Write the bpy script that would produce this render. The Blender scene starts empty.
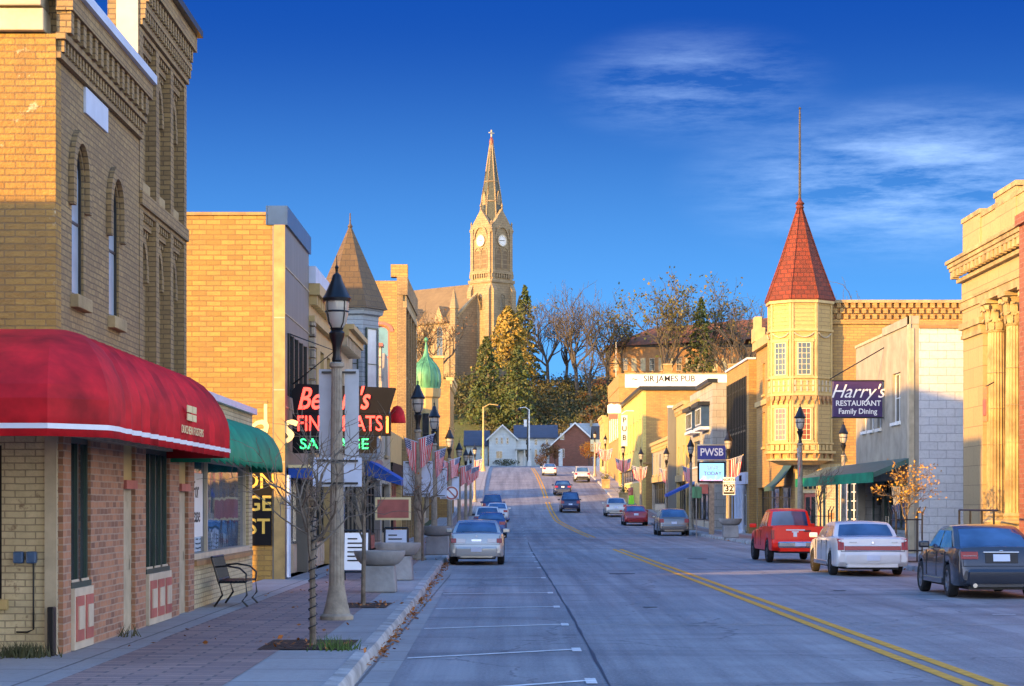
import bpy, bmesh, math, random
from mathutils import Vector, Matrix, noise
R = math.radians
S = bpy.context.scene
COL = S.collection
F = 2100.0; CAMH = 1.9; VX = 510.0; VY = 505.0
def wx(x, z): return (x - VX) * z / F
def wz(y, z): return CAMH + (VY - y) * z / F
def lerp(a, b, t): return a + (b - a) * t
def interp(tab, t):
    if t <= tab[0][0]: return tab[0][1]
    for (a, va), (b, vb) in zip(tab, tab[1:]):
        if t <= b: return lerp(va, vb, (t - a) / (b - a))
    return tab[-1][1]
PROF = [(0, 0), (110, 0), (130, .08), (150, .25), (170, .65), (190, 1.3), (210, 2.45), (234, 4.1), (265, 5.75), (300, 7.2), (330, 8.0), (350, 8.4), (400, 9.0)]
def prof(y):
    return (interp(PROF, y - 8) + interp(PROF, y) * 2 + interp(PROF, y + 8)) / 4
def sstep(a, b, t):
    t = min(1, max(0, (t - a) / (b - a))); return t * t * (3 - 2 * t)
def terr(x, y):
    h = prof(y)
    if y > 366:
        h += sstep(372, 440, y + 0.06 * abs(x - 20)) * 17 + 1.2 * noise.noise((x * .03, y * .03, 0)) * sstep(372, 400, y)
        h += sstep(450, 700, y) * 3
    return h

# ---------------------------------------------------------------- materials
MATS = {}
def newmat(name):
    m = bpy.data.materials.new(name); m.use_nodes = True
    nt = m.node_tree; b = nt.nodes['Principled BSDF']
    MATS[name] = m
    return m, nt, b
def lk(nt, a, b): nt.links.new(a, b)
def col4(c): return (c[0], c[1], c[2], 1)
def nd(nt, t, **kw):
    n = nt.nodes.new(t)
    for k, v in kw.items(): setattr(n, k, v)
    return n
def mixc(nt, fac, a, b, mode='MIX'):
    n = nt.nodes.new('ShaderNodeMix'); n.data_type = 'RGBA'; n.blend_type = mode
    for s, v in ((0, fac), (6, a), (7, b)):
        if hasattr(v, 'node'): lk(nt, v, n.inputs[s])
        else: n.inputs[s].default_value = v if s == 0 else col4(v)
    return n.outputs[2]
def noisefac(nt, vec, scale, detail=4, rough=.6, lo=.3, hi=.7, a=0., b=1.):
    n = nd(nt, 'ShaderNodeTexNoise'); n.inputs['Scale'].default_value = scale
    n.inputs['Detail'].default_value = detail; n.inputs['Roughness'].default_value = rough
    if vec is not None: lk(nt, vec, n.inputs['Vector'])
    r = nd(nt, 'ShaderNodeMapRange'); lk(nt, n.outputs[0], r.inputs[0])
    r.inputs[1].default_value = lo; r.inputs[2].default_value = hi; r.inputs[3].default_value = a; r.inputs[4].default_value = b
    return r.outputs[0]
def bump(nt, b, h, strength=.3, dist=.02):
    n = nd(nt, 'ShaderNodeBump'); n.inputs['Strength'].default_value = strength; n.inputs['Distance'].default_value = dist
    lk(nt, h, n.inputs['Height']); lk(nt, n.outputs[0], b.inputs['Normal'])
def plain(name, c, rough=.7, metal=0, var=.18, scale=2.5, bmp=0, spec=.5, coat=0, streak=False):
    m, nt, b = newmat(name)
    tc = nd(nt, 'ShaderNodeTexCoord'); vec = tc.outputs['Object']
    if streak:
        mp = nd(nt, 'ShaderNodeMapping'); mp.inputs['Scale'].default_value = (3, 3, .35); lk(nt, vec, mp.inputs[0]); vec = mp.outputs[0]
    f = noisefac(nt, vec, scale)
    c2 = tuple(x * (1 - var * 1.6) for x in c); c1 = tuple(min(1, x * (1 + var * .4)) for x in c)
    lk(nt, mixc(nt, f, c2, c1), b.inputs['Base Color'])
    b.inputs['Roughness'].default_value = rough; b.inputs['Metallic'].default_value = metal
    b.inputs['Specular IOR Level'].default_value = spec; b.inputs['Coat Weight'].default_value = coat
    if bmp: bump(nt, b, noisefac(nt, vec, scale * 9), bmp, .02)
    return m
def brick(name, c1, c2, mortar, bw=.22, bh=.075, ms=.009, rough=.85, bmp=.5, stain=.35, dark=(.12, .08, .05), offset=.5, peel=None, bias=0.):
    m, nt, b = newmat(name)
    tc = nd(nt, 'ShaderNodeTexCoord'); uv = tc.outputs['UV']
    # small wobble so that courses are not ruler-straight
    wn = nd(nt, 'ShaderNodeTexNoise'); wn.inputs['Scale'].default_value = 3; lk(nt, uv, wn.inputs['Vector'])
    vm = nd(nt, 'ShaderNodeVectorMath', operation='MULTIPLY_ADD'); vm.inputs[1].default_value = (.03, .02, 0)
    lk(nt, wn.outputs['Color'], vm.inputs[0]); lk(nt, uv, vm.inputs[2])
    bt = nd(nt, 'ShaderNodeTexBrick'); bt.offset = offset
    for k, v in (('Scale', 1), ('Brick Width', bw), ('Row Height', bh), ('Mortar Size', ms), ('Mortar Smooth', .15), ('Bias', bias)): bt.inputs[k].default_value = v
    bt.inputs['Color1'].default_value = col4(c1); bt.inputs['Color2'].default_value = col4(c2); bt.inputs['Mortar'].default_value = col4(mortar)
    lk(nt, vm.outputs[0], bt.inputs['Vector'])
    f = noisefac(nt, uv, .7, 6, .65, .35, .75, 0, stain)
    cc = mixc(nt, f, bt.outputs['Color'], dark)
    f2 = noisefac(nt, uv, 9, 3, .6, .45, .8, 0, .35)
    cc = mixc(nt, f2, cc, tuple(x * .45 for x in c1))
    ms_ = nd(nt, 'ShaderNodeMapping'); ms_.inputs['Scale'].default_value = (2.6, .22, 1); lk(nt, uv, ms_.inputs[0])
    cc = mixc(nt, noisefac(nt, ms_.outputs[0], 1.0, 5, .65, .5, .8, 0, stain * .9), cc, dark)
    cc = mixc(nt, noisefac(nt, uv, .45, 3, .5, .45, .8, 0, stain * .5), cc, tuple(min(1, x * 1.35) for x in c1))
    if peel:
        pf = noisefac(nt, uv, 2.2, 8, .75, .60, .66, 0, 1)
        cc = mixc(nt, pf, cc, peel)
    lk(nt, cc, b.inputs['Base Color']); b.inputs['Roughness'].default_value = rough
    inv = nd(nt, 'ShaderNodeMath', operation='MULTIPLY_ADD'); inv.inputs[1].default_value = -1; inv.inputs[2].default_value = 1
    lk(nt, bt.outputs['Fac'], inv.inputs[0])
    ad = nd(nt, 'ShaderNodeMath', operation='MULTIPLY_ADD'); ad.inputs[1].default_value = .5
    lk(nt, noisefac(nt, uv, 25), ad.inputs[0]); lk(nt, inv.outputs[0], ad.inputs[2])
    bump(nt, b, ad.outputs[0], bmp, .02)
    return m
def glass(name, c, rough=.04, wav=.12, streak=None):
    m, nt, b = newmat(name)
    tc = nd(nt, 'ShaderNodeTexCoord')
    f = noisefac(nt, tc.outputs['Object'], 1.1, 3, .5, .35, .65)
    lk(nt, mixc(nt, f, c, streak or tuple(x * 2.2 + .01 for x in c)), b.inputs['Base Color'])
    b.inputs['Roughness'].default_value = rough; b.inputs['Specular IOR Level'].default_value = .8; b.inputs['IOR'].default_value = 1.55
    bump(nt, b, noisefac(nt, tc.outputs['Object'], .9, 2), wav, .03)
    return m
def emit(name, c, s, base=(.02, .02, .02)):
    m, nt, b = newmat(name)
    b.inputs['Base Color'].default_value = col4(base); b.inputs['Emission Color'].default_value = col4(c); b.inputs['Emission Strength'].default_value = s
    return m
def leafm(name, c1, c2, c3=None, rough=.6):
    m, nt, b = newmat(name)
    g = nd(nt, 'ShaderNodeNewGeometry')
    f = nd(nt, 'ShaderNodeMapRange'); lk(nt, g.outputs['Random Per Island'], f.inputs[0])
    cc = mixc(nt, f.outputs[0], c1, c2)
    if c3:
        tc = nd(nt, 'ShaderNodeTexCoord')
        cc = mixc(nt, noisefac(nt, tc.outputs['Object'], .35, 3, .5, .45, .6), cc, c3)
    lk(nt, cc, b.inputs['Base Color']); b.inputs['Roughness'].default_value = rough
    b.inputs['Specular IOR Level'].default_value = .2
    return m

# ---------------------------------------------------------------- mesh builder
class Fr:
    """wall frame: origin o, u along the wall, n outwards, v is up"""
    def __init__(s, ox, oy, u, n, oz=0.): s.o = Vector((ox, oy, oz)); s.u = Vector((u[0], u[1], 0)); s.n = Vector((n[0], n[1], 0))
    def p(s, u, v, d=0.): return s.o + s.u * u + s.n * d + Vector((0, 0, v))
class MB:
    def __init__(s): s.v = []; s.f = []; s.m = []; s.sm = []; s.uv = []; s.mats = []
    def mi(s, mat):
        if mat not in s.mats: s.mats.append(mat)
        return s.mats.index(mat)
    def add(s, vs, fs, mat, smooth=False, uvs=None):
        k = len(s.v); s.v += [Vector(p) for p in vs]; i = s.mi(mat)
        for j, f in enumerate(fs):
            s.f.append([k + a for a in f]); s.m.append(i); s.sm.append(smooth); s.uv.append(uvs[j] if uvs else None)
        return s
    def box(s, x0, x1, y0, y1, z0, z1, mat):
        x0, x1 = sorted((x0, x1)); y0, y1 = sorted((y0, y1)); z0, z1 = sorted((z0, z1))
        vs = [(x0, y0, z0), (x1, y0, z0), (x1, y1, z0), (x0, y1, z0), (x0, y0, z1), (x1, y0, z1), (x1, y1, z1), (x0, y1, z1)]
        return s.add(vs, [(0, 3, 2, 1), (4, 5, 6, 7), (0, 1, 5, 4), (1, 2, 6, 5), (2, 3, 7, 6), (3, 0, 4, 7)], mat)
    def fbox(s, fr, u0, u1, v0, v1, d0, d1, mat):
        ps = [fr.p(u, v, d) for d in (d0, d1) for v in (v0, v1) for u in (u0, u1)]
        return s.add(ps, [(0, 2, 3, 1), (4, 5, 7, 6), (0, 1, 5, 4), (2, 6, 7, 3), (0, 4, 6, 2), (1, 3, 7, 5)], mat)
    def prism(s, fr, pts, d0, d1, mat, smooth=False):
        n = len(pts)
        vs = [fr.p(u, v, d0) for u, v in pts] + [fr.p(u, v, d1) for u, v in pts]
        fs = [tuple(range(n))[::-1], tuple(range(n, 2 * n))] + [(i, (i + 1) % n, n + (i + 1) % n, n + i) for i in range(n)]
        return s.add(vs, fs, mat, smooth)
    def extr(s, fr, prof_dv, u0, u1, mat, smooth=False):
        """profile in (d, v) swept along u"""
        n = len(prof_dv)
        vs = [fr.p(u0, v, d) for d, v in prof_dv] + [fr.p(u1, v, d) for d, v in prof_dv]
        fs = [tuple(range(n)), tuple(range(n, 2 * n))[::-1]] + [(i, (i + 1) % n, n + (i + 1) % n, n + i) for i in range(n)]
        return s.add(vs, fs, mat, smooth)
    def ring(s, fr, cu, cv, r0, r1, a0, a1, d0, d1, mat, n=10, sx=1.0, sv=1.0):
        for i in range(n):
            t0 = lerp(a0, a1, i / n); t1 = lerp(a0, a1, (i + 1) / n)
            q = [(cu + sx * r * math.cos(t), cv + sv * r * math.sin(t)) for r, t in ((r0, t0), (r1, t0), (r1, t1), (r0, t1))]
            s.prism(fr, q, d0, d1, mat)
        return s
    def lathe(s, c, pr, n, mat, smooth=True, a0=0., sx=1., sy=1.):
        vs = []; fs = []
        for r, z in pr:
            for i in range(n):
                a = a0 + 2 * math.pi * i / n; vs.append((c[0] + sx * r * math.cos(a), c[1] + sy * r * math.sin(a), c[2] + z))
        for j in range(len(pr) - 1):
            for i in range(n):
                fs.append((j * n + i, j * n + (i + 1) % n, (j + 1) * n + (i + 1) % n, (j + 1) * n + i))
        fs.append(tuple(range(n))[::-1]); fs.append(tuple(range((len(pr) - 1) * n, len(pr) * n)))
        return s.add(vs, fs, mat, smooth)
    def tube(s, pts, rad, mat, n=6, smooth=True, cap=True):
        pts = [Vector(p) for p in pts]
        if not isinstance(rad, (list, tuple)): rad = [rad] * len(pts)
        vs = []; fs = []
        for i, p in enumerate(pts):
            d = (pts[min(i + 1, len(pts) - 1)] - pts[max(i - 1, 0)]).normalized()
            a = d.orthogonal().normalized() if abs(d.z) > .99 else d.cross(Vector((0, 0, 1))).normalized()
            b = d.cross(a)
            for k in range(n):
                t = 2 * math.pi * k / n; vs.append(p + (a * math.cos(t) + b * math.sin(t)) * rad[i])
        for i in range(len(pts) - 1):
            for k in range(n): fs.append((i * n + k, i * n + (k + 1) % n, (i + 1) * n + (k + 1) % n, (i + 1) * n + k))
        if cap: fs += [tuple(range(n))[::-1], tuple(range((len(pts) - 1) * n, len(pts) * n))]
        return s.add(vs, fs, mat, smooth)
    def grid(s, rows, mat, smooth=True, uvs=None):
        n = len(rows[0]); vs = [p for r in rows for p in r]; fs = []; uu = []
        for j in range(len(rows) - 1):
            for i in range(n - 1):
                f = (j * n + i, j * n + i + 1, (j + 1) * n + i + 1, (j + 1) * n + i); fs.append(f)
                if uvs: uu.append([uvs[j][i], uvs[j][i + 1], uvs[j + 1][i + 1], uvs[j + 1][i]])
        return s.add(vs, fs, mat, smooth, uu if uvs else None)
    def wall(s, fr, U0, U1, V0, V1, ops, mat, th=.3, lining=None):
        us = sorted({U0, U1} | {a for o in ops for a in o[:2]}); vs = sorted({V0, V1} | {a for o in ops for a in o[2:4]})
        us = [u for u in us if U0 <= u <= U1]; vs = [v for v in vs if V0 <= v <= V1]
        for va, vb in zip(vs, vs[1:]):
            run = None
            for ua, ub in list(zip(us, us[1:])) + [(None, None)]:
                solid = ua is not None and not any(o[0] <= (ua + ub) / 2 <= o[1] and o[2] <= (va + vb) / 2 <= o[3] for o in ops)
                if solid: run = (run[0], ub) if run else (ua, ub)
                elif run: s.fbox(fr, run[0], run[1], va, vb, -th, 0, mat); run = None
        for o in ops:
            if len(o) > 4 and o[4]:
                u0, u1, v0, v1, rise = o; c = (u0 + u1) / 2; w = (u1 - u0) / 2; N = 8
                arc = [(c - w * math.cos(math.pi / 2 * i / N), v1 - rise + rise * math.sin(math.pi / 2 * i / N)) for i in range(N + 1)]
                s.prism(fr, [(u0, v1)] + arc[::1], -th, 0, mat)
                s.prism(fr, [(u1, v1)] + [(2 * c - a, b) for a, b in arc], -th, 0, mat)
        return s
    def text(s, body, size, o, u, n, mat, shear=0., ext=.008, bold=0., sx=1., align='CENTER'):
        cu = bpy.data.curves.new('lettering', 'FONT'); cu.body = body; cu.size = size; cu.shear = shear; cu.extrude = ext; cu.offset = bold; cu.align_x = align; cu.align_y = 'CENTER'; cu.resolution_u = 3
        ob = bpy.data.objects.new('lettering', cu); me = bpy.data.meshes.new_from_object(ob)
        o = Vector(o); u = Vector(u); n = Vector(n); z = n.cross(u)
        s.add([o + u * (v.co.x * sx) + z * v.co.y + n * v.co.z for v in me.vertices], [tuple(p.vertices) for p in me.polygons], mat)
        bpy.data.objects.remove(ob); bpy.data.meshes.remove(me); bpy.data.curves.remove(cu)
        return s
    def build(s, name, parent=None, recalc=True, sharp=35, bevel=0, base=None):
        me = bpy.data.meshes.new(name)
        if parent is not None: off = PLOC.get(parent.name, Vector((0, 0, 0)))
        elif base is not None: off = Vector(base)
        else:
            xs = [p.x for p in s.v]; ys = [p.y for p in s.v]; zs = [p.z for p in s.v]
            off = Vector(((min(xs) + max(xs)) / 2, (min(ys) + max(ys)) / 2, min(zs)))
        me.from_pydata([tuple(p - off) for p in s.v], [], s.f)
        for m in s.mats: me.materials.append(m)
        me.polygons.foreach_set('material_index', s.m); me.polygons.foreach_set('use_smooth', s.sm)
        if recalc:
            bm = bmesh.new(); bm.from_mesh(me); bmesh.ops.recalc_face_normals(bm, faces=bm.faces); bm.to_mesh(me); bm.free()
        uvl = me.uv_layers.new(name='UVMap'); data = uvl.data
        for p in me.polygons:
            cu = s.uv[p.index]
            nx, ny, nz = abs(p.normal.x), abs(p.normal.y), abs(p.normal.z)
            if cu and not recalc:
                for li, q in zip(p.loop_indices, cu): data[li].uv = q
                continue
            for li in p.loop_indices:
                c = s.v[me.loops[li].vertex_index]
                data[li].uv = (c.x, c.y) if nz > .8 else ((c.y, c.z) if nx > ny else (c.x, c.z))
        if any(s.sm): me.set_sharp_from_angle(angle=R(sharp))
        ob = bpy.data.objects.new(name, me); COL.objects.link(ob)
        if parent is not None: ob.parent = parent; PLOC[ob.name] = off
        else: ob.location = off; PLOC[ob.name] = off
        if bevel:
            b = ob.modifiers.new('bevel', 'BEVEL'); b.width = bevel; b.segments = 2; b.limit_method = 'ANGLE'; b.angle_limit = R(40)
        return ob
PLOC = {}
def tag(o, label=None, cat=None, group=None, kind=None):
    if label: o['label'] = label
    if cat: o['category'] = cat
    if group: o['group'] = group
    if kind: o['kind'] = kind
    return o
def thing(name, label, cat, loc=(0, 0, 0), group=None):
    o = bpy.data.objects.new(name, None); o.empty_display_size = .3; COL.objects.link(o); o.location = loc
    PLOC[o.name] = Vector(loc)
    return tag(o, label, cat, group)
KIDS = {}
def copy_tree(o, loc=None, rz=None, label=None, group=None, parent=None, scale=None):
    c = o.copy(); COL.objects.link(c)
    if parent is not None: c.parent = parent
    for ch in [k for k in bpy.data.objects if k.parent == o]: copy_tree(ch, parent=c)
    if loc is not None: c.location = loc; PLOC[c.name] = Vector(loc)
    if rz is not None: c.rotation_euler = (0, 0, rz)
    if scale: c.scale = (scale, scale, scale)
    if label: c['label'] = label
    if group: c['group'] = group
    return c
def structure(name, mb, **k): return tag(mb.build(name, **k), kind='structure')
# ---------------------------------------------------------------- the palette
cream_paint_brick = brick('cream painted brick', (.68, .57, .34), (.60, .50, .29), (.30, .24, .15), bw=.24, bh=.08, ms=.008, stain=.38, dark=(.22, .16, .09), bmp=.7, peel=(.25, .17, .10))
raw_gold_brick = brick('raw golden brick', (.46, .27, .06), (.36, .2, .045), (.22, .14, .06), bw=.24, bh=.08, ms=.009, stain=.55, dark=(.16, .10, .05), bmp=.9, peel=(.50, .42, .26))
grey_tan_brick = brick('tan brick front', (.38, .26, .11), (.27, .18, .08), (.13, .09, .05), bw=.22, bh=.075, stain=.45)
gold_brick = brick('golden cream brick', (.44, .27, .06), (.28, .16, .035), (.20, .12, .035), bw=.34, bh=.12, ms=.014, stain=.55, dark=(.20, .12, .05))
ochre_brick = brick('ochre brick', (.46, .28, .08), (.35, .2, .06), (.25, .16, .07), bw=.40, bh=.14, ms=.014, stain=.35)
rust_brick = brick('rusty ochre brick', (.50, .27, .10), (.38, .19, .07), (.30, .2, .11), bw=.4, bh=.14, ms=.014, stain=.45)
red_mixed_brick = brick('mixed red brick', (.46, .22, .12), (.07, .035, .035), (.42, .30, .22), bw=.24, bh=.085, stain=.15, bias=-.35)
red_brick = brick('red brick', (.30, .10, .06), (.22, .07, .04), (.25, .18, .14), bw=.4, bh=.14, stain=.25)
grey_block = brick('grey stone block', (.40, .38, .34), (.32, .31, .28), (.14, .13, .13), bw=.9, bh=.45, ms=.012, stain=.3)
stone_ashlar = brick('bank limestone', (.42, .31, .15), (.37, .27, .13), (.2, .14, .07), bw=1.5, bh=.62, ms=.012, stain=.22, bmp=.3, dark=(.30, .22, .12))
stone = plain('limestone', (.42, .31, .15), .8, var=.32, scale=1.5, bmp=.25)
church_stone = brick('church stone', (.34, .26, .145), (.27, .20, .11), (.17, .13, .08), bw=1.1, bh=.5, ms=.04, stain=.4)
field_stone = brick('rough field stone', (.55, .46, .32), (.32, .27, .20), (.20, .17, .13), bw=.7, bh=.4, ms=.03, stain=.4, bmp=.9)
lap_siding = brick('white shingle siding', (.62, .62, .62), (.57, .57, .58), (.38, .38, .4), bw=.62, bh=.30, ms=.012, stain=.15, dark=(.35, .3, .22), bmp=.8)
clapboard = brick('cream clapboard', (.50, .35, .13), (.46, .32, .12), (.26, .18, .08), bw=8, bh=.2, ms=.012, stain=.15, bmp=.6)
house_clap = brick('pale blue clapboard', (.72, .76, .74), (.68, .72, .7), (.45, .5, .5), bw=9, bh=.25, ms=.02, stain=.15)
blue_clap = brick('slate blue clapboard', (.30, .36, .40), (.27, .33, .37), (.14, .17, .2), bw=9, bh=.16, ms=.012, stain=.2)
cream_trim = plain('cream paint', (.50, .36, .14), .55, var=.15, scale=2)
tan_paint = plain('tan paint', (.50, .42, .28), .6, var=.2)
beige_panel = plain('beige paint', (.62, .52, .38), .55, var=.15)
salmon_panel = plain('faded red paint', (.46, .13, .10), .55, var=.2)
white_paint = plain('white paint', (.78, .77, .73), .5, var=.12)
stucco = plain('pale stucco', (.36, .32, .25), .85, var=.2, scale=1.2, bmp=.2)
grey_metal_panel = plain('grey metal panel', (.17, .17, .155), .45, .1, var=.15, scale=.8, streak=True)
dark_blue_metal = plain('dark blue metal', (.03, .07, .16), .35, .3)
black_metal = plain('black painted metal', (.012, .012, .014), .35, .2, spec=.5)
dark_frame = plain('dark bronze frame', (.02, .022, .022), .4, .3)
green_frame = plain('dark green frame', (.025, .06, .05), .45)
concrete = plain('concrete', (.34, .33, .32), .85, var=.25, scale=1.3, bmp=.25)
post_concrete = plain('post concrete', (.36, .30, .22), .8, var=.25, scale=6, bmp=.3)
kerb_m = plain('kerb concrete', (.45, .43, .40), .85, var=.35, scale=1.6, bmp=.35)
roof_tar = plain('tar roof', (.05, .05, .05), .9)
roof_dark = brick('dark slate roof', (.10, .072, .05), (.075, .055, .04), (.03, .025, .022), bw=.3, bh=.2, stain=.2, rough=.7)
roof_church = brick('church roof', (.21, .15, .07), (.17, .12, .055), (.1, .08, .04), bw=1.2, bh=.7, stain=.35)
roof_brown = brick('brown roof', (.26, .085, .025), (.2, .065, .02), (.1, .04, .02), bw=1.2, bh=.6, stain=.35)
roof_blue = brick('blue grey roof', (.075, .09, .13), (.06, .075, .11), (.04, .05, .07), bw=.9, bh=.4, stain=.25)
roof_pale = brick('pale grey roof', (.33, .36, .36), (.29, .32, .32), (.2, .22, .22), bw=.9, bh=.4, stain=.25)
roof_red = brick('red tile roof', (.24, .034, .010), (.11, .02, .008), (.06, .012, .006), bw=.30, bh=.22, ms=.02, stain=.6, bmp=.7, dark=(.12, .03, .015))
copper_green = plain('green copper', (.10, .34, .17), .5, .1, var=.4, scale=1.5, streak=True)
green_metal = plain('green roof metal', (.05, .12, .10), .5, .1, var=.2)
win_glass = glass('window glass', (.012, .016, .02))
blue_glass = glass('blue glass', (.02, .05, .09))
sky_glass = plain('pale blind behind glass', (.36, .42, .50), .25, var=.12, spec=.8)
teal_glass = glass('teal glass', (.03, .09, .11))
warm_reflection_glass = glass('glass with warm reflection colour', (.14, .045, .025))  # reddish reflection put into the pane colour
red_cloth = plain('red awning canvas', (.66, .012, .02), .7, var=.38, scale=1.6, spec=.25)
green_cloth = plain('green awning canvas', (.008, .27, .14), .6, var=.3, scale=1.2, spec=.25)
blue_cloth = plain('blue awning canvas', (.02, .09, .42), .6, spec=.25)
white_stripe = plain('white trim tape', (.75, .76, .80), .5, var=.08)
purple_sign = plain('purple sign face', (.035, .014, .10), .4, var=.1)
letter_white = plain('white lettering', (.82, .82, .80), .5, var=.04)
letter_cream = plain('cream lettering', (.8, .66, .34), .6, var=.1)
letter_gold = plain('gold lettering', (.75, .48, .08), .5, var=.06)
letter_black = plain('black lettering', (.02, .02, .02), .6, var=.04)
sign_dark = plain('dark sign face', (.004, .004, .006), .6, spec=.2)
banner_blue = plain('banner blue side', (.16, .24, .42), .6, var=.1)
banner_back = plain('banner grey face', (.50, .52, .55), .6, var=.1)
plate_white = plain('sign plate', (.55, .62, .75), .45, var=.08)
neon_red = emit('red neon', (1, .05, .03), .85, (.4, .02, .02))
neon_green = emit('green neon', (.05, 1, .25), .55, (.02, .3, .08))
neon_orange = emit('orange neon', (1, .22, .03), .8, (.4, .1, .02))
yellow_paint = plain('yellow road paint', (.75, .36, .03), .8, var=.2, scale=5)
road_white = plain('white road paint', (.75, .75, .73), .8, var=.2, scale=5)
bark = plain('bark', (.085, .072, .055), .9, var=.35, scale=8, bmp=.5)
bark_light = plain('pale bark', (.23, .18, .13), .9, var=.35, scale=8, bmp=.4)
mulch = plain('mulch', (.10, .05, .03), .95, var=.4, scale=12, bmp=.8)
conifer_m = leafm('conifer needles', (.035, .065, .025), (.10, .13, .04), (.09, .10, .035))
gold_conifer = leafm('golden needles', (.30, .22, .05), (.14, .13, .035), (.34, .22, .05))
olive_leaf = leafm('olive leaves', (.10, .11, .03), (.055, .075, .025), (.13, .10, .03))
rust_leaf = leafm('rust leaves', (.20, .08, .025), (.13, .06, .025), (.14, .10, .03))
orange_leaf = leafm('orange leaves', (.85, .22, .02), (.75, .34, .03), (.8, .16, .02))
gold_leaf = leafm('gold leaves', (.55, .33, .06), (.45, .22, .04))
brush_dark = leafm('dark brush', (.05, .055, .028), (.11, .085, .045), (.07, .08, .03))
brush_rust = leafm('rust brush', (.20, .075, .025), (.13, .06, .025), (.11, .075, .03))
dry_leaf = leafm('dry leaves', (.45, .16, .04), (.3, .11, .03))
grass_leaf = leafm('grass blades', (.05, .10, .02), (.09, .13, .03))
def m_road():
    m, nt, b = newmat('worn road')
    tc = nd(nt, 'ShaderNodeTexCoord'); uv = tc.outputs['UV']
    mp = nd(nt, 'ShaderNodeMapping'); mp.inputs['Scale'].default_value = (1.6, .03, 1); lk(nt, uv, mp.inputs[0])
    c = mixc(nt, noisefac(nt, mp.outputs[0], 1.0, 6, .65, .36, .64), (.15, .15, .155), (.34, .335, .33))
    c = mixc(nt, noisefac(nt, uv, .35, 6, .7, .4, .72, 0, .65), c, (.09, .09, .095))
    c = mixc(nt, noisefac(nt, uv, 22, 3, .8, .45, .75, 0, .7), c, (.42, .41, .40))
    mp2 = nd(nt, 'ShaderNodeMapping'); mp2.inputs['Scale'].default_value = (.05, .35, 1); lk(nt, uv, mp2.inputs[0])
    c = mixc(nt, noisefac(nt, mp2.outputs[0], 1.0, 5, .6, .55, .68, 0, .5), c, (.07, .07, .075))
    # cracks
    vo = nd(nt, 'ShaderNodeTexVoronoi', feature='DISTANCE_TO_EDGE'); vo.inputs['Scale'].default_value = .22
    wn = nd(nt, 'ShaderNodeTexNoise'); wn.inputs['Scale'].default_value = .8; wn.inputs['Detail'].default_value = 5; lk(nt, uv, wn.inputs['Vector'])
    vm = nd(nt, 'ShaderNodeVectorMath', operation='MULTIPLY_ADD'); vm.inputs[1].default_value = (2.2, 2.2, 0); lk(nt, wn.outputs['Color'], vm.inputs[0]); lk(nt, uv, vm.inputs[2])
    lk(nt, vm.outputs[0], vo.inputs['Vector'])
    cr = nd(nt, 'ShaderNodeMapRange'); lk(nt, vo.outputs[0], cr.inputs[0]); cr.inputs[1].default_value = .0; cr.inputs[2].default_value = .009; cr.inputs[3].default_value = .65; cr.inputs[4].default_value = 0
    c = mixc(nt, cr.outputs[0], c, (.05, .05, .055))
    lk(nt, c, b.inputs['Base Color']); b.inputs['Roughness'].default_value = .62
    bump(nt, b, noisefac(nt, uv, 60), .25, .01)
    return m
road_m = m_road()
paver = brick('brick pavers', (.42, .27, .22), (.25, .17, .16), (.13, .11, .105), bw=.60, bh=.24, ms=.02, stain=.3, bmp=.5, dark=(.12, .09, .09))
walk_m = brick('sidewalk concrete', (.36, .345, .33), (.32, .31, .30), (.13, .12, .12), bw=1.6, bh=1.6, ms=.02, stain=.35, offset=0, bmp=.3, dark=(.18, .16, .15))
def m_grass():
    m, nt, b = newmat('grass')
    tc = nd(nt, 'ShaderNodeTexCoord'); o = tc.outputs['Object']
    c = mixc(nt, noisefac(nt, o, .08, 6, .7), (.045, .075, .02), (.10, .12, .035))
    c = mixc(nt, noisefac(nt, o, 1.5, 4, .7, .45, .7, 0, .6), c, (.14, .11, .05))
    lk(nt, c, b.inputs['Base Color']); b.inputs['Roughness'].default_value = .95; bump(nt, b, noisefac(nt, o, 4), .6, .2)
    return m
grass_m = m_grass()
def m_flag():
    m, nt, b = newmat('flag cloth')
    tc = nd(nt, 'ShaderNodeTexCoord'); sp = nd(nt, 'ShaderNodeSeparateXYZ'); lk(nt, tc.outputs['UV'], sp.inputs[0])
    def mth(op, a, bb=None):
        n = nd(nt, 'ShaderNodeMath', operation=op)
        for i, v in enumerate((a, bb)):
            if v is None: continue
            if hasattr(v, 'node'): lk(nt, v, n.inputs[i])
            else: n.inputs[i].default_value = v
        return n.outputs[0]
    st = mth('MODULO', mth('FLOOR', mth('MULTIPLY', sp.outputs[1], 13)), 2)
    c = mixc(nt, st, (.70, .012, .02), (.72, .60, .58))
    can = mth('MULTIPLY', mth('LESS_THAN', sp.outputs[0], .33), mth('GREATER_THAN', sp.outputs[1], .4615))
    vx = mth('SUBTRACT', mth('FRACT', mth('MULTIPLY', sp.outputs[0], 15)), .5); vy = mth('SUBTRACT', mth('FRACT', mth('MULTIPLY', sp.outputs[1], 9.3)), .5)
    star = mth('LESS_THAN', mth('ADD', mth('MULTIPLY', vx, vx), mth('MULTIPLY', vy, vy)), .07)
    cc = mixc(nt, star, (.02, .03, .14), (.8, .8, .8))
    lk(nt, mixc(nt, can, c, cc), b.inputs['Base Color']); b.inputs['Roughness'].default_value = .8
    return m
flag_m = m_flag()
def paintm(name, c, metal=.0, rough=.25):
    m = plain(name, c, rough, metal, var=.06, scale=1.2, coat=.6)
    return m
pt_silver = paintm('pale silver paint', (.50, .50, .46), .3)
pt_white = paintm('white car paint', (.66, .66, .65))
pt_red = plain('red car paint', (.95, .016, .002), .3, 0, var=.06, scale=1.2, spec=.3, coat=.15)
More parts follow.
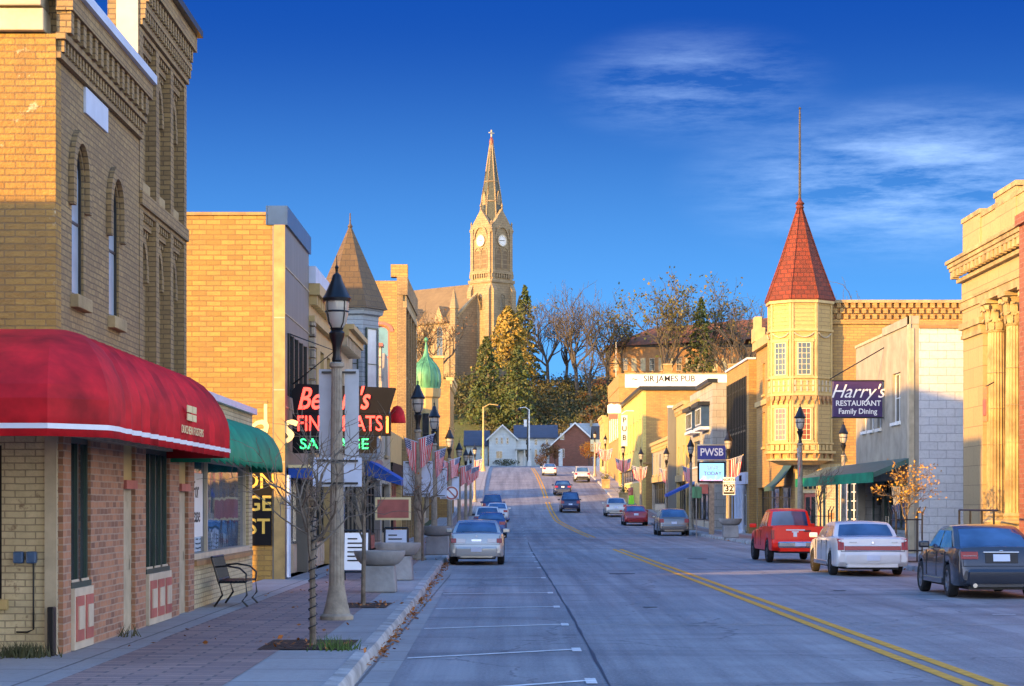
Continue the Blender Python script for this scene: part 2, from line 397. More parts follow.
pt_dkred = paintm('dark red paint', (.30, .01, .012))
pt_dark = paintm('dark grey paint', (.035, .04, .055), .4)
pt_grey = paintm('bronze grey paint', (.24, .22, .20), .5)
pt_blue = paintm('blue car paint', (.03, .07, .22), .2)
pt_navy = paintm('navy paint', (.012, .02, .07), .2)
tyre_m = plain('tyre rubber', (.014, .014, .015), .85)
rim_m = plain('alloy wheel', (.34, .35, .38), .3, .8, var=.1)
rim_dark = plain('dark steel wheel', (.10, .10, .11), .5, .5)
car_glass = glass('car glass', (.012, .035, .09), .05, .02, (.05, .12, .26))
lamp_red = plain('red lamp lens', (.30, .004, .006), .25, var=.1, coat=.15)
lamp_clear = plain('clear lamp lens', (.7, .68, .66), .2, var=.1, coat=.5)
chrome = plain('chrome trim', (.55, .55, .56), .18, .9, var=.05)
plastic = plain('black plastic', (.018, .018, .02), .6)
globe_m = plain('lamp globe glass', (.40, .37, .32), .2, var=.1, coat=.4)
# ---------------------------------------------------------------- light, camera
SUN_AZ, SUN_EL = 48.0, 10.0          # light travels towards +x/+y: low sun behind the left shoulder
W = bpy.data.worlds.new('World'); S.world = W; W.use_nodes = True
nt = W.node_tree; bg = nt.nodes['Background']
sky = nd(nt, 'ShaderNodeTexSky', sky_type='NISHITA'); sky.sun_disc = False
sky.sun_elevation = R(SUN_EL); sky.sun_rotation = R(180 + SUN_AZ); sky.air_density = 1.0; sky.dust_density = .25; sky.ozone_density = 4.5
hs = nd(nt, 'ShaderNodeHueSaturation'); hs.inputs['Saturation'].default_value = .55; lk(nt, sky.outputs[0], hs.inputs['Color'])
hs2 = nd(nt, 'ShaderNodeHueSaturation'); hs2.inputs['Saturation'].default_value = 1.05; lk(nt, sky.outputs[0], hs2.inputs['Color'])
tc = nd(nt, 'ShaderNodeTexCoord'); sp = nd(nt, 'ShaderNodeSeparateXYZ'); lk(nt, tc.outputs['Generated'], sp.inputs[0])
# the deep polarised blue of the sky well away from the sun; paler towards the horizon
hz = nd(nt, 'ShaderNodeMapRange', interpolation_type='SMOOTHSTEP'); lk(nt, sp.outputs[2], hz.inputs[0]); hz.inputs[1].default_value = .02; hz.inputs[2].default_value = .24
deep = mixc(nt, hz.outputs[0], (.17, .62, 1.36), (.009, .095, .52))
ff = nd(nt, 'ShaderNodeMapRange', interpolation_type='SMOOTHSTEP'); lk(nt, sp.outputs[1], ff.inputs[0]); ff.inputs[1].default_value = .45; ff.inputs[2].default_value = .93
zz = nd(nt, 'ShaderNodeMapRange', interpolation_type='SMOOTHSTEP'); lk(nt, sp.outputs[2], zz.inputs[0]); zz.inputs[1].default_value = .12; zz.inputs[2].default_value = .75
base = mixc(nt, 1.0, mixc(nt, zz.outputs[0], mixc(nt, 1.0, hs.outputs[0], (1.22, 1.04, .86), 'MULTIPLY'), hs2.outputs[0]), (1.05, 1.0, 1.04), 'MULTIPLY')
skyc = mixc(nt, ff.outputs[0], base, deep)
mp = nd(nt, 'ShaderNodeMapping'); mp.inputs['Scale'].default_value = (11, 3, 62); mp.inputs['Rotation'].default_value = (0, R(-10), 0); mp.inputs['Location'].default_value = (1.55, 0, .35); lk(nt, tc.outputs['Generated'], mp.inputs[0])
f1 = noisefac(nt, mp.outputs[0], .9, 10, .68, .40, .80)
def blob(cx, cz, rx, rz):
    m = nd(nt, 'ShaderNodeMapping'); m.inputs['Location'].default_value = (-cx / rx, 0, -cz / rz); m.inputs['Scale'].default_value = (1 / rx, 0, 1 / rz); lk(nt, tc.outputs['Generated'], m.inputs[0])
    l = nd(nt, 'ShaderNodeVectorMath', operation='LENGTH'); lk(nt, m.outputs[0], l.inputs[0]); r = nd(nt, 'ShaderNodeMapRange', interpolation_type='SMOOTHSTEP'); lk(nt, l.outputs['Value'], r.inputs[0])
    r.inputs[1].default_value = 1; r.inputs[2].default_value = .1; return r.outputs[0]
def m2(op, a, b):
    n = nd(nt, 'ShaderNodeMath', operation=op)
    for i, v in enumerate((a, b)):
        if hasattr(v, 'node'): lk(nt, v, n.inputs[i])
        else: n.inputs[i].default_value = v
    return n.outputs[0]
cl = m2('ADD', m2('MULTIPLY', blob(.19, .15, .125, .046), .95), m2('MULTIPLY', blob(.085, .195, .075, .032), .5))
cl = m2('MINIMUM', m2('MULTIPLY', m2('MULTIPLY', f1, cl), .8), .75)
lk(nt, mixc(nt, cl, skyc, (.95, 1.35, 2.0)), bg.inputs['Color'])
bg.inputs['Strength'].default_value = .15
sd = bpy.data.lights.new('sun', 'SUN'); sd.energy = 2.05; sd.angle = R(.6); sd.color = (1.0, .53, .085)
so = bpy.data.objects.new('sun', sd); COL.objects.link(so)
so.rotation_euler = (R(90 - SUN_EL), 0, -R(SUN_AZ)); so.location = (-80, -80, 60)
cd = bpy.data.cameras.new('camera'); cam = bpy.data.objects.new('camera', cd); COL.objects.link(cam)
cam.location = (0, 0, CAMH); cam.rotation_euler = (R(90), 0, 0)
cd.sensor_width = 36; cd.lens = 36 * F / 1024; cd.shift_x = 2 / 1024; cd.shift_y = 162 / 1024; cd.clip_end = 6000; cd.clip_start = .5
S.camera = cam
S.view_settings.view_transform = 'Standard'; S.view_settings.look = 'None'; S.view_settings.gamma = 1; S.view_settings.exposure = 2.6; S.view_settings.use_curve_mapping = False
S.cycles.max_bounces = 5; S.cycles.diffuse_bounces = 3; S.cycles.glossy_bounces = 3; S.cycles.use_denoising = True

# ---------------------------------------------------------------- ground
XL, XR = -5.3, 14.5
KRT = [(0, 11.6), (105, 11.6), (140, 11.0), (170, 10.5), (215, 10.2), (310, 9.8)]
def KR(y): return interp(KRT, y)
KLT = [(0, -1.6), (22, -1.65), (42, -1.8), (65, -2.1), (100, -2.3), (200, -2.7), (310, -3)]
def KL(y): return interp(KLT, y)
def frange(a, b, st):
    n = max(1, int(math.ceil((b - a) / st))); return [a + (b - a) * i / n for i in range(n + 1)]
def strip(mb, fl, fr_, y0, y1, dz, mat, st=5):
    ys = frange(y0, y1, st)
    f = lambda g, y: g(y) if callable(g) else g
    mb.grid([[Vector((f(fl, y), y, prof(y) + dz)), Vector((f(fr_, y), y, prof(y) + dz))] for y in ys], mat, True)
    return mb
xs = [-1500, -700, -350] + frange(-220, 220, 10)[0:] + [350, 700, 1500]
ys = [-200, -60] + frange(0, 360, 12) + frange(366, 480, 6) + [520, 600, 700, 1000, 1600, 3000]
mb = MB(); mb.grid([[Vector((x, y, terr(x, y) - .06)) for x in xs] for y in ys], grass_m)
structure('terrain', mb, recalc=False)
mb = strip(MB(), lambda y: KL(y), KR, -25, 316, 0, road_m, 4)
structure('road', mb, recalc=False)
mb = MB(); mb.grid([[Vector((x, y, prof(y) + .0)) for x in (-120, -30, 0, 30, 120)] for y in (316, 322, 328, 334)], road_m)
structure('cross_street', mb, recalc=False)
mb = MB(); mb.grid([[Vector((x, y, prof(y) + .03)) for x in (XR + .02, 25, 60)] for y in (88.6, 94, 99, 104.4)], road_m)
structure('side_street', mb, recalc=False)
mb = strip(MB(), -40, lambda y: KL(y) - .16, -25, 24.3, .15, walk_m, 3)
strip(mb, XL - .5, lambda y: KL(y) - .16, 24.3, 314, .15, walk_m, 3)
structure('sidewalk', mb, recalc=False)
mb = strip(MB(), lambda y: KR(y) + .16, XR + .6, -25, 314, .15, walk_m, 3)
structure('sidewalk', mb, recalc=False)
mb = strip(MB(), -4.5, -2.78, 14, 27.3, .155, paver, 3); strip(mb, -4.55, lambda y: KL(y) - .75, 27.3, 200, .155, paver, 3)
structure('paved_walk', mb, recalc=False)
mb = strip(MB(), lambda y: KR(y) + .9, lambda y: KR(y) + 2.0, 20, 200, .155, paver, 3)
structure('paved_walk', mb, recalc=False)
def kerb(f, sgn, y0, y1):
    ys = frange(y0, y1, 2); rows = []
    rnd = random.Random(3)
    for y in ys:
        x = f(y) if callable(f) else f
        z = prof(y); j = rnd.uniform(-.012, .012)
        rows.append([Vector((x + .02 * sgn * -1 + j, y, z - .03)), Vector((x + j, y, z + .11)), Vector((x + sgn * .03 + j, y, z + .148)), Vector((x + sgn * .17, y, z + .156)), Vector((x + sgn * .17, y, z - .03))])
    return MB().grid(rows, kerb_m, True)
structure('kerb', kerb(KL, -1, -25, 314), recalc=False)
structure('kerb', kerb(KR, 1, -25, 314), recalc=False)
# gutter pan of lighter concrete
mb = strip(MB(), lambda y: KL(y) + .0, lambda y: KL(y) + .38, -25, 314, .004, walk_m, 3)
structure('gutter', mb, recalc=False)
# painted markings, tar joints
YT = [(10, 4.95), (22, 4.8), (88, 4.4), (122, 4.5), (150, 4.1), (168, 3.6), (224, 3.4), (300, 3.0)]
mb = MB()
for (a, b) in ((8, 90), (120, 205), (212, 300)):
    for o in (-.05, .27): strip(mb, lambda y: interp(YT, y) + o, lambda y: interp(YT, y) + o + .16, a, b, .006, yellow_paint, 3)
structure('centre_line', mb, recalc=False)
mb = MB()
def q4(p, mat, dz): mb.grid([[Vector((p[0][0], p[0][1], prof(p[0][1]) + dz)), Vector((p[1][0], p[1][1], prof(p[1][1]) + dz))], [Vector((p[2][0], p[2][1], prof(p[2][1]) + dz)), Vector((p[3][0], p[3][1], prof(p[3][1]) + dz))]], mat)
for (z, sk) in ((22.6, 1.7), (27.5, 1.6), (33.3, 1.2), (39.1, .8), (45.3, .6), (54.7, .5), (63.3, .5), (70, .4), (77, .4), (84, .4), (110, .3), (118, .3), (126, .3), (134, .3), (142, .3), (150, .3)):
    xl = KL(z) + .42; xr = .86
    q4(((xl, z - sk), (xr, z), (xl, z - sk + .17), (xr, z + .17)), road_white, .007)
    q4(((xr - .05, z - .35), (xr + .07, z - .35), (xr - .05, z + .35), (xr + .07, z + .35)), road_white, .009)
for z in (36.3, 42.0, 47.3, 53.6, 60.4, 67, 74, 81, 121, 128, 135, 142, 149, 156):
    q4(((8.35, z), (9.35 if z in (47.3, 60.4) else 8.75, z), (8.35, z + .12), (9.35 if z in (47.3, 60.4) else 8.75, z + .12)), road_white, .007)
q4(((-.9, 33.0), (8.6, 35.2), (-.9, 33.14), (8.6, 35.34)), road_white, .005) if False else None
structure('parking_marks', mb, recalc=False)
tar = plain('tar seal', (.035, .035, .04), .5, var=.2)
pale = plain('pale patch', (.34, .33, .31), .75, var=.3, scale=3)
mb = MB(); rnd = random.Random(5)
ysj = frange(16, 112, 1.2)
rows = [[Vector((.98 + .25 * math.sin(y * .05) * .3 + rnd.uniform(-.012, .012) - w, y, .005)) for w in (.018, -.018)] for y in ysj]
mb.grid(rows, tar)
for (z, w) in ((90.5, .55), (101, .3), (113, .7), (132, .6), (150, .7), (172, .9), (196, 1.0)):
    rows = [[Vector((x, z + rnd.uniform(-.1, .1) + d, prof(z) + .006)) for d in (0, w)] for x in frange(KL(z) + .5, KR(z) - .1, .8)]
    mb.grid(rows, tar)
structure('tar_joints', mb, recalc=False)
mb = MB()
rows = [[Vector((x, 33.2 + rnd.uniform(-.03, .03) + d, .004)) for d in (0, .22)] for x in frange(.95, 8.3, .7)]
mb.grid(rows, pale)
structure('concrete_joint', mb, recalc=False)

for i, (x, y, r) in enumerate(((3.1, 58, .36), (6.6, 74, .36), (2.6, 39, .14), (7.3, 46.5, .14))):
    mc = MB().lathe((x, y, .002), [(r, 0), (r, .006), (r * .9, .006), (r * .86, .003), (r * .8, .003), (r * .75, .006), (.01, .006)], 24, tar, smooth=False)
    tag(mc.build('utility_cover'), ('round iron utility cover in the left driving lane', 'round iron utility cover beyond the yellow lines', 'small round valve cover nearest in the left lane', 'small round valve cover in the right lane')[i], 'utility cover')
# ---------------------------------------------------------------- building helpers
FL = Fr(XL, 0, (0, 1), (1, 0)); FRt = Fr(XR, 0, (0, 1), (-1, 0))
def FC(z): return Fr(0, z, (1, 0), (0, -1))
def window(root, fr, u0, u1, v0, v1, rise=0, rec=.12, fm=None, gm=None, bars=(1, 2), fw=.06, bw=.03, sill=None, label=None, sillh=.12, name='window'):
    fm = fm or dark_frame; gm = gm or win_glass
    w = MB(); a, b = -rec - .06, -rec
    w.fbox(fr, u0, u0 + fw, v0, v1 - rise, a, b, fm); w.fbox(fr, u1 - fw, u1, v0, v1 - rise, a, b, fm)
    w.fbox(fr, u0 + fw, u1 - fw, v0, v0 + fw, a, b, fm)
    c = (u0 + u1) / 2; hw = (u1 - u0) / 2
    if rise: w.ring(fr, c, v1 - rise, hw - fw, hw, 0, math.pi, a, b, fm, 8, 1, rise / hw)
    else: w.fbox(fr, u0 + fw, u1 - fw, v1 - fw, v1, a, b, fm)
    for i in range(1, bars[0]):
        u = lerp(u0, u1, i / bars[0]); w.fbox(fr, u - bw / 2, u + bw / 2, v0 + fw, v1 - (fw if not rise else rise * .3), a + .01, b - .01, fm)
    for i in range(1, bars[1]):
        v = lerp(v0, v1, i / bars[1]); w.fbox(fr, u0 + fw, u1 - fw, v - bw / 2, v + bw / 2, a + .014, b - .014, fm)
    o = w.build(name, root)
    g = MB()
    if rise:
        N = 8; pts = [(u0 + .01, v0 + .01), (u1 - .01, v0 + .01)] + [(c + (hw - .01) * math.cos(math.pi * i / N), v1 - rise + (rise - .01) * math.sin(math.pi * i / N)) for i in range(N + 1)]
        g.prism(fr, pts, a + .02, a + .03, gm)
    else: g.fbox(fr, u0 + .01, u1 - .01, v0 + .01, v1 - .01, a + .02, a + .03, gm)
    g.build('pane', o)
    if sill: MB().fbox(fr, u0 - .08, u1 + .08, v0 - sillh, v0, -.1, .1, sill).build('sill', o, bevel=.01)
    if label: o['label'] = label
    return o
def storefront(root, fr, u0, u1, v0, v1, rec=.25, fm=None, bulk=None, n=2, door=None, bh=.55, gm=None, transom=True):
    """display windows over a panelled bulkhead, in an opening u0..u1, v0..v1; door=(ua, ub)"""
    fm = fm or dark_frame; bulk = bulk or beige_panel; gm = gm or win_glass
    segs = [(u0, u1)] if not door else [s for s in ((u0, door[0]), (door[1], u1)) if s[1] - s[0] > .2]
    for a, b in segs:
        w = MB(); w.fbox(fr, a, b, v0 + bh, v0 + bh + .07, -rec - .08, -rec + .05, fm); w.fbox(fr, a, b, v1 - .1, v1, -rec - .08, -rec, fm)
        k = max(1, round((b - a) / ((u1 - u0) / n)))
        for i in range(k + 1):
            u = lerp(a + .03, b - .03, i / k); w.fbox(fr, u - .03, u + .03, v0 + bh + .07, v1 - .1, -rec - .08, -rec, fm)
        if transom: w.fbox(fr, a + .06, b - .06, v1 - .62, v1 - .57, -rec - .07, -rec - .01, fm)
        o = w.build('display_window', root); MB().fbox(fr, a + .02, b - .02, v0 + bh + .05, v1 - .05, -rec - .05, -rec - .04, gm).build('pane', o)
        p = MB(); p.fbox(fr, a, b, v0, v0 + bh, -rec - .08, -rec + .02, bulk)
        kk = max(1, int((b - a) / .55))
        for i in range(kk): p.fbox(fr, lerp(a, b, (i + .14) / kk), lerp(a, b, (i + .86) / kk), v0 + .1, v0 + bh - .1, -rec + .02, -rec + .035, bulk)
        p.build('bulkhead', root)
    if door:
        a, b = door; d = MB(); h = min(v1, v0 + 2.15)
        for q in ((a, a + .1, v0, h), (b - .1, b, v0, h), (a + .1, b - .1, h - .12, h), (a + .1, b - .1, v0, v0 + .3)): d.fbox(fr, q[0], q[1], q[2], q[3], -rec - .1, -rec - .05, fm)
        if h < v1 - .1: d.fbox(fr, a, b, h, h + .08, -rec - .1, -rec - .03, fm)
        o = d.build('door', root); MB().fbox(fr, a + .05, b - .05, v0 + .2, v1 - .02, -rec - .09, -rec - .08, gm).build('pane', o)
        MB().fbox(fr, b - .17, b - .13, v0 + .9, v0 + 1.3, -rec - .05, -rec - .01, chrome).build('handle', o)
def dentils(mb, fr, u0, u1, v0, v1, d0, d1, step, w, mat):
    u = u0
    while u + w <= u1 + 1e-6: mb.fbox(fr, u, u + w, v0, v1, d0, d1, mat); u += step
def shell(side, z0, z1, H, base, depth, wm, sidem, openings, th=.3, sideh=None, fx=None, sideops=[], roofm=None, root=None, facade_end=True):
    """facade wall with openings, camera-side wall, far wall, back wall and roof of one building"""
    X = fx if fx is not None else (XL if side < 0 else XR)
    fr = Fr(X, 0, (0, 1), (-side, 0)); sh = sideh or H
    w = MB(); w.wall(fr, z0, z1, base - .3, H, openings, wm, th)
    w.build('facade', root)
    xa, xb = (X - depth, X - th) if side < 0 else (X + th, X + depth)
    s = MB(); s.wall(FC(z0), xa, xb, base - .3, sh, sideops, sidem, .3); s.build('side_wall', root)
    r = MB(); r.box(xa, xb, z1 - .3, z1, base - .3, sh, sidem); bx = xa if side < 0 else xb - .3
    r.box(bx, bx + .3, z0 + .3, z1 - .3, base - .3, sh, sidem); r.build('rear_wall', root)
    MB().box(xa + .3 if side < 0 else xa, xb if side < 0 else xb - .3, z0 + .3, z1 - .3, sh - .7, sh - .5, roofm or roof_tar).build('roof', root)
    return fr

# ======================================================= LEFT 1+2: corner building with the red awning
A = thing('brick_building', 'tan two storey corner building with cream painted side wall above the red awning', 'building', (XL, 24.5, .15))
z0, z1, H = 24.5, 30.0, 8.0
aw = [(25.4, 26.1, 4.45, 6.27, .35), (27.75, 28.45, 4.4, 6.2, .35)]
low = [(25.07, 26.25, .9, 2.75), (28.5, 29.35, .15, 2.75), (30.25, 32.3, .9, 2.75), (33.3, 34.2, .15, 2.75)]
w = MB(); w.wall(FL, z0 + .3, z1, 2.95, 7.95, aw, grey_tan_brick, .3)
for o in aw:    # brick hoods over the two tall windows
    c = (o[0] + o[1]) / 2; hw = (o[1] - o[0]) / 2
    w.ring(FL, c, o[3] - .35, hw + .04, hw + .2, 0, math.pi, 0, .07, grey_tan_brick, 10, 1, (.5) / (hw + .2) if False else 1.05)
    for u in (o[0] - .2, o[1] + .04): w.fbox(FL, u, u + .16, o[3] - .75, o[3] - .35, 0, .07, grey_tan_brick)
# corbelled cornice
w.fbox(FL, z0, z1, 7.12, 7.2, 0, .06, grey_tan_brick); dentils(w, FL, z0 + .05, z1, 7.2, 7.34, 0, .09, .18, .09, grey_tan_brick)
w.fbox(FL, z0, z1, 7.34, 7.42, 0, .12, grey_tan_brick); dentils(w, FL, z0 + .05, z1, 7.42, 7.68, 0, .17, .36, .17, grey_tan_brick)
w.fbox(FL, z0, z1, 7.68, 7.9, 0, .2, grey_tan_brick); w.fbox(FL, z0 - .02, z1, 7.9, 8.02, -.32, .26, plate_white)
w.build('facade', A)
w = MB(); w.wall(FC(z0), -16, XL, -.1, 2.95, [(-8.2, -5.93, .8, 2.6)], cream_paint_brick, .3); w.wall(FC(z0), -16, XL, 2.95, 7.4, [], raw_gold_brick, .3); w.build('side_wall', A)
MB().box(-16, -5.65, z1 - .3, z1, 0, 7.4, cream_paint_brick).box(-16, -15.7, 24.8, 29.7, 0, 7.4, cream_paint_brick).build('rear_wall', A)
MB().box(-15.7, -5.65, 24.8, 29.7, 6.9, 7.1, roof_tar).build('roof', A)
MB().fbox(FC(z0), -15.9, -5.42, 7.42, 7.68, -.3, .10, tan_paint).fbox(FC(z0), -15.9, -5.44, 7.70, 8.0, -.3, .14, tan_paint).build('cornice', A, bevel=.015)
for o in aw: window(A, FL, *o, rec=.03, fm=dark_frame, gm=sky_glass, bars=(1, 2), fw=.04, sill=stone, sillh=.16)
MB().fbox(FL, 26.1, 27.55, 6.78, 7.1, 0, .03, plate_white).build('plaque', A)
window(A, FC(z0), -8.2, -5.93, .8, 2.6, bars=(2, 1), sill=cream_trim)
# corner post, meters, conduit, downpipe
MB().fbox(FC(z0), -5.42, -5.28, .15, 2.9, .0, .05, tan_paint).build('corner_post', A)
m = MB()
for x in (-5.72, -5.57): m.lathe((0, 0, 0), [(0, 0)], 3, black_metal) if False else m.fbox(FC(z0), x - .06, x + .06, 1.22, 1.36, 0, .1, plain('meter blue', (.05, .11, .22), .4) if 'meter blue' not in MATS else MATS['meter blue'])
m.build('meter_box', A, bevel=.02)
MB().tube([(-5.55, 24.46, 1.22), (-5.55, 24.46, .45), (-5.62, 24.46, .42), (-5.75, 24.46, .42)], .012, dark_frame).build('conduit', A)
MB().box(-5.36, -5.28, 24.3, 24.44, .15, .72, black_metal).build('downpipe_boot', A, bevel=.015)
# shared ground-floor shopfront under the awning
w = MB(); w.wall(FL, 24.8, 34.9, .0, 2.95, low, tan_paint, .3)
for a, b in ((24.62, 25.07), (26.25, 28.48), (29.38, 30.22), (32.33, 33.28), (34.22, 34.86)): w.fbox(FL, a, b, .12, 2.72, 0, .06, red_mixed_brick)
w.fbox(FL, 24.5, 34.9, 2.72, 2.93, 0, .12, tan_paint)
w.build('shopfront', A)
storefront(A, FL, 25.07, 26.25, .9, 2.75, rec=-.02, fm=green_frame, n=2, bh=.0, transom=False)
storefront(A, FL, 30.25, 32.3, .9, 2.75, rec=-.02, fm=green_frame, n=4, bh=.0, transom=False)
for a, b, n in ((25.09, 26.23, 2), (30.28, 32.28, 3)):
    p = MB(); p.fbox(FL, a, b, .16, .9, 0, .1, beige_panel)
    for i in range(n):
        ua, ub = lerp(a, b, (i + .12) / n), lerp(a, b, (i + .9) / n)
        p.fbox(FL, ua, ub, .26, .80, .1, .115, salmon_panel); p.fbox(FL, ua + .08, ub - .08, .40, .68, .115, .13, beige_panel)
    p.build('bulkhead_panel', A)
for a, b in ((28.5, 29.35), (33.3, 34.2)):
    d = MB(); d.fbox(FL, a, b, .15, 2.12, -.06, .0, tan_paint); d.fbox(FL, a, b, 2.12, 2.24, -.12, .1, salmon_panel); d.fbox(FL, a, b, 2.24, 2.75, -.06, .01, cream_trim)
    d.fbox(FL, a + .2, b - .2, .4, 1.0, 0, .015, tan_paint); d.fbox(FL, a + .2, b - .2, 1.15, 1.95, 0, .015, tan_paint)
    o = d.build('door', A); MB().fbox(FL, b - .14, b - .1, 1.0, 1.2, -.045, .0, chrome).build('handle', o)

B = thing('brick_building', 'tall tan brick building with three bays of narrow arched windows in two rows', 'building', (XL, 30, .15))
FB = Fr(XL - .15, 0, (0, 1), (1, 0)); z0, z1, H = 30.0, 34.35, 9.65
ops = []
for c in (30.85, 32.2, 33.55):
    ops += [(c - .3, c + .3, 6.62, 8.28, .3), (c - .3, c + .3, 3.95, 5.75, .3)]
w = MB(); w.wall(FB, z0, z1, 2.95, H - .1, ops, grey_tan_brick, .3)
for a, b in ((30.0, 30.28), (31.4, 31.66), (32.74, 33.0), (34.1, 34.35)):
    w.fbox(FB, a, b, 2.95, 6.2, 0, .16, grey_tan_brick); w.fbox(FB, a, b, 6.4, 8.75, 0, .16, grey_tan_brick)
for c, a, b in ((30.85, 30.28, 31.4), (32.2, 31.66, 32.74), (33.55, 33.0, 34.1)):
    for v in (8.42, 5.86):
        dentils(w, FB, a, b, v, v + .09, 0, .06, .18, .09, grey_tan_brick); w.fbox(FB, a, b, v + .09, v + .18, 0, .09, grey_tan_brick)
        dentils(w, FB, a, b, v + .18, v + .27, 0, .13, .18, .09, grey_tan_brick); w.fbox(FB, a, b, v + .27, v + .35, 0, .155, grey_tan_brick)
for o in ops:
    c = (o[0] + o[1]) / 2; w.ring(FB, c, o[3] - .3, .31, .45, 0, math.pi, 0, .06, grey_tan_brick, 10)
    for u in (o[0] - .15, o[1]): w.fbox(FB, u, u + .15, o[3] - .55, o[3] - .3, 0, .07, grey_tan_brick)
w.fbox(FB, z0, z1, 6.2, 6.4, 0, .2, grey_tan_brick)
w.fbox(FB, z0, z1, 8.77, 8.86, 0, .2, grey_tan_brick); dentils(w, FB, z0, z1, 8.86, 9.0, 0, .24, .2, .1, grey_tan_brick)
w.fbox(FB, z0, z1, 9.0, 9.1, 0, .25, grey_tan_brick); dentils(w, FB, z0, z1, 9.1, 9.3, 0, .29, .24, .12, grey_tan_brick)
w.fbox(FB, z0 - .02, z1 + .02, 9.3, 9.55, -.3, .33, grey_tan_brick); w.fbox(FB, z0 - .05, z1 + .08, 9.55, 9.66, -.34, .42, dark_frame)
w.build('facade', B)
MB().box(-13.5, XL - .31, z0 + .02, z0 + .3, 0, 7.3, gold_brick).box(-13.5, XL - .31, z1 - .3, z1, 0, 7.3, gold_brick).box(-13.5, -13.2, z0 + .3, z1 - .3, 0, 7.3, gold_brick).build('rear_wall', B)
MB().box(-13.2, XL - .31, z0 + .3, z1 - .3, 6.9, 7.1, roof_tar).build('roof', B)
MB().box(-5.74, -5.62, z0 + .02, z0 + .6, 7.3, 9.5, tan_paint).box(-5.62, -5.31, z0 - .03, z0 + .35, 7.3, 9.5, beige_panel).build('chimney', B)
for o in ops: window(B, FB, *o, rec=.03, fm=green_frame, gm=win_glass, bars=(1, 2), fw=.05, sill=stone, sillh=.14)

# the big red awning -------------------------------------------------------
def awning(name, label, stations, prof_th, cloth, sag=.03, stripe=None, ends=True, scallop=0):
    """stations: (inner xy, outer xy, rib?) ; prof_th: (fraction out, height)"""
    mb = MB(); rows = []
    for i, (a, b) in enumerate(stations):
        k = sag * abs(math.sin(math.pi * i / 4)) * (1 if b[1] > 23.4 or a[1] > 30 else 0)
        row = []
        for j, (t, h) in enumerate(prof_th):
            t2 = t - k * (1 if 0 < j else 0) * (.9 if t > .3 else .4); hh = h - k * .5 * (1 - t)
            if scallop and j == len(prof_th) - 1: hh += scallop * abs(math.sin(math.pi * i / 4))
            row.append(Vector((lerp(a[0], b[0], t2), lerp(a[1], b[1], t2), hh)))
        rows.append(row)
    mb.grid(rows, cloth, True)
    for r in (rows[0], rows[-1]):       # gable ends
        a = Vector((r[0].x, r[0].y, r[-1].z)); mb.add([a] + r, [(0, i, i + 1) for i in range(1, len(r))], cloth)
    o = mb.build(name, sharp=18)
    so_ = o.modifiers.new('thickness', 'SOLIDIFY'); so_.thickness = .012
    tag(o, label, 'awning')
    if stripe:
        m2 = MB(); rr = []
        for i, (a, b) in enumerate(stations):
            d = (Vector(b) - Vector(a)).normalized() * .012; k = .9 * sag * abs(math.sin(math.pi * i / 4)) * (1 if b[1] > 23.4 else 0)
            x, y = lerp(a[0], b[0], 1 - k) + d.x, lerp(a[1], b[1], 1 - k) + d.y
            rr.append([Vector((x, y, stripe[0])), Vector((x, y, stripe[1]))])
        m2.grid(rr, white_stripe); m2.build('trim_stripe', o, recalc=False)
    return o
st = []
for x in (-9.5, -8.9, -8.2, -7.6, -6.9, -6.3, -5.9): st.append(((x, 24.5), (x, 21.9)))
st += [((-5.32, 24.5), (-4.82, 21.88)), ((-5.31, 24.5), (-4.55, 22.18)), ((-5.3, 24.52), (-4.3, 22.5)), ((-5.3, 24.9), (-4.27, 22.95)), ((-5.3, 25.3), (-4.27, 23.5))]
ny = 64
for i in range(1, ny + 1):
    t = i / ny; st.append(((XL, lerp(25.3, 32.3, t)), (-4.27, lerp(23.5, 32.3, t ** .93))))
pr = [(0, 3.93), (.2, 3.91), (.42, 3.84), (.62, 3.71), (.78, 3.54), (.90, 3.34), (.97, 3.17), (1, 3.02), (1, 2.84), (1, 2.62)]
RA = awning('awning', 'large red canvas awning with white trim stripe wrapping the corner building', st, pr, red_cloth, sag=.06, stripe=(2.70, 2.755))
mk = MB()
for k in range(2):
    for j in range(2): mk.box(-4.262, -4.25, 27.7 + k * .42, 28.06 + k * .42, 3.02 + j * .11, 3.11 + j * .11, letter_cream)
mk.text('TOWN TRADERS' if False else 'ZUCKER\'S', .15, (-4.255, 28.1, 2.90), (0, 1, 0), (1, 0, 0), letter_cream, ext=.003, sx=2.2) if False else None
mk.text('DOCKSIDE DELI' if False else 'TOWER CENTRE', .13, (-4.255, 28.0, 2.88), (0, 1, 0), (1, 0, 0), letter_cream, ext=.003, sx=1.7) if False else None
mk.text('DUCHEN FOSTERS', .15, (-4.25, 28.15, 2.885), (0, 1, 0), (1, 0, 0), letter_cream, ext=.003, sx=1.55)
mk.build('lettering', RA)

# ======================================================= LEFT 3: low shop with green awning
C_ = thing('shop_building', 'low one storey cream brick shop with large display window below the green awning', 'building', (XL, 34.9, .15))
z0, z1, H = 34.9, 43.2, 3.75
w = MB(); w.wall(FL, z0, z1, 0, H, [(35.1, 42.6, .98, 2.75)], cream_paint_brick, .3)
w.fbox(FL, 35.0, 42.7, .88, .98, -.1, .08, rust_brick); w.fbox(FL, z0, z1, H, H + .12, -.34, .1, plate_white); w.build('facade', C_)
MB().box(-13, XL - .3, z1 - .3, z1, 0, H, gold_brick).box(-13, -12.7, z0, z1 - .3, 0, H, gold_brick).build('rear_wall', C_)
MB().box(-12.7, XL - .3, z0, z1 - .3, 3.2, 3.4, roof_tar).build('roof', C_)
MB().box(-9.5, -7.3, 35.3, 42.9, 3.4, 5.6, gold_brick).build('added_shade_block', C_)  # box added out of view to shade the parked cars
o = MB()
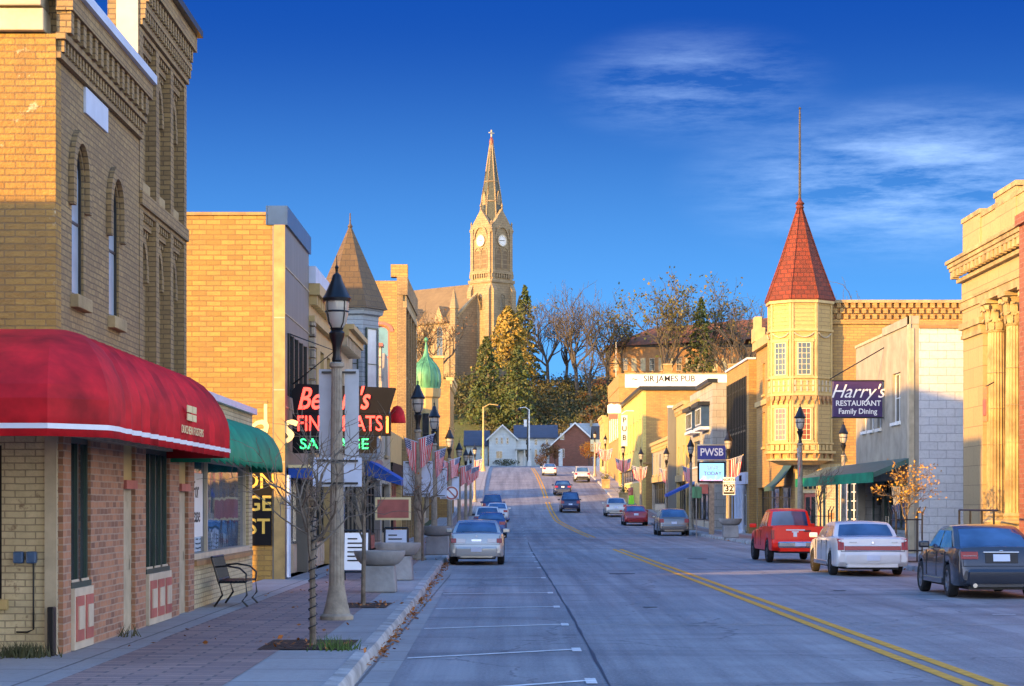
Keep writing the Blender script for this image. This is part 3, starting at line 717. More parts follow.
for u in (35.13, 37.2, 42.57): o.fbox(FL, u - .05, u + .05, .98, 2.75, -.16, -.06, beige_panel)
o.fbox(FL, 35.1, 42.6, .98, 1.08, -.16, .02, beige_panel).fbox(FL, 35.18, 42.5, 2.65, 2.75, -.16, -.06, beige_panel)
o = o.build('display_window', C_); MB().fbox(FL, 35.1, 42.6, 1.0, 2.74, -.12, -.11, blue_glass).build('pane', o)
w = MB(); w.fbox(FL, 35.3, 36.9, 1.35, 2.45, -.105, -.1, letter_white)
w.text('For', .42, (XL - .098, 36.1, 2.15), (0, 1, 0), (1, 0, 0), letter_black, ext=.003, sx=1.1); w.text('Lease', .38, (XL - .098, 36.1, 1.72), (0, 1, 0), (1, 0, 0), letter_black, ext=.003, sx=1.1)
tag(w.build('window_poster'), 'white paper poster with black writing inside the display window below the green awning', 'poster')
st = []
n = 48
for i in range(n + 1): y = lerp(32.4, 42.7, i / n); st.append(((XL, y), (-4.62, y)))
awning('awning', 'dark green canvas awning with scalloped lower edge over the low shop', st, [(0, 3.5), (.25, 3.47), (.5, 3.38), (.72, 3.24), (.88, 3.05), (.97, 2.85), (1, 2.7), (1, 2.56)], green_cloth, sag=.07, scallop=.06)

trim_gold = plain('weathered tan trim', (.42, .28, .10), .6, var=.25)
# ======================================================= LEFT 4: golden brick side wall, panelled front, sausage shop
D = thing('brick_building', 'meat shop building with golden brick side wall and grey metal panel front', 'building', (XL, 49.5, .15))
z0, z1, H = 49.5, 55.3, 8.75
shell(-1, z0, z1, H + .05, 0, 6.5, grey_metal_panel, gold_brick, [(49.8, 55.0, .15, 2.8), (50.0, 54.6, 4.5, 6.0)], root=D, sideh=H)
MB().fbox(FL, z0 - .05, z1 + .05, H - .25, H + .2, -.4, .06, dark_blue_metal).fbox(FC(z0), -5.75, XL - .41, H - .25, H + .2, .0, .05, dark_blue_metal).build('parapet_cap', D)
w = MB(); w.fbox(FC(z0), -11.7, -5.75, H - .02, H + .05, -.3, .06, rust_brick); w.build('coping', D)
w = MB(); w.fbox(FC(z0), -5.56, XL, .15, H - .25, .0, .05, trim_gold)
for v in (2.9, 4.6, 6.3): w.fbox(FC(z0), -5.56, XL, v, v + .03, .05, .055, tan_paint)
w.build('corner_trim', D)
w = MB()
for v in (4.2, 6.4, 7.5): w.fbox(FL, z0, z1, v, v + .03, 0, .02, tan_paint)
w.build('panel_joint', D)
for i in range(4):
    a = lerp(50.1, 54.5, i / 4); l = MB()
    for k in range(14): l.extr(FL, [(-.12, 4.55 + k * .1), (-.02, 4.5 + k * .1), (-.02, 4.53 + k * .1), (-.12, 4.58 + k * .1)], a + .08, a + 1.0, blue_glass)
    l.fbox(FL, a, a + .08, 4.5, 6.0, -.15, .04, dark_frame).fbox(FL, a + 1.0, a + 1.1, 4.5, 6.0, -.15, .04, dark_frame); l.build('louvre_panel', D)
storefront(D, FL, 49.8, 55.0, .15, 2.8, rec=.3, fm=chrome, bulk=beige_panel, n=4, door=(53.0, 54.0), bh=.75, gm=blue_glass)
MB().tube([(-5.2, 49.36, .2), (-5.2, 49.36, 2.6)], .05, plate_white).build('downpipe', D)
# painted ghost sign and border on the side wall
g = MB(); f = FC(z0)
g.fbox(f, -9.5, -5.72, 4.28, 4.38, 0, .012, ochre_brick); g.fbox(f, -5.8, -5.72, 2.9, 4.28, 0, .012, letter_cream)
g.text("Bernie's", 1.15, (-6.95, z0 - .01, 3.72), (1, 0, 0), (0, -1, 0), letter_cream, shear=.35, ext=.004, bold=.01)
g.build('painted_sign', D)
sg = MB(); sg.fbox(f, -8.2, -5.62, .95, 2.75, 0, .05, sign_dark)
for t, v in (('ON', 2.45), ('GE', 1.92), ('ST', 1.38)): sg.text(t, .50, (-5.92, z0 - .055, v), (1, 0, 0), (0, -1, 0), letter_gold, ext=.004, bold=.008)
tag(sg.build('wall_sign'), 'dark wall board with gold capital letters on the golden brick side wall', 'sign')

# neon sign
N_ = thing('neon_sign', "black projecting neon sign reading Bernie's Fine Meats over the meat shop", 'neon sign', (-5.1, 50.2, 3.2))
f = FC(50.2)
w = MB(); w.prism(f, [(-5.16, 4.09), (-2.92, 4.09), (-2.74, 4.70), (-5.08, 4.80), (-5.22, 4.62)], -.35, 0, sign_dark)
w.fbox(f, -5.2, -2.86, 3.56, 4.08, -.32, .03, sign_dark); w.fbox(f, -5.2, -3.2, 3.14, 3.54, -.3, 0, sign_dark)
w.tube([(-5.2, 50.35, 4.8), (-4.2, 50.35, 5.6), (-5.28, 50.35, 6.0)], .02, black_metal)
w.build('sign_box', N_)
def txt(t, size, x, v, mat, y, **k): return MB().text(t, size, (x, y, v), (1, 0, 0), (0, -1, 0), mat, **k)
txt("Bernie's", .74, -4.24, 4.42, neon_red, 50.18, shear=.35, ext=.02, bold=.010, sx=.72).build('neon_script', N_)
txt('FINE MEATS', .52, -4.07, 3.83, neon_red, 50.15, ext=.02, bold=.004, sx=.75).build('neon_lettering', N_)
txt('SAUSAGE', .36, -4.2, 3.35, neon_green, 50.18, ext=.02, bold=.002, sx=1.1).build('neon_lettering', N_)
MB().fbox(f, -2.96, -2.90, 3.62, 4.02, .03, .06, neon_orange).build('neon_tube', N_)
# shop fascia awning (blue and white box) below the sign
w = MB(); w.box(XL, -4.6, 50.2, 55.0, 2.55, 2.78, blue_cloth).box(XL, -4.58, 50.18, 55.02, 2.79, 2.86, letter_cream).box(-4.95, -4.59, 50.19, 55.01, 2.52, 2.55, salmon_panel)
tag(w.build('fascia_canopy'), 'flat blue and cream shop canopy below the neon sign', 'canopy')

# ======================================================= LEFT 5: cream two storey with cornice
E = thing('shop_building', 'cream two storey shop with bracketed cornice beyond the grey panelled front', 'building', (XL, 55.4, .15))
z0, z1, H = 55.4, 63.0, 8.1
ops = [(56.6, 57.7, 4.5, 6.2), (58.7, 59.8, 4.5, 6.2), (60.8, 61.9, 4.5, 6.2), (55.9, 62.5, .15, 2.9)]
shell(-1, z0, z1, H, 0, 6.5, cream_trim, gold_brick, ops, root=E)
w = MB(); w.fbox(FL, z0 - .03, z1, 7.75, 8.2, -.3, .18, plate_white); w.fbox(FL, z0, z1, 7.45, 7.75, 0, .28, cream_trim); dentils(w, FL, z0 + .1, z1, 7.2, 7.45, 0, .2, .5, .2, cream_trim)
w.build('cornice', E)
for v0, v1 in ((6.75, 6.9), (3.95, 4.2)): MB().fbox(FL, z0, z1, v0, v1, 0, .15, cream_trim).build('belt_course', E)
w = MB()
for k in range(24): w.fbox(FL, z0 + .02, z0 + .5, .2 + k * .28, .44 + k * .28, 0, .14, field_stone)
w.build('quoins', E)
for o in ops[:3]: window(E, FL, *o, fm=white_paint, gm=blue_glass, bars=(1, 2), sill=cream_trim)
storefront(E, FL, 55.9, 62.5, .15, 2.9, fm=dark_frame, bulk=beige_panel, n=4, door=(58.8, 59.8), bh=.7)

# ======================================================= LEFT 6: slate blue house with dark pointed turret
G_ = thing('turret_building', 'slate blue two storey shop with dark pointed turret roof', 'building', (XL, 63.2, .15))
z0, z1, H = 63.2, 76.0, 7.6
ops = [(64.2, 65.2, 4.4, 6.1), (66.0, 67.0, 4.4, 6.1), (63.6, 75.6, .15, 2.9)]
shell(-1, z0, z1, H, 0, 6.5, tan_paint, gold_brick, ops, root=G_)
w = MB(); w.fbox(FL, z0, 69.5, 7.0, 7.2, 0, .45, cream_trim); w.fbox(FL, z0, 69.4, 7.2, 7.35, 0, .6, cream_trim); dentils(w, FL, z0 + .1, 69.3, 6.7, 7.0, 0, .4, .55, .2, tan_paint); w.fbox(FL, z0, 69.4, 7.35, 7.75, -.3, .05, tan_paint)
w.build('cornice', G_)
for o in ops[:2]: window(G_, FL, *o, fm=white_paint, gm=win_glass, sill=cream_trim)
storefront(G_, FL, 63.6, 75.6, .15, 2.9, fm=dark_frame, bulk=beige_panel, n=6, door=(68.8, 69.8), bh=.7)
tx, ty = -5.45, 71.6
w = MB(); w.lathe((tx, ty, 3.4), [(.9, 0), (1.02, .25), (1.02, .4), (.97, .42), (.97, 4.9), (1.1, 4.95), (1.18, 5.2)], 6, blue_clap, smooth=False, a0=R(0)); w.build('turret_bay', G_)
w = MB(); w.lathe((tx, ty, 8.6), [(1.28, -.06), (1.24, .04), (.5, 1.75), (.06, 2.75)], 6, brick('brown slate roof', (.13, .082, .028), (.09, .058, .022), (.04, .03, .018), bw=.3, bh=.2, stain=.35, rough=.7), smooth=False, a0=0); w.lathe((tx, ty, 11.3), [(.05, 0), (.09, .1), (.03, .2), (.02, .55)], 8, roof_dark); w.build('turret_roof', G_)
for k in (-90, -30, 30):
    a = R(k); n = (math.cos(a), math.sin(a)); u = (-n[1], n[0]); fr = Fr(tx + .84 * n[0], ty + .84 * n[1], u, n)
    window(G_, fr, -.34, .34, 4.2, 7.9, rec=-.08, fm=green_frame, gm=sky_glass, bars=(1, 3), fw=.05)

# ======================================================= LEFT 7: small stone shop with stepped front
I_ = thing('stone_shop', 'small field stone shop with stepped gable front and red topped chimney', 'building', (XL, 89, .15))
z0, z1, H = 86.5, 93.0, 6.6
shell(-1, z0, z1, H, 0, 10, stucco, field_stone, [(87.0, 92.5, .15, 2.8), (88.5, 90.8, 4.0, 5.4)], root=I_)
w = MB(); w.prism(FL, [(z0, H), (z1, H), (z1, 7.0), (91.2, 7.0), (90.2, 8.3), (88.6, 8.3), (87.6, 7.0), (z0, 7.0)], -.3, .02, stucco); w.build('gable', I_)
w = MB(); w.box(-6.1, XL - .02, 86.6, 87.4, H, 8.45, field_stone).box(-6.18, XL + .05, 86.52, 87.48, 8.45, 8.58, salmon_panel); w.build('chimney', I_)
window(I_, FL, 88.5, 90.8, 4.0, 5.4, fm=white_paint, gm=win_glass, bars=(2, 2), sill=stone)
storefront(I_, FL, 87.0, 92.5, .15, 2.8, n=3, door=(90.6, 91.6))
# plain shop between the turret and the stone shop
P_ = thing('shop_building', 'plain grey one storey shop between the pointed turret and the stone shop', 'building', (XL, 76.2, .15))
shell(-1, 76.2, 86.3, 4.6, 0, 10, grey_block, gold_brick, [(76.8, 85.7, .15, 2.9)], root=P_)
storefront(P_, FL, 76.8, 85.7, .15, 2.9, n=5, door=(80.5, 81.5), fm=dark_frame, bulk=salmon_panel)
MB().fbox(FL, 76.3, 86.2, 3.1, 3.7, 0, .08, dark_blue_metal).build('sign_band', P_)
w = MB(); w.extr(FL, [(0, 3.6), (0, 3.0), (1.3, 2.62), (1.3, 2.82)], 77.0, 83.5, blue_cloth)
tag(w.build('awning'), 'sloping blue canvas awning over the plain grey shop', 'awning')

# ======================================================= LEFT 8: ochre three storey block
J_ = thing('brick_building', 'three storey ochre brick block with red arched side window', 'building', (XL, 103, .15))
z0, z1, H = 103.0, 114.5, 12.9
X8 = wx(403, 103); fr8 = Fr(X8, 0, (0, 1), (1, 0))
ops = []
for i in range(4):
    c = 104.7 + i * 2.8; ops += [(c - .5, c + .5, 4.6, 7.2, .5), (c - .5, c + .5, 8.3, 10.9, .5)]
ops.append((103.6, 114, .15, 3.0))
sx = wx(381, 103)
shell(-1, z0, z1, H, 0, 10, grey_tan_brick, ochre_brick, ops, root=J_, fx=X8, sideops=[(sx - .42, sx + .42, 7.6, 10.7, .3)])
w = MB()
for a in (103.0, 105.8, 108.6, 111.4, 114.0): w.fbox(fr8, a, a + .5, .2, 11.6, 0, .15, grey_tan_brick)
w.fbox(fr8, z0, z1, 11.6, 11.9, 0, .18, stone); dentils(w, fr8, z0 + .1, z1, 11.9, 12.2, 0, .16, .6, .3, stone); w.fbox(fr8, z0 - .05, z1 + .1, 12.2, 13.1, -.3, .22, grey_tan_brick); w.fbox(fr8, z0 - .05, z0 + .7, 13.1, 13.7, -.6, .22, ochre_brick)
w.build('cornice', J_)
for o in ops[:8]: window(J_, fr8, *o, fm=green_frame, sill=stone)
ro = window(J_, FC(z0), sx - .42, sx + .42, 7.6, 10.7, .3, fm=salmon_panel, gm=teal_glass, bars=(1, 2), fw=.08, bw=.08, sill=salmon_panel, label='red framed arched window with teal glass')
MB().ring(FC(z0), sx, 10.4, .44, .62, 0, math.pi, 0, .05, salmon_panel, 10, 1, .8).build('arch_hood', ro)
storefront(J_, fr8, 103.6, 114, .15, 3.0, n=6, door=(109, 110.2))
# low shop between stone shop and ochre block
P2 = thing('shop_building', 'low cream shop just before the ochre brick block', 'building', (XL, 93.2, .15))
shell(-1, 93.2, 102.8, 5.2, 0, 10, cream_trim, gold_brick, [(93.8, 102.2, .15, 2.9)], root=P2)
storefront(P2, FL, 93.8, 102.2, .15, 2.9, n=5, door=(97.5, 98.5), fm=salmon_panel, bulk=salmon_panel)
MB().fbox(FL, 93.3, 102.7, 3.1, 3.8, 0, .1, sign_dark).build('sign_band', P2)
w = MB(); w.lathe((0, 0, 0), [(0.02, 1.1), (.35, 1.0), (.6, .7), (.72, .3), (.75, 0)], 10, red_cloth)
rd = w.build('dome_awning'); rd.location = (-4.95, 92.2, 5.5); rd.scale = (.5, .5, .7); tag(rd, 'small rounded red awning hood on the stone shop front', 'awning')

# ======================================================= LEFT 9: onion dome building
K_ = thing('dome_building', 'corner building with pale green onion dome on its bay', 'building', (XL, 118, .2))
z0, z1 = 118.0, 137.0
shell(-1, z0, z1, 7.9, 0, 11, ochre_brick, ochre_brick, [(119, 120.2, 4.6, 6.6), (122, 123.2, 4.6, 6.6), (118.6, 136.5, .2, 3.1)], root=K_, fx=-6.0)
f9 = Fr(-6.0, 0, (0, 1), (1, 0))
for a in (119, 122): window(K_, f9, a, a + 1.2, 4.6, 6.6, sill=stone)
storefront(K_, f9, 118.6, 136.5, .2, 3.1, n=7, door=(126, 127.2))
dx, dy = -5.05, 126.5
w = MB(); w.lathe((dx, dy, 3.6), [(.3, -.5), (.72, 0), (.76, .2), (.74, .3), (.74, 4.7), (.86, 4.8), (.9, 5.3)], 12, cream_trim, smooth=False); w.build('corner_bay', K_)
w = MB(); w.lathe((dx, dy, 8.9), [(.84, 0), (.84, .1), (.90, .4), (.89, .8), (.80, 1.15), (.60, 1.48), (.36, 1.72), (.21, 1.92), (.12, 2.25), (.07, 2.6), (.04, 2.8), (.03, 2.85)], 20, copper_green)
w.lathe((dx, dy, 11.7), [(.03, 0), (.11, .08), (.13, .16), (.09, .26), (.01, .32)], 10, copper_green)
for i in range(10):
    a = 2 * math.pi * i / 10; w.tube([(dx + r * math.cos(a), dy + r * math.sin(a), 8.9 + z) for r, z in ((.85, .1), (.91, .4), (.90, .8), (.81, 1.15), (.61, 1.48), (.37, 1.72), (.22, 1.92))], .02, copper_green, 4)
w.build('onion_dome', K_)
for k in range(8):
    a = R(k * 45 - 90)
    if math.sin(a) > .3: continue
    n = (math.cos(a), math.sin(a)); fr = Fr(dx + .72 * n[0], dy + .72 * n[1], (-n[1], n[0]), n)
    window(K_, fr, -.2, .2, 5.0, 7.4, rec=-.05, fm=green_frame, fw=.04)
# ======================================================= LEFT far: yellow corner shop etc.
def simple_shop(side, z0, z1, H, wm, label, nwin, cat='building', name='shop_building', trim=None, depth=12, fm=None, gm=None, levels=1, fx=None, corn=.3, sidem=None, door=True, awn=None):
    X = fx if fx is not None else (XL if side < 0 else XR); b = prof(z0) + .1; b1 = prof(z1)
    t = thing(name, label, cat, (X, z0, b)); fr = Fr(X, 0, (0, 1), (-side, 0)); top = b + 3.2; ops = [(z0 + .5, z1 - .5, b1 + .15, top)]; L = z1 - z0
    hh = (H - top - .8) / levels
    wins = []
    for l in range(levels):
        for i in range(nwin):
            c = z0 + L * (i + .5) / nwin; wdt = min(1.1, L / nwin * .55); wins.append((c - wdt / 2, c + wdt / 2, top + .7 + l * hh, top + .7 + l * hh + min(2., hh * .66)))
    shell(side, z0, z1, H, b, depth, wm, sidem or wm, ops + wins, root=t, fx=X)
    trim = trim or cream_trim
    w = MB(); w.fbox(fr, z0 - .03, z1 + .03, H - .1, H + .18, -.33, corn, trim); w.fbox(fr, z0, z1, H - .4, H - .1, 0, corn * .6, trim); dentils(w, fr, z0 + .1, z1, H - .65, H - .4, 0, corn * .5, .7, .3, trim); w.build('cornice', t); MB().fbox(fr, z0, z1, top + .02, top + .5, 0, .12, trim).build('sign_band', t)
    for o in wins: window(t, fr, *o, fm=fm or white_paint, gm=gm or win_glass, sill=trim)
    storefront(t, fr, z0 + .5, z1 - .5, b1 + .15, top, n=max(2, int(L / 2)), door=(z0 + L * .5, z0 + L * .5 + 1.0), fm=fm)
    return t, fr
simple_shop(-1, 139, 152, 9.2, cream_trim, 'pale cream two storey shop just past the onion dome building', 4, fx=-6.2, trim=stone)
simple_shop(-1, 172, 184, 12.2, ochre_brick, 'sunlit yellow three storey corner building with brick chimney at left end of row', 3, levels=2, fx=wx(450, 172), trim=cream_trim)
cy = MB().box(-6.3, -5.5, 173, 174.2, 11.8, 14.0, ochre_brick).box(-6.4, -5.4, 172.9, 174.3, 14.0, 14.2, cream_trim)
cy.build('chimney', bpy.data.objects['shop_building.005'] if False else [o for o in bpy.data.objects if o.get('label', '').startswith('sunlit yellow three')][0])
simple_shop(-1, 153, 171, 6.8, stucco, 'low stucco shop before the sunlit yellow corner building', 4, fx=-6.6)
simple_shop(-1, 205, 214, 7.4, white_paint, 'small white shop standing by the far left cross street', 3, fx=-7.0, depth=6)
# off-frame neighbour, then added unseen blocks, whose shadows cross the street
def offblock(label, x0, x1, y0, y1, H, m, name='brick_building'):
    t = thing(name, label, 'building', (x1, y0, .1)); w = MB(); w.box(x0, x1, y0, y1, 0, H, m); w.build('wall', t); MB().box(x0 - .15, x1 + .15, y0 - .15, y1 + .15, H, H + .2, roof_tar).build('roof', t)
    fr = Fr(x1, 0, (0, 1), (1, 0)); n = max(2, int((y1 - y0) / 3))
    for i in range(n):
        c = lerp(y0, y1, (i + .5) / n)
        for v in (1.0, 4.6): window(t, fr, c - .55, c + .55, v, v + 1.8, rec=-.08, sill=stone)
    return t
offblock('brick building beside the camera on the left side of the street', -19, -5.5, -30, 16.9, 7.22, gold_brick)
offblock('unseen brick shade block added behind the meat shop', -20, -12.2, 49.7, 58.2, 12.3, ochre_brick)  # added to cast the shade on the restaurant wall
offblock('big pale unseen shade block added left of the street end', -40, -15, 296, 346, 23.5, stucco)  # added out of view to put the far houses in shade
# ======================================================= RIGHT 1: bank with columns
BK = thing('bank_building', 'limestone bank with tall fluted columns and heavy cornice at right edge', 'building', (15.0, 50, .15))
fb = Fr(15.0, 0, (0, 1), (-1, 0))
w = MB(); w.wall(fb, 46, 65.2, 0, 9.2, [(50.5, 53.5, 1.3, 6.5), (55.8, 57.2, 1.3, 5.0), (58.6, 60.4, 1.3, 6.4)], stone_ashlar, .4); w.build('facade', BK)
w = MB(); w.box(15.4, 34, 64.8, 65.2, 0, 9.2, stone_ashlar).box(15.4, 34, 46, 46.4, 0, 9.2, stone_ashlar).box(33.6, 34, 46.4, 64.8, 0, 9.2, stone_ashlar); w.build('rear_wall', BK)
MB().box(15.41, 33.5, 46.5, 64.7, 8.6, 8.8, roof_tar).build('roof', BK)
for o in ((50.5, 53.5, 1.3, 6.5), (58.6, 60.4, 1.3, 6.4)): window(BK, fb, *o, rec=.2, bars=(3, 4), fm=dark_frame, sill=stone)
w = MB(); w.fbox(fb, 61.4, 64.65, .0, .9, 0, 1.34, stone); w.fbox(fb, 61.6, 64.5, .9, 7.2, 0, 1.14, stone_ashlar)
w.fbox(fb, 61.55, 64.55, .9, 1.15, 0, 1.24, stone); w.fbox(fb, 61.55, 64.55, 7.2, 7.32, 0, 1.22, stone); dentils(w, fb, 61.65, 64.5, 7.32, 7.5, 0, 1.22, .2, .12, stone); w.fbox(fb, 61.5, 64.6, 7.5, 7.7, 0, 1.28, stone); w.fbox(fb, 61.6, 64.5, 7.7, 8.15, 0, 1.17, stone_ashlar)
w.build('corner_pier', BK)
def column(x, y):
    w = MB(); vb = 1.25
    w.box(x - .48, x + .48, y - .48, y + .48, .0, vb - .15, stone).box(x - .44, x + .44, y - .44, y + .44, vb - .15, vb, stone)
    w.lathe((x, y, vb), [(.43, 0), (.46, .06), (.43, .13), (.37, .16), (.36, .22), (.39, .27), (.36, .32), (.335, .36)], 24, stone)
    o = w.build('column', BK); s = MB(); N = 80; rows = []
    for t in [i / 14 for i in range(15)]:
        z = lerp(vb + .36, 7.15, t); r = .325 * (1 - .14 * t ** 1.6)
        rows.append([Vector((x + rr * math.cos(a), y + rr * math.sin(a), z)) for a, rr in ((2 * math.pi * k / N, r * (1 if k % 4 == 0 else (.93 if k % 4 != 2 else .905))) for k in range(N + 1))])
    s.grid(rows, stone, True)
    for z in (2.6, 3.7, 4.8, 5.9): s.lathe((x, y, z), [(.30, 0), (.318, .008), (.30, .016)], 20, tan_paint)
    s.build('shaft', o, sharp=60)
    c = MB(); c.lathe((x, y, 7.15), [(.28, 0), (.32, .04), (.28, .09), (.29, .3), (.33, .6), (.42, .85)], 20, stone)
    for ring, (z, h, k, off) in enumerate(((7.22, .42, 8, 0), (7.45, .5, 8, math.pi / 8))):
        for i in range(k):
            a = 2 * math.pi * i / k + off; n = Vector((math.cos(a), math.sin(a), 0)); t = Vector((-n.y, n.x, 0)); rows = []
            for j in range(6):
                q = j / 5; rad = .30 + .05 * ring + .03 * q + .13 * max(0, q - .6) * 2.2; zz = z + h * min(q, .85) - (.09 if q > .9 else 0); ww = .11 * math.sin(math.pi * (.25 + .65 * q)) + .015
                rows.append([Vector((x, y, zz)) + n * (rad + .02) - t * ww, Vector((x, y, zz)) + n * (rad + .05), Vector((x, y, zz)) + n * (rad + .02) + t * ww])
            c.grid(rows, stone, True)
    for a in (45, 135, 225, 315):
        n = Vector((math.cos(R(a)), math.sin(R(a)), 0)); c.tube([Vector((x, y, 7.9)) + n * .50 + n.cross(Vector((0, 0, 1))) * k for k in (-.07, .07)], .085, stone, 10)
        c.tube([Vector((x, y, 7.45)) + n * .33, Vector((x, y, 7.75)) + n * .40, Vector((x, y, 7.93)) + n * .5], .035, stone, 6)
    c.box(x - .45, x + .45, y - .45, y + .45, 8.02, 8.15, stone); c.build('capital', o)
for y in (48.2, 50.8, 53.4, 55.9, 58.4, 60.9): column(14.15, y)
w = MB(); w.box(13.75, 14.97, 46, 64.65, -.1, .55, stone).box(13.45, 14.98, 46.2, 64.45, -.1, .35, stone); w.build('plinth', BK)
w = MB(); w.box(13.78, 15.0, 46, 64.60, 8.15, 8.4, stone).box(13.74, 15.0, 46, 64.65, 8.4, 8.48, stone).box(13.82, 15.0, 46, 64.57, 8.48, 9.05, stone_ashlar).box(13.66, 15.0, 46, 64.69, 9.05, 9.17, stone); w.build('entablature', BK)
w = MB(); prf = [(0, 9.17), (1.42, 9.17), (1.46, 9.25)]
y = 46.2
while y < 64.6: w.box(13.45, 13.66, y, y + .26, 9.2, 9.42, stone); y += .56
for x in (13.5, 14.1, 14.7): w.box(x, x + .26, 64.69, 64.91, 9.2, 9.42, stone)
w.box(13.47, 15.0, 46, 64.97, 9.43, 9.55, stone).box(13.42, 15.0, 46, 65.05, 9.55, 9.68, stone).box(13.36, 15.0, 46, 65.13, 9.68, 9.8, stone); w.build('cornice', BK, bevel=.02)
w = MB(); w.box(13.9, 14.6, 46, 64.45, 9.8, 10.85, stone_ashlar).box(13.86, 14.65, 46, 64.55, 10.85, 11.0, stone).box(13.85, 14.68, 61.95, 64.55, 9.8, 10.98, stone_ashlar).box(13.81, 14.73, 61.85, 64.65, 10.98, 11.12, stone).box(13.87, 14.7, 57.2, 59.9, 9.8, 11.15, stone_ashlar).box(13.83, 14.75, 57.1, 60, 11.15, 11.3, stone); w.build('parapet', BK)
BK.location = (15.0 + 1.38, 50 + 6.1, .15); BK.scale = (1, 1, 1.035)
w = MB(); w.box(13.55, 13.6, 59.3, 59.85, 4.0, 5.1, rust_brick); w.box(13.53, 13.55, 59.36, 59.79, 4.2, 4.7, salmon_panel); w.tube([(13.58, 59.6, 5.1), (13.85, 59.6, 5.25)], .02, black_metal)
hs_ = w.build('hanging_sign'); hs_.location += Vector((1.3, 6.1, .5)); tag(hs_, 'small rust red sign hung between the two bank columns', 'sign')
RG = thing('iron_railing', 'black iron railing on the steps in front of the bank columns', 'railing', (13.2, 58, .15))
for y in (58.6, 60.1, 61.6, 63.1): MB().tube([(13.5, y, .1), (13.5, y, 1.75)], .03, black_metal).build('post', RG)
for z in (1.75, 1.1): MB().tube([(13.5, 58.1, z), (13.5, 63.1, z)], .03, black_metal).build('rail', RG)
NB = thing('brick_building', 'red brick building at the very right edge before the bank', 'building', (14.05, 40, .15))
MB().box(14.62, 26, 40, 60.3, 0, 9.9, red_brick).build('wall', NB); MB().box(14.5, 26.1, 39.9, 60.35, 9.9, 10.2, red_brick).build('cornice', NB)
for a in (42, 45, 48, 51, 54): window(NB, Fr(14.62, 0, (0, 1), (-1, 0)), a, a + 1.1, 4.6, 6.6, rec=-.08, sill=stone)

# ======================================================= RIGHT 2: restaurant
HR = thing('restaurant_building', 'two storey restaurant with white shingled side wall and pale stucco front', 'building', (XR, 76, .15))
z0, z1, H = 76.0, 88.0, 8.45
ops = [(78.0, 79.6, 5.0, 6.85), (82.0, 82.9, 4.9, 6.6), (83.7, 84.6, 4.9, 6.6), (85.4, 86.3, 4.9, 6.6), (76.6, 87.5, .15, 2.85)]
shell(1, z0, z1, H, 0, 16, stucco, lap_siding, ops, root=HR, sideh=8.3)
w = MB(); w.fbox(FRt, z0 - .03, 81.5, 8.45, 8.75, -.3, .06, stucco).fbox(FRt, 81.6, z1, 8.45, 8.56, -.3, .05, tan_paint).fbox(FRt, z0 - .05, 76.35, .15, 8.75, .0, .06, tan_paint); w.build('parapet', HR)
MB().fbox(FC(z0), 14.8, 30.4, 8.3, 8.48, -.3, .08, rust_brick).build('coping', HR)
MB().fbox(FC(z0), 14.45, 14.62, .15, 8.3, 0, .04, tan_paint).build('corner_board', HR)
for o in ops[:4]: window(HR, FRt, *o, rec=.1, fm=white_paint, bars=(2, 2), sill=white_paint)
storefront(HR, FRt, 76.6, 87.5, .15, 2.85, rec=.6, fm=green_frame, bulk=blue_clap, n=5, door=(83.6, 84.7), bh=.8)
MB().fbox(FRt, 84.75, 84.95, 1.9, 2.2, -.5, -.3, black_metal).build('wall_lantern', HR, bevel=.03)
w = MB(); w.extr(FRt, [(0, 3.62), (0, 3.42), (1.35, 2.9), (1.35, 3.08)], 76.05, 96.5, green_metal); w.extr(FRt, [(1.35, 3.1), (1.38, 3.1), (1.38, 2.72), (1.35, 2.72)], 76.0, 96.55, green_cloth)
cn = w.build('canopy'); tag(cn, 'long dark green metal canopy over the restaurant entrance', 'canopy')
for y in (89.0, 92.5, 96.2): MB().tube([(14.4, y, .1), (14.4, y, 3.4)], .06, green_metal).build('post', cn)
SG = thing('restaurant_sign', "purple projecting sign with white script Harry's Restaurant Family Dining", 'sign', (XR, 81.4, 5.3))
f = FC(81.3); w = MB(); w.fbox(f, 12.5, 14.42, 5.3, 6.7, -.2, 0, purple_sign); w.build('sign_panel', SG, bevel=.02)
w = MB(); w.fbox(f, 12.46, 14.46, 5.26, 5.3, -.22, .02, dark_frame); w.fbox(f, 12.46, 14.46, 6.7, 6.74, -.22, .02, dark_frame); w.build('sign_frame', SG)
MB().tube([(12.4, 81.4, 6.78), (14.5, 81.4, 8.0)], .025, black_metal).tube([(13.9, 81.4, 6.7), (14.5, 81.4, 6.7)], .03, black_metal).build('bracket', SG)
w = MB(); w.text("Harry's", .74, (13.44, 81.285, 6.28), (1, 0, 0), (0, -1, 0), letter_white, shear=.4, ext=.006, bold=.0, sx=.95)
w.text('RESTAURANT', .29, (13.48, 81.285, 5.83), (1, 0, 0), (0, -1, 0), letter_white, ext=.006, bold=.004, sx=.98); w.text('Family Dining', .29, (13.46, 81.285, 5.52), (1, 0, 0), (0, -1, 0), letter_white, ext=.006, bold=.004, sx=.95)
w.build('lettering', SG)

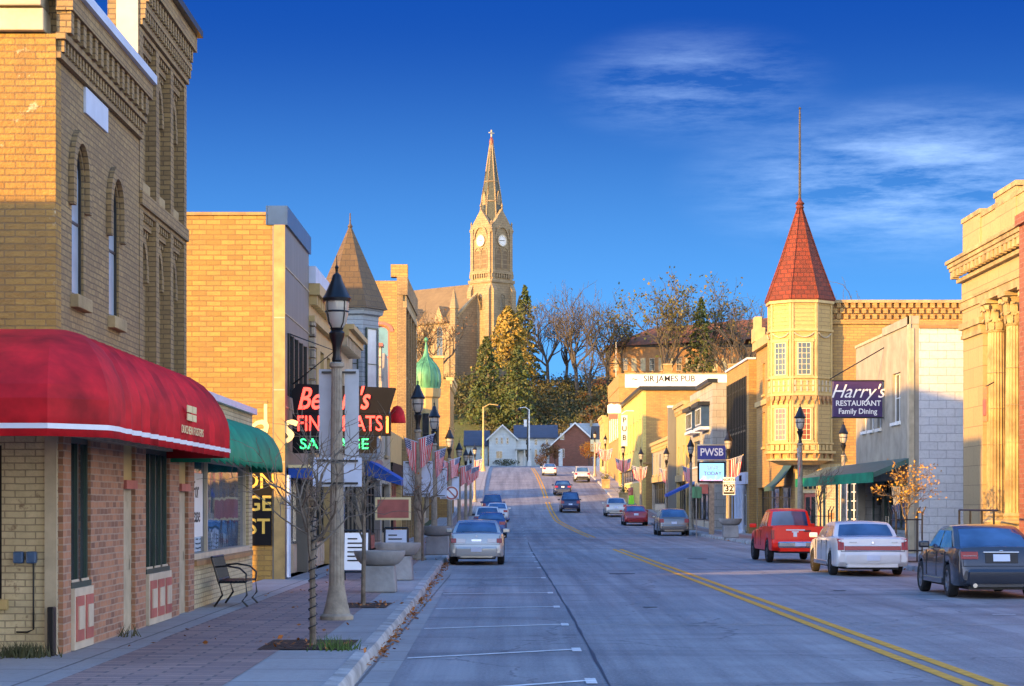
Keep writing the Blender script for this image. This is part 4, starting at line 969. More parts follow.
# ======================================================= RIGHT 3: turret building
T = thing('turret_building', 'ochre brick corner building with cream octagonal turret under a red pointed roof', 'building', (XR, 105, .15))
z0, z1, H = 105.0, 123.5, 11.2
ops = [(110, 111, 5.2, 7.2), (113, 114, 5.2, 7.2), (116, 117, 5.2, 7.2), (119.5, 120.5, 5.2, 7.2), (110, 111, 8.2, 10), (113, 114, 8.2, 10), (116, 117, 8.2, 10), (119.5, 120.5, 8.2, 10), (108.6, 122.8, .15, 2.9)]
w = MB(); w.wall(FRt, 106.2, z1, -.2, H, ops, ochre_brick, .3); w.build('facade', T)
w = MB(); w.wall(FC(z0), 15.5, 42, -.2, H, [(16.8, 17.6, .75, 3.0)], ochre_brick, .3)
w.fbox(FC(z0), 15.7, 42, 10.95, 11.15, 0, .12, ochre_brick); w.fbox(FC(z0), 15.7, 42, 12.0, 12.15, -.35, .14, stone)
w.fbox(FC(z0), 15.55, 42, 11.15, 12.0, -.3, -.1, rust_brick)
for r, v in enumerate((11.2, 11.48, 11.76)): dentils(w, FC(z0), 15.6 + .18 * (r % 2), 42, v, v + .24, -.1, .08, .36, .22, ochre_brick)
w.build('side_wall', T)
w = MB(); w.fbox(FC(z0), 15.5, 16.45, .15, 3.2, .0, .03, cream_paint_brick).fbox(FC(z0), 15.5, 42, 3.2, 3.95, 0, .08, cream_trim).fbox(FC(z0), 16.5, 16.75, .15, 3.2, 0, .1, white_paint); w.build('painted_base', T)
window(T, FC(z0), 16.8, 17.6, .75, 3.0, rec=-.02, fm=white_paint, bars=(2, 5), fw=.06, bw=.05)
MB().fbox(FC(z0), 15.95, 16.2, 1.2, 1.5, .03, .05, rust_brick).build('wall_plaque', T)
w = MB(); w.box(15.5, 42, z1 - .3, z1, 0, H, ochre_brick).box(41.7, 42, 105.3, z1 - .3, 0, H, ochre_brick); w.build('rear_wall', T); MB().box(14.8, 41.7, 105.3, z1 - .3, 10.6, 10.8, roof_tar).build('roof', T)
for o in ops[:8]: window(T, FRt, *o, fm=white_paint, sill=cream_trim)
storefront(T, FRt, 108.6, 122.8, .15, 2.9, n=6, door=(114, 115.1))
w = MB(); w.fbox(FRt, 106.5, z1 + .05, 10.9, 11.4, -.3, .25, cream_trim); MB().fbox(FRt, 106.5, z1, 7.6, 7.9, 0, .12, cream_trim).build('belt_course', T); w.fbox(FRt, 121.8, z1 + .1, 11.4, 12.2, -.3, .3, cream_trim); w.fbox(FRt, 122.6, z1 + .1, 12.2, 12.9, -.2, .2, cream_trim); w.build('cornice', T)
# chamfered corner entrance
ch = Fr(14.5, 106.1, (1 / 2 ** .5, -1 / 2 ** .5), (-1 / 2 ** .5, -1 / 2 ** .5)); L = 1.5
w = MB(); w.wall(ch, 0.0, L, -.2, 4.2, [(.35, 1.15, .15, 2.5), (.3, 1.2, 2.65, 3.2)], cream_paint_brick, .25); w.fbox(ch, -.05, .14, .15, 4.0, 0, .08, cream_trim); w.fbox(ch, L - .14, L + .05, .15, 4.0, 0, .08, cream_trim); w.build('corner_entrance', T)
d = MB(); d.fbox(ch, .35, 1.15, .15, 2.5, -.2, -.15, salmon_panel); d.fbox(ch, .45, .7, .9, 2.3, -.15, -.13, win_glass); d.fbox(ch, .8, 1.05, .9, 2.3, -.15, -.13, win_glass); do = d.build('door', T); MB().fbox(ch, .72, .78, 1.1, 1.3, -.15, -.09, chrome).build('handle', do)
window(T, ch, .3, 1.2, 2.65, 3.2, rec=.1, fm=cream_trim, bars=(3, 1), fw=.06, bw=.07)
tx, ty = 14.52, 105.2; a0 = R(22.5)
w = MB(); w.lathe((tx, ty, 0), [(1.05, 3.9), (1.5, 4.08), (1.62, 4.1), (1.62, 12.05)], 8, clapboard, smooth=False, a0=a0); w.build('turret', T)
for r0, va, vb in ((1.84, 4.46, 4.58), (1.72, 4.1, 4.2), (1.74, 4.92, 5.0), (1.70, 7.32, 7.42), (1.72, 8.16, 8.26), (1.72, 10.5, 10.62), (1.76, 11.9, 12.05)): MB().lathe((tx, ty, 0), [(1.55, va), (r0, va), (r0, vb), (1.55, vb)], 8, cream_trim, smooth=False, a0=a0).build('turret_band', T)
ap = 1.62 * math.cos(R(22.5)); hw = 1.62 * math.sin(R(22.5))
orn = MB()
for k in range(5):
    a = R(180 + 45 * (k - 1)) if False else R(135 + 45 * k)
    n = (math.cos(a), math.sin(a)); u = (-n[1], n[0]); fr = Fr(tx + ap * n[0], ty + ap * n[1], u, n)
    if k == 0: continue
    for v0, v1 in ((5.1, 6.7), (8.32, 9.95)) if k in (2, 3) else ():
        orn.fbox(fr, -.44, -.34, v0 - .05, v1 + .1, 0, .07, cream_trim).fbox(fr, .34, .44, v0 - .05, v1 + .1, 0, .07, cream_trim).fbox(fr, -.5, .5, v1 + .02, v1 + .16, .0, .10, cream_trim).fbox(fr, -.48, .48, v0 - .12, v0 - .02, 0, .1, cream_trim)
        window(T, fr, -.34, .34, v0, v1, rec=-.09, fm=letter_cream, gm=warm_reflection_glass if v0 < 6 else win_glass, bars=(3, 6), fw=.045, bw=.018)
    orn.fbox(fr, -hw, -hw + .1, 4.2, 12, 0, .05, cream_trim).fbox(fr, hw - .1, hw, 4.2, 12, 0, .05, cream_trim)
    dentils(orn, fr, -.58, .6, 4.62, 4.88, 0, .10, .30, .2, cream_trim)          # ledge boxes
    for uu in (-.5, 0, .5): orn.extr(fr, [(0, 4.45), (.16, 4.45), (.1, 4.25), (0, 4.1)], uu - .06, uu + .06, rust_brick)
    for uu in (-.45, -.15, .15, .45):                                               # pierced panel
        for vv in (7.52, 7.84): orn.fbox(fr, uu - .05, uu + .05, vv, vv + .24, 0, .03, tan_paint)
    for uu in (-.5, -.17, .17, .5): orn.prism(fr, [(uu - .13, 7.3), (uu + .13, 7.3), (uu + .1, 7.12), (uu + .03, 7.05), (uu, 6.88), (uu - .03, 7.05), (uu - .1, 7.12)], 0, .12, rust_brick)
    orn.tube([fr.p(.5 * q, 10.42 - .22 * (1 - q * q), .05) for q in (-1, -.75, -.5, -.25, 0, .25, .5, .75, 1)], .035, tan_paint, 6)
orn.build('turret_ornament', T)
w = MB(); w.lathe((tx, ty, 0), [(1.78, 12.04), (1.80, 12.10), (1.0, 14.2), (.12, 16.75)], 8, roof_red, smooth=False, a0=a0); w.build('turret_roof', T)
w = MB()
for k in range(8):
    a = a0 + k * math.pi / 4; w.tube([(tx + r * math.cos(a), ty + r * math.sin(a), z) for r, z in ((1.81, 12.1), (1.01, 14.2), (.13, 16.75))], .035, roof_red, 5)
w.lathe((tx, ty, 16.7), [(.13, 0), (.22, .1), (.16, .2), (.24, .3), (.1, .45), (.06, .6)], 10, roof_red); w.lathe((tx, ty, 17.2), [(.07, 0), (.05, 4.3), (.035, 4.5)], 8, bark); w.lathe((tx, ty, 21.7), [(.02, 0), (.08, .06), (.02, .14)], 8, bark); w.build('spire_pole', T)
w = MB(); w.extr(FRt, [(0, 4.15), (0, 4.05), (1.05, 2.75), (1.05, 2.62), (1.12, 2.62), (1.12, 2.85), (.5, 3.3)], 107.2, 110.6, green_metal)
tag(w.build('entry_canopy'), 'small flared green canopy on the left of the turret building', 'canopy')

# ======================================================= RIGHT 4: dark bank front
J2 = thing('bank_building', 'dark modern three storey bank front with tall bronze mullions', 'building', (14.1, 124, .2))
fj = Fr(14.1, 0, (0, 1), (-1, 0)); z0, z1, H = 124, 136.6, 10.5
w = MB(); w.wall(fj, z0, z1, 0, H, [(125.2, 136.0, 3.9, 9.6), (125.2, 136.0, .3, 3.1)], ochre_brick, .4); w.build('facade', J2)
w = MB(); w.box(14.5, 28, z0, z0 + .3, 0, H, ochre_brick).box(14.5, 28, z1 - .3, z1, 0, H, ochre_brick); w.build('side_wall', J2); MB().box(14.5, 28, z0 + .3, z1 - .3, 9.8, 10, roof_tar).build('roof', J2)
m = MB()
for i in range(13):
    u = lerp(125.2, 136.0, i / 12); m.fbox(fj, u - .06, u + .06, 3.9, 9.6, -.3, .08, dark_frame)
for v in (6.3, 6.6, 8.9): m.fbox(fj, 125.2, 136, v, v + .12, -.3, .02, plain('mullion tan', (.4, .3, .18), .5) if v == 6.3 else dark_frame)
o = m.build('window', J2); MB().fbox(fj, 125.2, 136, 3.9, 9.6, -.34, -.3, win_glass).build('pane', o)
MB().fbox(fj, z0 - .1, z1, H, H + .12, -.4, .12, plate_white).build('coping', J2)
w = MB(); w.fbox(fj, 124.4, 136.2, 3.15, 3.85, 0, .15, plate_white); w.text('BANK', .5, (13.93, 127, 3.5), (0, -1, 0), (-1, 0, 0), sign_dark, ext=.01); w.build('sign_band', J2)
storefront(J2, fj, 125.2, 136.0, .3, 3.1, n=4, door=(130, 131.2), fm=plate_white, bh=.3)
for u in (125.6, 127.2, 128.8): MB().lathe((13.9, u, .2), [(.22, 0), (.22, .15), (.16, .2), (.15, 2.5), (.22, 2.7), (.22, 2.9)], 14, plate_white).build('porch_column', J2)

# PWSB digital sign
PS = thing('digital_sign', 'bank digital sign with blue top panel and lit picture screen on a post', 'sign', (12.05, 122, .15))
f = FC(121.8); xa, xb = 10.95, 12.45
w = MB(); w.fbox(f, xa - .05, xb + .05, 4.55, 5.35, -.3, 0, plain('sign royal blue', (.015, .03, .26), .35)); w.fbox(f, xa - .08, xb + .08, 5.35, 5.42, -.32, .03, chrome); w.fbox(f, xa - .08, xb + .08, 4.48, 4.55, -.32, .03, chrome); w.build('sign_panel', PS)
w = MB(); w.text('PWSB', .62, ((xa + xb) / 2, 121.79, 4.95), (1, 0, 0), (0, -1, 0), letter_white, ext=.006, bold=.01, sx=.85); w.build('lettering', PS)
w = MB(); w.fbox(f, xa - .05, xb + .05, 3.2, 4.4, -.3, 0, sign_dark); s_ = w.build('screen_case', PS)
def m_screen():
    m, nt, b = newmat('lit screen'); tc = nd(nt, 'ShaderNodeTexCoord'); sp = nd(nt, 'ShaderNodeSeparateXYZ'); lk(nt, tc.outputs['UV'], sp.inputs[0])
    r = nd(nt, 'ShaderNodeMapRange'); lk(nt, sp.outputs[1], r.inputs[0]); r.inputs[1].default_value = 3.3; r.inputs[2].default_value = 3.8
    f_ = noisefac(nt, tc.outputs['UV'], 3, 2); ad = nd(nt, 'ShaderNodeMath', operation='ADD'); lk(nt, r.outputs[0], ad.inputs[0]); lk(nt, f_, ad.inputs[1])
    c = mixc(nt, ad.outputs[0], (.9, .12, .08), (.25, .55, .95)); lk(nt, c, b.inputs['Emission Color']); b.inputs['Emission Strength'].default_value = .38; b.inputs['Base Color'].default_value = (.02, .02, .02, 1); return m
scr = m_screen(); MB().fbox(f, xa + .04, xb - .04, 3.3, 4.32, 0, .01, scr).build('screen', PS)
w = MB(); w.text('SAVE', .3, (11.75, 121.78, 4.05), (1, 0, 0), (0, -1, 0), letter_white, ext=.004, bold=.006); w.text('TODAY', .3, (11.75, 121.78, 3.72), (1, 0, 0), (0, -1, 0), salmon_panel, ext=.004, bold=.006); w.build('lettering', PS)
MB().box(11.55, 11.85, 121.85, 122.05, .1, 4.5, post_concrete).box(11.0, 11.5, 121.9, 121.95, 2.55, 3.1, salmon_panel).box(10.9, 12.5, 121.9, 122.0, 3.1, 3.2, chrome).build('post', PS)

# ======================================================= RIGHT 5: grey stone front with dark bays
K2 = thing('stone_building', 'grey stone fronted building with dark bay windows beside the dark bank front', 'building', (13.2, 137, .2))
fk = Fr(13.2, 0, (0, 1), (-1, 0)); z0, z1, H = 137, 154, 9.9
ops = [(139, 143, 4.6, 6.4), (146, 151, 4.6, 6.4), (138, 153.4, .3, 3.2)]
shell(1, z0, z1, H, .1, 14, grey_block, grey_block, ops, root=K2, fx=13.2)
w = MB()
for a, b in ((139, 143.5), (146, 151)):
    w.fbox(fk, a, b, 7.1, 8.5, 0, .55, dark_blue_metal); w.fbox(fk, a - .3, b + .3, 8.5, 8.75, -.1, .8, dark_frame); w.fbox(fk, a - .1, b + .1, 6.9, 7.1, 0, .65, plate_white)
w.fbox(fk, z0 - .1, 146, H, H + .25, -.35, .3, dark_frame); w.fbox(fk, 146, z1, H - .9, H - .6, 0, .2, stone); w.build('bay', K2)
for a, b in ((139, 143.5), (146, 151)): window(K2, fk, a + .3, b - .3, 7.25, 8.35, rec=-.58, fm=plate_white, bars=(4, 1))
for o in ops[:2]: window(K2, fk, *o, fm=dark_blue_metal, bars=(4, 1), sill=plate_white)
w = MB()
for u in (138.4, 139.4, 140.4): w.fbox(fk, u, u + .3, 3.3, 6.6, 0, .35, grey_block)
w.build('pilaster', K2)
storefront(K2, fk, 138, 153.4, .3, 3.2, n=6, door=(145, 146.2))
simple_shop(1, 154.3, 163.5, 9.4, cream_trim, 'sunlit cream narrow building between grey stone front and blue fin wall', 2, fx=12.95, trim=stone)
fw_ = thing('fin_wall', 'tall blue grey blade wall standing out from the sunlit cream building', 'wall', (12.5, 164, .3)); MB().box(12.35, 13.3, 163.8, 164.4, .2, 9.5, grey_metal_panel).build('panel', fw_); MB().box(12.3, 13.35, 163.75, 164.45, 9.5, 9.65, plate_white).build('coping', fw_)
simple_shop(1, 165, 189, 7.2, stucco, 'low pale shop row between the blue fin wall and the orange brick building', 6, fx=12.8)
# ======================================================= RIGHT 6: orange brick block + pub
M2 = thing('brick_building', 'orange brick block with front coloured sunlit yellow and dark sloped eave', 'building', (12.0, 190, 1.4))
fm_ = Fr(12.0, 0, (0, 1), (-1, 0)); z0, z1, H, b = 190.0, 232.0, 12.3, 1.2
ops = [(193 + i * 5, 194.6 + i * 5, 7.2, 9.8) for i in range(8)] + [(191, 231, 4.0, 5.4)]
sunlit_yel = brick('sunlight tinted brick', (.66, .50, .15), (.58, .43, .12), (.4, .3, .1), bw=.4, bh=.14, ms=.014, stain=.25)  # yellow sunlight on the front put into the brick colour
shell(1, z0, z1, H, b, 18, sunlit_yel, ochre_brick, ops, root=M2, fx=12.0)
for o in ops[:8]: window(M2, fm_, *o, fm=white_paint, gm=sky_glass, sill=cream_trim)
storefront(M2, fm_, 191, 231, 4.0, 5.4, n=10, bh=.2)
w = MB(); w.box(11.7, 30, 189.7, 232, H, H + .35, dark_frame); w.build('eave', M2)
w = MB(); w.fbox(FC(z0), 12, 30, 5.6, 5.75, 0, .15, rust_brick).fbox(FC(z0), 13.2, 16.6, 3.2, 4.6, 0, .12, salmon_panel); w.build('wall_band', M2)
PB = thing('pub_building', 'tall pub with white painted parapet lettered Sir James Pub', 'building', (12.25, 236, 4.2))
z0, z1, H, b = 236.0, 262.0, 16.6, 4.0
w = MB(); w.box(12.25, 34.5, z0, z1, b, H - 1.5, ochre_brick); w.build('wall', PB); w = MB(); w.box(12.2, 12.9, z0 - .05, z1, H - 1.5, H + .1, ochre_brick).box(12.9, 34.5, z0 - .02, z0 + .3, H - 1.5, H, white_paint).box(12.9, 34.5, z1 - .3, z1, H - 1.5, H, ochre_brick); w.box(12.9, 34.6, z0 - .1, z0 + .35, H, H + .15, stone); w.build('parapet', PB)
w = MB(); w.text('SIR JAMES PUB', .95, (17.9, z0 - .04, H - .52), (1, 0, 0), (0, -1, 0), letter_black, ext=.01, bold=.006, sx=.97); w.text('~', 1.2, (14.0, z0 - .04, H - .52), (1, 0, 0), (0, -1, 0), letter_black, ext=.01); w.build('lettering', PB)
MB().box(12.9, 34, z0 + .3, z1 - .3, H - 1.45, H - 1.3, roof_tar).build('roof', PB)
for x in (17.6, 25.0): MB().box(x, x + .9, 240, 241, H - 1.3, H + 1.3, ochre_brick).box(x - .06, x + .96, 239.9, 241.1, H + 1.3, H + 1.45, stone).build('chimney', PB)
fp = Fr(12.25, 0, (0, 1), (-1, 0))
for i in range(5): window(PB, fp, 238 + i * 4.6, 239.4 + i * 4.6, 9.5, 12.2, rec=-.06, fm=white_paint, sill=cream_trim)
simple_shop(1, 264, 276, 13.0, cream_trim, 'pale far shop beyond the pub on the rise', 3, fx=11.8)
# projecting signs by the pub
PG = thing('pub_sign', 'white shaped hanging sign with a red lower board beside the yellow front', 'sign', (11.2, 224, 12)); f = FC(222)
MB().prism(f, [(10.3, 11.6), (11.75, 11.6), (11.75, 12.45), (11.3, 12.6), (11.0, 12.5), (10.7, 12.62), (10.3, 12.45)], -.15, 0, white_paint).build('sign_board', PG); MB().fbox(f, 10.45, 11.4, 11.0, 11.5, -.15, 0, salmon_panel).build('lower_board', PG); MB().tube([(10.3, 222.1, 12.7), (12.0, 222.1, 12.7)], .05, black_metal).build('bracket', PG)
f = FC(203); PG2 = thing('blade_sign', 'tall narrow white vertical sign with dark letters on the yellow front', 'sign', (11.3, 203, 7)); MB().fbox(f, 10.75, 11.35, 7.6, 10.6, -.15, 0, white_paint).build('sign_board', PG2); MB().tube([(10.8, 203.1, 10.7), (11.2, 203.1, 11.0), (12.05, 203.1, 11.0)], .06, plate_white).build('bracket', PG2)
w = MB()
for i, c in enumerate('TAVERN' if False else 'PUB'): w.text(c, .7, (11.05, 202.98, 10.1 - i * .85), (1, 0, 0), (0, -1, 0), letter_black, ext=.01, bold=.01)
w.build('lettering', PG2)
aw_ = MB().extr(Fr(13.2, 0, (0, 1), (-1, 0)), [(0, 3.6), (0, 3.4), (1.9, 2.5), (1.9, 2.7)], 150, 153.5, blue_cloth); tag(aw_.build('awning'), 'bright blue awning on the right side past the digital sign', 'awning')
# ======================================================= far houses
def roof_gable(mb, x0, x1, y0, y1, ze, zr, axis, mat, ov=.4, th=.18):
    """two slabs; axis 'x' = ridge along x"""
    if axis == 'x':
        ym = (y0 + y1) / 2; s = (zr - ze) / (ym - y0)
        for a, b in ((y0 - ov, ym), (y1 + ov, ym)):
            za = ze - ov * s; fr = Fr(x0 - ov, 0, (0, 1), (1, 0))
            mb.prism(fr, [(a, za), (b, zr), (b, zr + th), (a, za + th)], 0, x1 - x0 + 2 * ov, mat)
    else:
        xm = (x0 + x1) / 2; s = (zr - ze) / (xm - x0)
        for a, b in ((x0 - ov, xm), (x1 + ov, xm)):
            za = ze - ov * s; fr = Fr(0, y0 - ov, (1, 0), (0, 1))
            mb.prism(fr, [(a, za), (b, zr), (b, zr + th), (a, za + th)], 0, y1 - y0 + 2 * ov, mat)
def gable_block(root, x0, x1, y0, y1, b, ze, zr, axis, wm, rm, trim=True):
    w = MB(); w.box(x0, x1, y0, y1, b - .5, ze, wm)
    if axis == 'x':
        for x in (x0, x1 - .2): w.prism(Fr(x, 0, (0, 1), (1, 0)), [(y0, ze), (y1, ze), ((y0 + y1) / 2, zr)], 0, .2, wm)
    else:
        for y in (y0, y1 - .2): w.prism(Fr(0, y, (1, 0), (0, 1)), [(x0, ze), (x1, ze), ((x0 + x1) / 2, zr)], 0, .2, wm)
    w.build('wall', root); r = MB(); roof_gable(r, x0, x1, y0, y1, ze, zr, axis, rm); r.build('roof', root)
    if trim and axis == 'y':
        xm = (x0 + x1) / 2; s = (zr - ze) / (xm - x0); t = MB()
        for sg in (-1, 1):
            xe = xm + sg * (xm - x0 + .45); t.prism(Fr(0, y0 - .5, (1, 0), (0, -1)), [(xe, ze - .45 * s - .12), (xm, zr - .12), (xm, zr + .2), (xe, ze - .45 * s + .2)], -.1, .03, white_paint)
        t.build('trim', root)
zh = 352; bh = prof(352) - .1
HA = thing('white_house', 'white clapboard two storey house with blue grey roof at the end of the street', 'house', (wx(520, zh), zh, bh))
xa, xb, xc = wx(489, zh), wx(516, zh), wx(556, zh)
gable_block(HA, xb + .01, xc, zh + 1, zh + 8, bh, wz(437, zh), wz(425, zh), 'x', house_clap, roof_blue)
gable_block(HA, xa, xb, zh, zh + 9, bh, wz(438, zh), wz(425.5, zh), 'y', house_clap, roof_blue)
f = FC(zh); f2 = FC(zh + 1)
for px in (496.8, 501.8, 507.5): window(HA, f, wx(px - 1.3, zh), wx(px + 1.3, zh), wz(444, zh), wz(437.5, zh), rec=-.08, fm=white_paint)
window(HA, f, wx(496, zh), wx(502.5, zh), wz(458.5, zh), wz(451, zh), rec=-.08, fm=white_paint, bars=(2, 1))
for px in (536, 527, 547): window(HA, f2, wx(px - 1.5, zh), wx(px + 1.5, zh), wz(457, zh), wz(449, zh), rec=-.08, fm=white_paint); window(HA, f2, wx(px - 1.4, zh), wx(px + 1.4, zh), wz(445, zh), wz(439, zh), rec=-.08, fm=white_paint)
MB().fbox(f2, wx(519, zh), wx(523, zh), bh, wz(451, zh), 0, .1, white_paint).build('door', HA)
w = MB(); w.box(wx(515, zh), wx(531, zh), zh - .8, zh + 1, wz(450, zh), wz(449, zh), roof_pale)
for px in (516, 524, 530.5): w.box(wx(px, zh), wx(px, zh) + .15, zh - .7, zh - .55, bh, wz(450, zh), white_paint)
w.build('porch', HA)
MB().box(wx(524, zh), wx(527, zh), zh + 4, zh + 4.6, wz(428, zh), wz(418.5, zh), white_paint).build('chimney', HA)
HB = thing('brick_house', 'red brick gabled house with pale grey roof wing behind', 'house', (wx(575, zh), zh, bh))
gable_block(HB, wx(549.5, zh), wx(600, zh), zh - 1, zh + 6, bh, wz(446.5, zh), wz(423.5, zh), 'y', red_brick, roof_brown)
gable_block(HB, wx(574, zh), wx(626, zh), zh + 6.2, zh + 13, bh, wz(444, zh), wz(422, zh), 'x', house_clap, roof_pale)
f = FC(zh - 1)
window(HB, f, wx(560, zh), wx(564, zh), wz(440, zh), wz(433.5, zh), rec=-.08, fm=white_paint); window(HB, f, wx(582, zh) - 3.4, wx(584.5, zh) - 3.4, wz(458, zh), wz(449, zh), rec=-.08, fm=white_paint); window(HB, f, wx(588, zh), wx(593, zh), wz(458, zh), wz(450, zh), rec=-.08, fm=white_paint)
MB().fbox(f, wx(558.5, zh), wx(562.5, zh), bh, wz(449, zh), 0, .08, white_paint).build('door', HB)
MB().box(wx(592, zh), wx(594.5, zh), zh + 9, zh + 9.8, wz(426, zh), wz(418, zh), stone).build('chimney', HB)
HC = thing('grey_house', 'grey gabled house half hidden behind the right end of the street', 'house', (wx(606, zh), zh, bh))
gable_block(HC, wx(593, 345), wx(622, 345), 338, 345, bh, wz(441, 345), wz(428, 345), 'x', house_clap, roof_dark)
for px in (597, 604, 611): window(HC, FC(338), wx(px - 1.4, 338), wx(px + 1.4, 338), wz(458, 338), wz(449, 338), rec=-.08, fm=white_paint)
HD = thing('white_house', 'small pale house at far left with its roof hidden by flags', 'house', (wx(478, 358), 358, bh))
gable_block(HD, wx(466, 358), wx(487.5, 358), 357, 364, bh, wz(445, 358), wz(431, 358), 'x', house_clap, roof_blue)
window(HD, FC(357), wx(480, 357), wx(483, 357), wz(457, 357), wz(449, 357), rec=-.08, fm=white_paint)

# ======================================================= church on the hill
zc = 450; cx = wx(491.5, zc); cb = 26.0
CH = thing('church', 'golden stone hilltop church with clock tower and tall spire', 'church', (0, 0, 0))
s = 3.35   # half side of tower
def cw(y): return wz(y, zc) - cb
w = MB(); w.box(-s, s, -s, s, -6, cw(284), church_stone); w.box(-s + .25, s - .25, -s + .25, s - .25, cw(284), cw(229), church_stone)
for k in range(4):
    a = math.pi / 2 * k; n = (math.cos(a), math.sin(a)); u = (-n[1], n[0]); fr = Fr((s - .25) * n[0], (s - .25) * n[1], u, n)
    w.prism(fr, [(-s + .1, cw(230)), (s - .1, cw(230)), (0, cw(210.5))], -.6, .12, church_stone)
    # corner pilasters, corbel table, hood arches
    for sg in (-1, 1): w.fbox(fr, sg * (s - .75) - .4, sg * (s - .75) + .4, cw(284), cw(230), 0, .3, church_stone)
    w.fbox(fr, -s - .1, s + .1, cw(284), cw(281), 0, .55, church_stone); dentils(w, fr, -s + .1, s, cw(279), cw(275), 0, .35, .7, .35, church_stone); w.fbox(fr, -s + .3, s - .3, cw(275), cw(272), 0, .42, church_stone)
    w.ring(fr, 0, cw(240), 1.75, 2.1, 0, math.pi, .1, .3, church_stone, 10, 1, 1.35)
    for sg in (-1, 1): w.fbox(fr, sg * 1.0 - .95, sg * 1.0 - .8, cw(270), cw(254), 0, .2, church_stone); w.fbox(fr, sg * 1.0 + .8, sg * 1.0 + .95, cw(270), cw(254), 0, .2, church_stone); w.ring(fr, sg, cw(254), .8, .98, 0, math.pi, 0, .2, church_stone, 8, 1, 1.3)
    # lower buttresses
    for sg in (-1, 1): w.fbox(fr, sg * (s - .6) - .6, sg * (s - .6) + .6, -6, cw(292), .25, 1.0, church_stone); w.extr(fr, [(.25, cw(292)), (1.0, cw(292)), (.25, cw(285))], sg * (s - .6) - .6, sg * (s - .6) + .6, church_stone)
w.build('tower', CH)
for k in range(4):
    a = math.pi / 2 * k; n = (math.cos(a), math.sin(a)); u = (-n[1], n[0]); fr = Fr((s - .25) * n[0], (s - .25) * n[1], u, n)
    for sg in (-1, 1): window(CH, fr, sg * 1.0 - .8, sg * 1.0 + .8, cw(270), cw(251), 1.0, rec=-.08, fm=church_stone, gm=plain('louvre wood', (.16, .11, .06), .8) if 'louvre wood' not in MATS else MATS['louvre wood'], bars=(1, 4), fw=.12, bw=.12)
    o = MB().ring(fr, 0, cw(242), 0, 1.12, 0, 2 * math.pi, .1, .22, white_paint, 20).ring(fr, 0, cw(242), 1.12, 1.3, 0, 2 * math.pi, .1, .32, tan_paint, 20).build('clock', CH)
    h = MB()
    for q in range(12): t = q * math.pi / 6; h.prism(fr, [(math.sin(t) * .85 - .05, cw(242) + math.cos(t) * .85 - .05), (math.sin(t) * .85 + .05, cw(242) + math.cos(t) * .85 - .05), (math.sin(t) * .85 + .05, cw(242) + math.cos(t) * .85 + .05), (math.sin(t) * .85 - .05, cw(242) + math.cos(t) * .85 + .05)], .22, .26, sign_dark)
    for t, l in ((R(85), .62), (R(268), .9)): d = (math.sin(t), math.cos(t)); e = (d[1] * .06, -d[0] * .06); h.prism(fr, [(e[0], cw(242) + e[1]), (d[0] * l + e[0], cw(242) + d[1] * l + e[1]), (d[0] * l - e[0], cw(242) + d[1] * l - e[1]), (-e[0], cw(242) - e[1])], .23, .28, sign_dark)
    h.build('clock_hands', o)
    window(CH, fr, -.8, .8, cw(312), cw(294), .9, rec=-.28, fm=church_stone, bars=(1, 2), fw=.15)
w = MB(); w.lathe((0, 0, 0), [(3.1, cw(233)), (2.75, cw(222)), (2.1, cw(196)), (1.25, cw(172)), (.28, cw(143))], 8, plain('spire slate', (.06, .07, .05), .6, var=.3), smooth=False, a0=R(22.5))
for k in range(8):
    a = R(22.5 + 45 * k); w.tube([(r * math.cos(a), r * math.sin(a), z) for r, z in ((3.12, cw(233)), (2.12, cw(196)), (1.27, cw(172)), (.3, cw(143)))], .16, church_stone, 4)
for v, r in ((203, 2.33), (183, 1.66)): w.lathe((0, 0, cw(v)), [(r - .1, 0), (r + .12, .15), (r - .14, .4)], 8, church_stone, smooth=False, a0=R(22.5))
for k in range(4):
    a = math.pi / 2 * k; n = Vector((math.cos(a), math.sin(a), 0)); fr = Fr(1.9 * n.x, 1.9 * n.y, (-n.y, n.x), (n.x, n.y)); w.prism(fr, [(-.5, cw(206)), (.5, cw(206)), (.5, cw(199)), (0, cw(192)), (-.5, cw(199))], -.8, .35, church_stone)
w.build('spire', CH)
w = MB()
for k in range(4):
    a = R(45 + 90 * k); w.lathe((4.3 * math.cos(a), 4.3 * math.sin(a), cw(231)), [(.2, -.8), (.5, 0), (.25, .3), (.15, 1.2), (.28, 1.35), (.02, 1.9)], 6, church_stone, smooth=False)
    n = (math.cos(a - R(45)), math.sin(a - R(45))); w.lathe((3.2 * n[0], 3.2 * n[1], cw(211)), [(.22, 0), (.1, .5), (.3, .7), (.03, 1.4)], 6, church_stone)
w.build('pinnacles', CH)
w = MB(); w.lathe((0, 0, cw(146)), [(.3, 0), (.5, .3), (.45, 1.3), (.3, 1.6), (.12, 2.0)], 8, plain('copper brown', (.2, .05, .03), .5)); w.box(-.12, .12, -.12, .12, cw(138), cw(130), tan_paint).box(-.7, .7, -.11, .11, cw(133.5), cw(132.4), tan_paint); w.build('cross', CH)
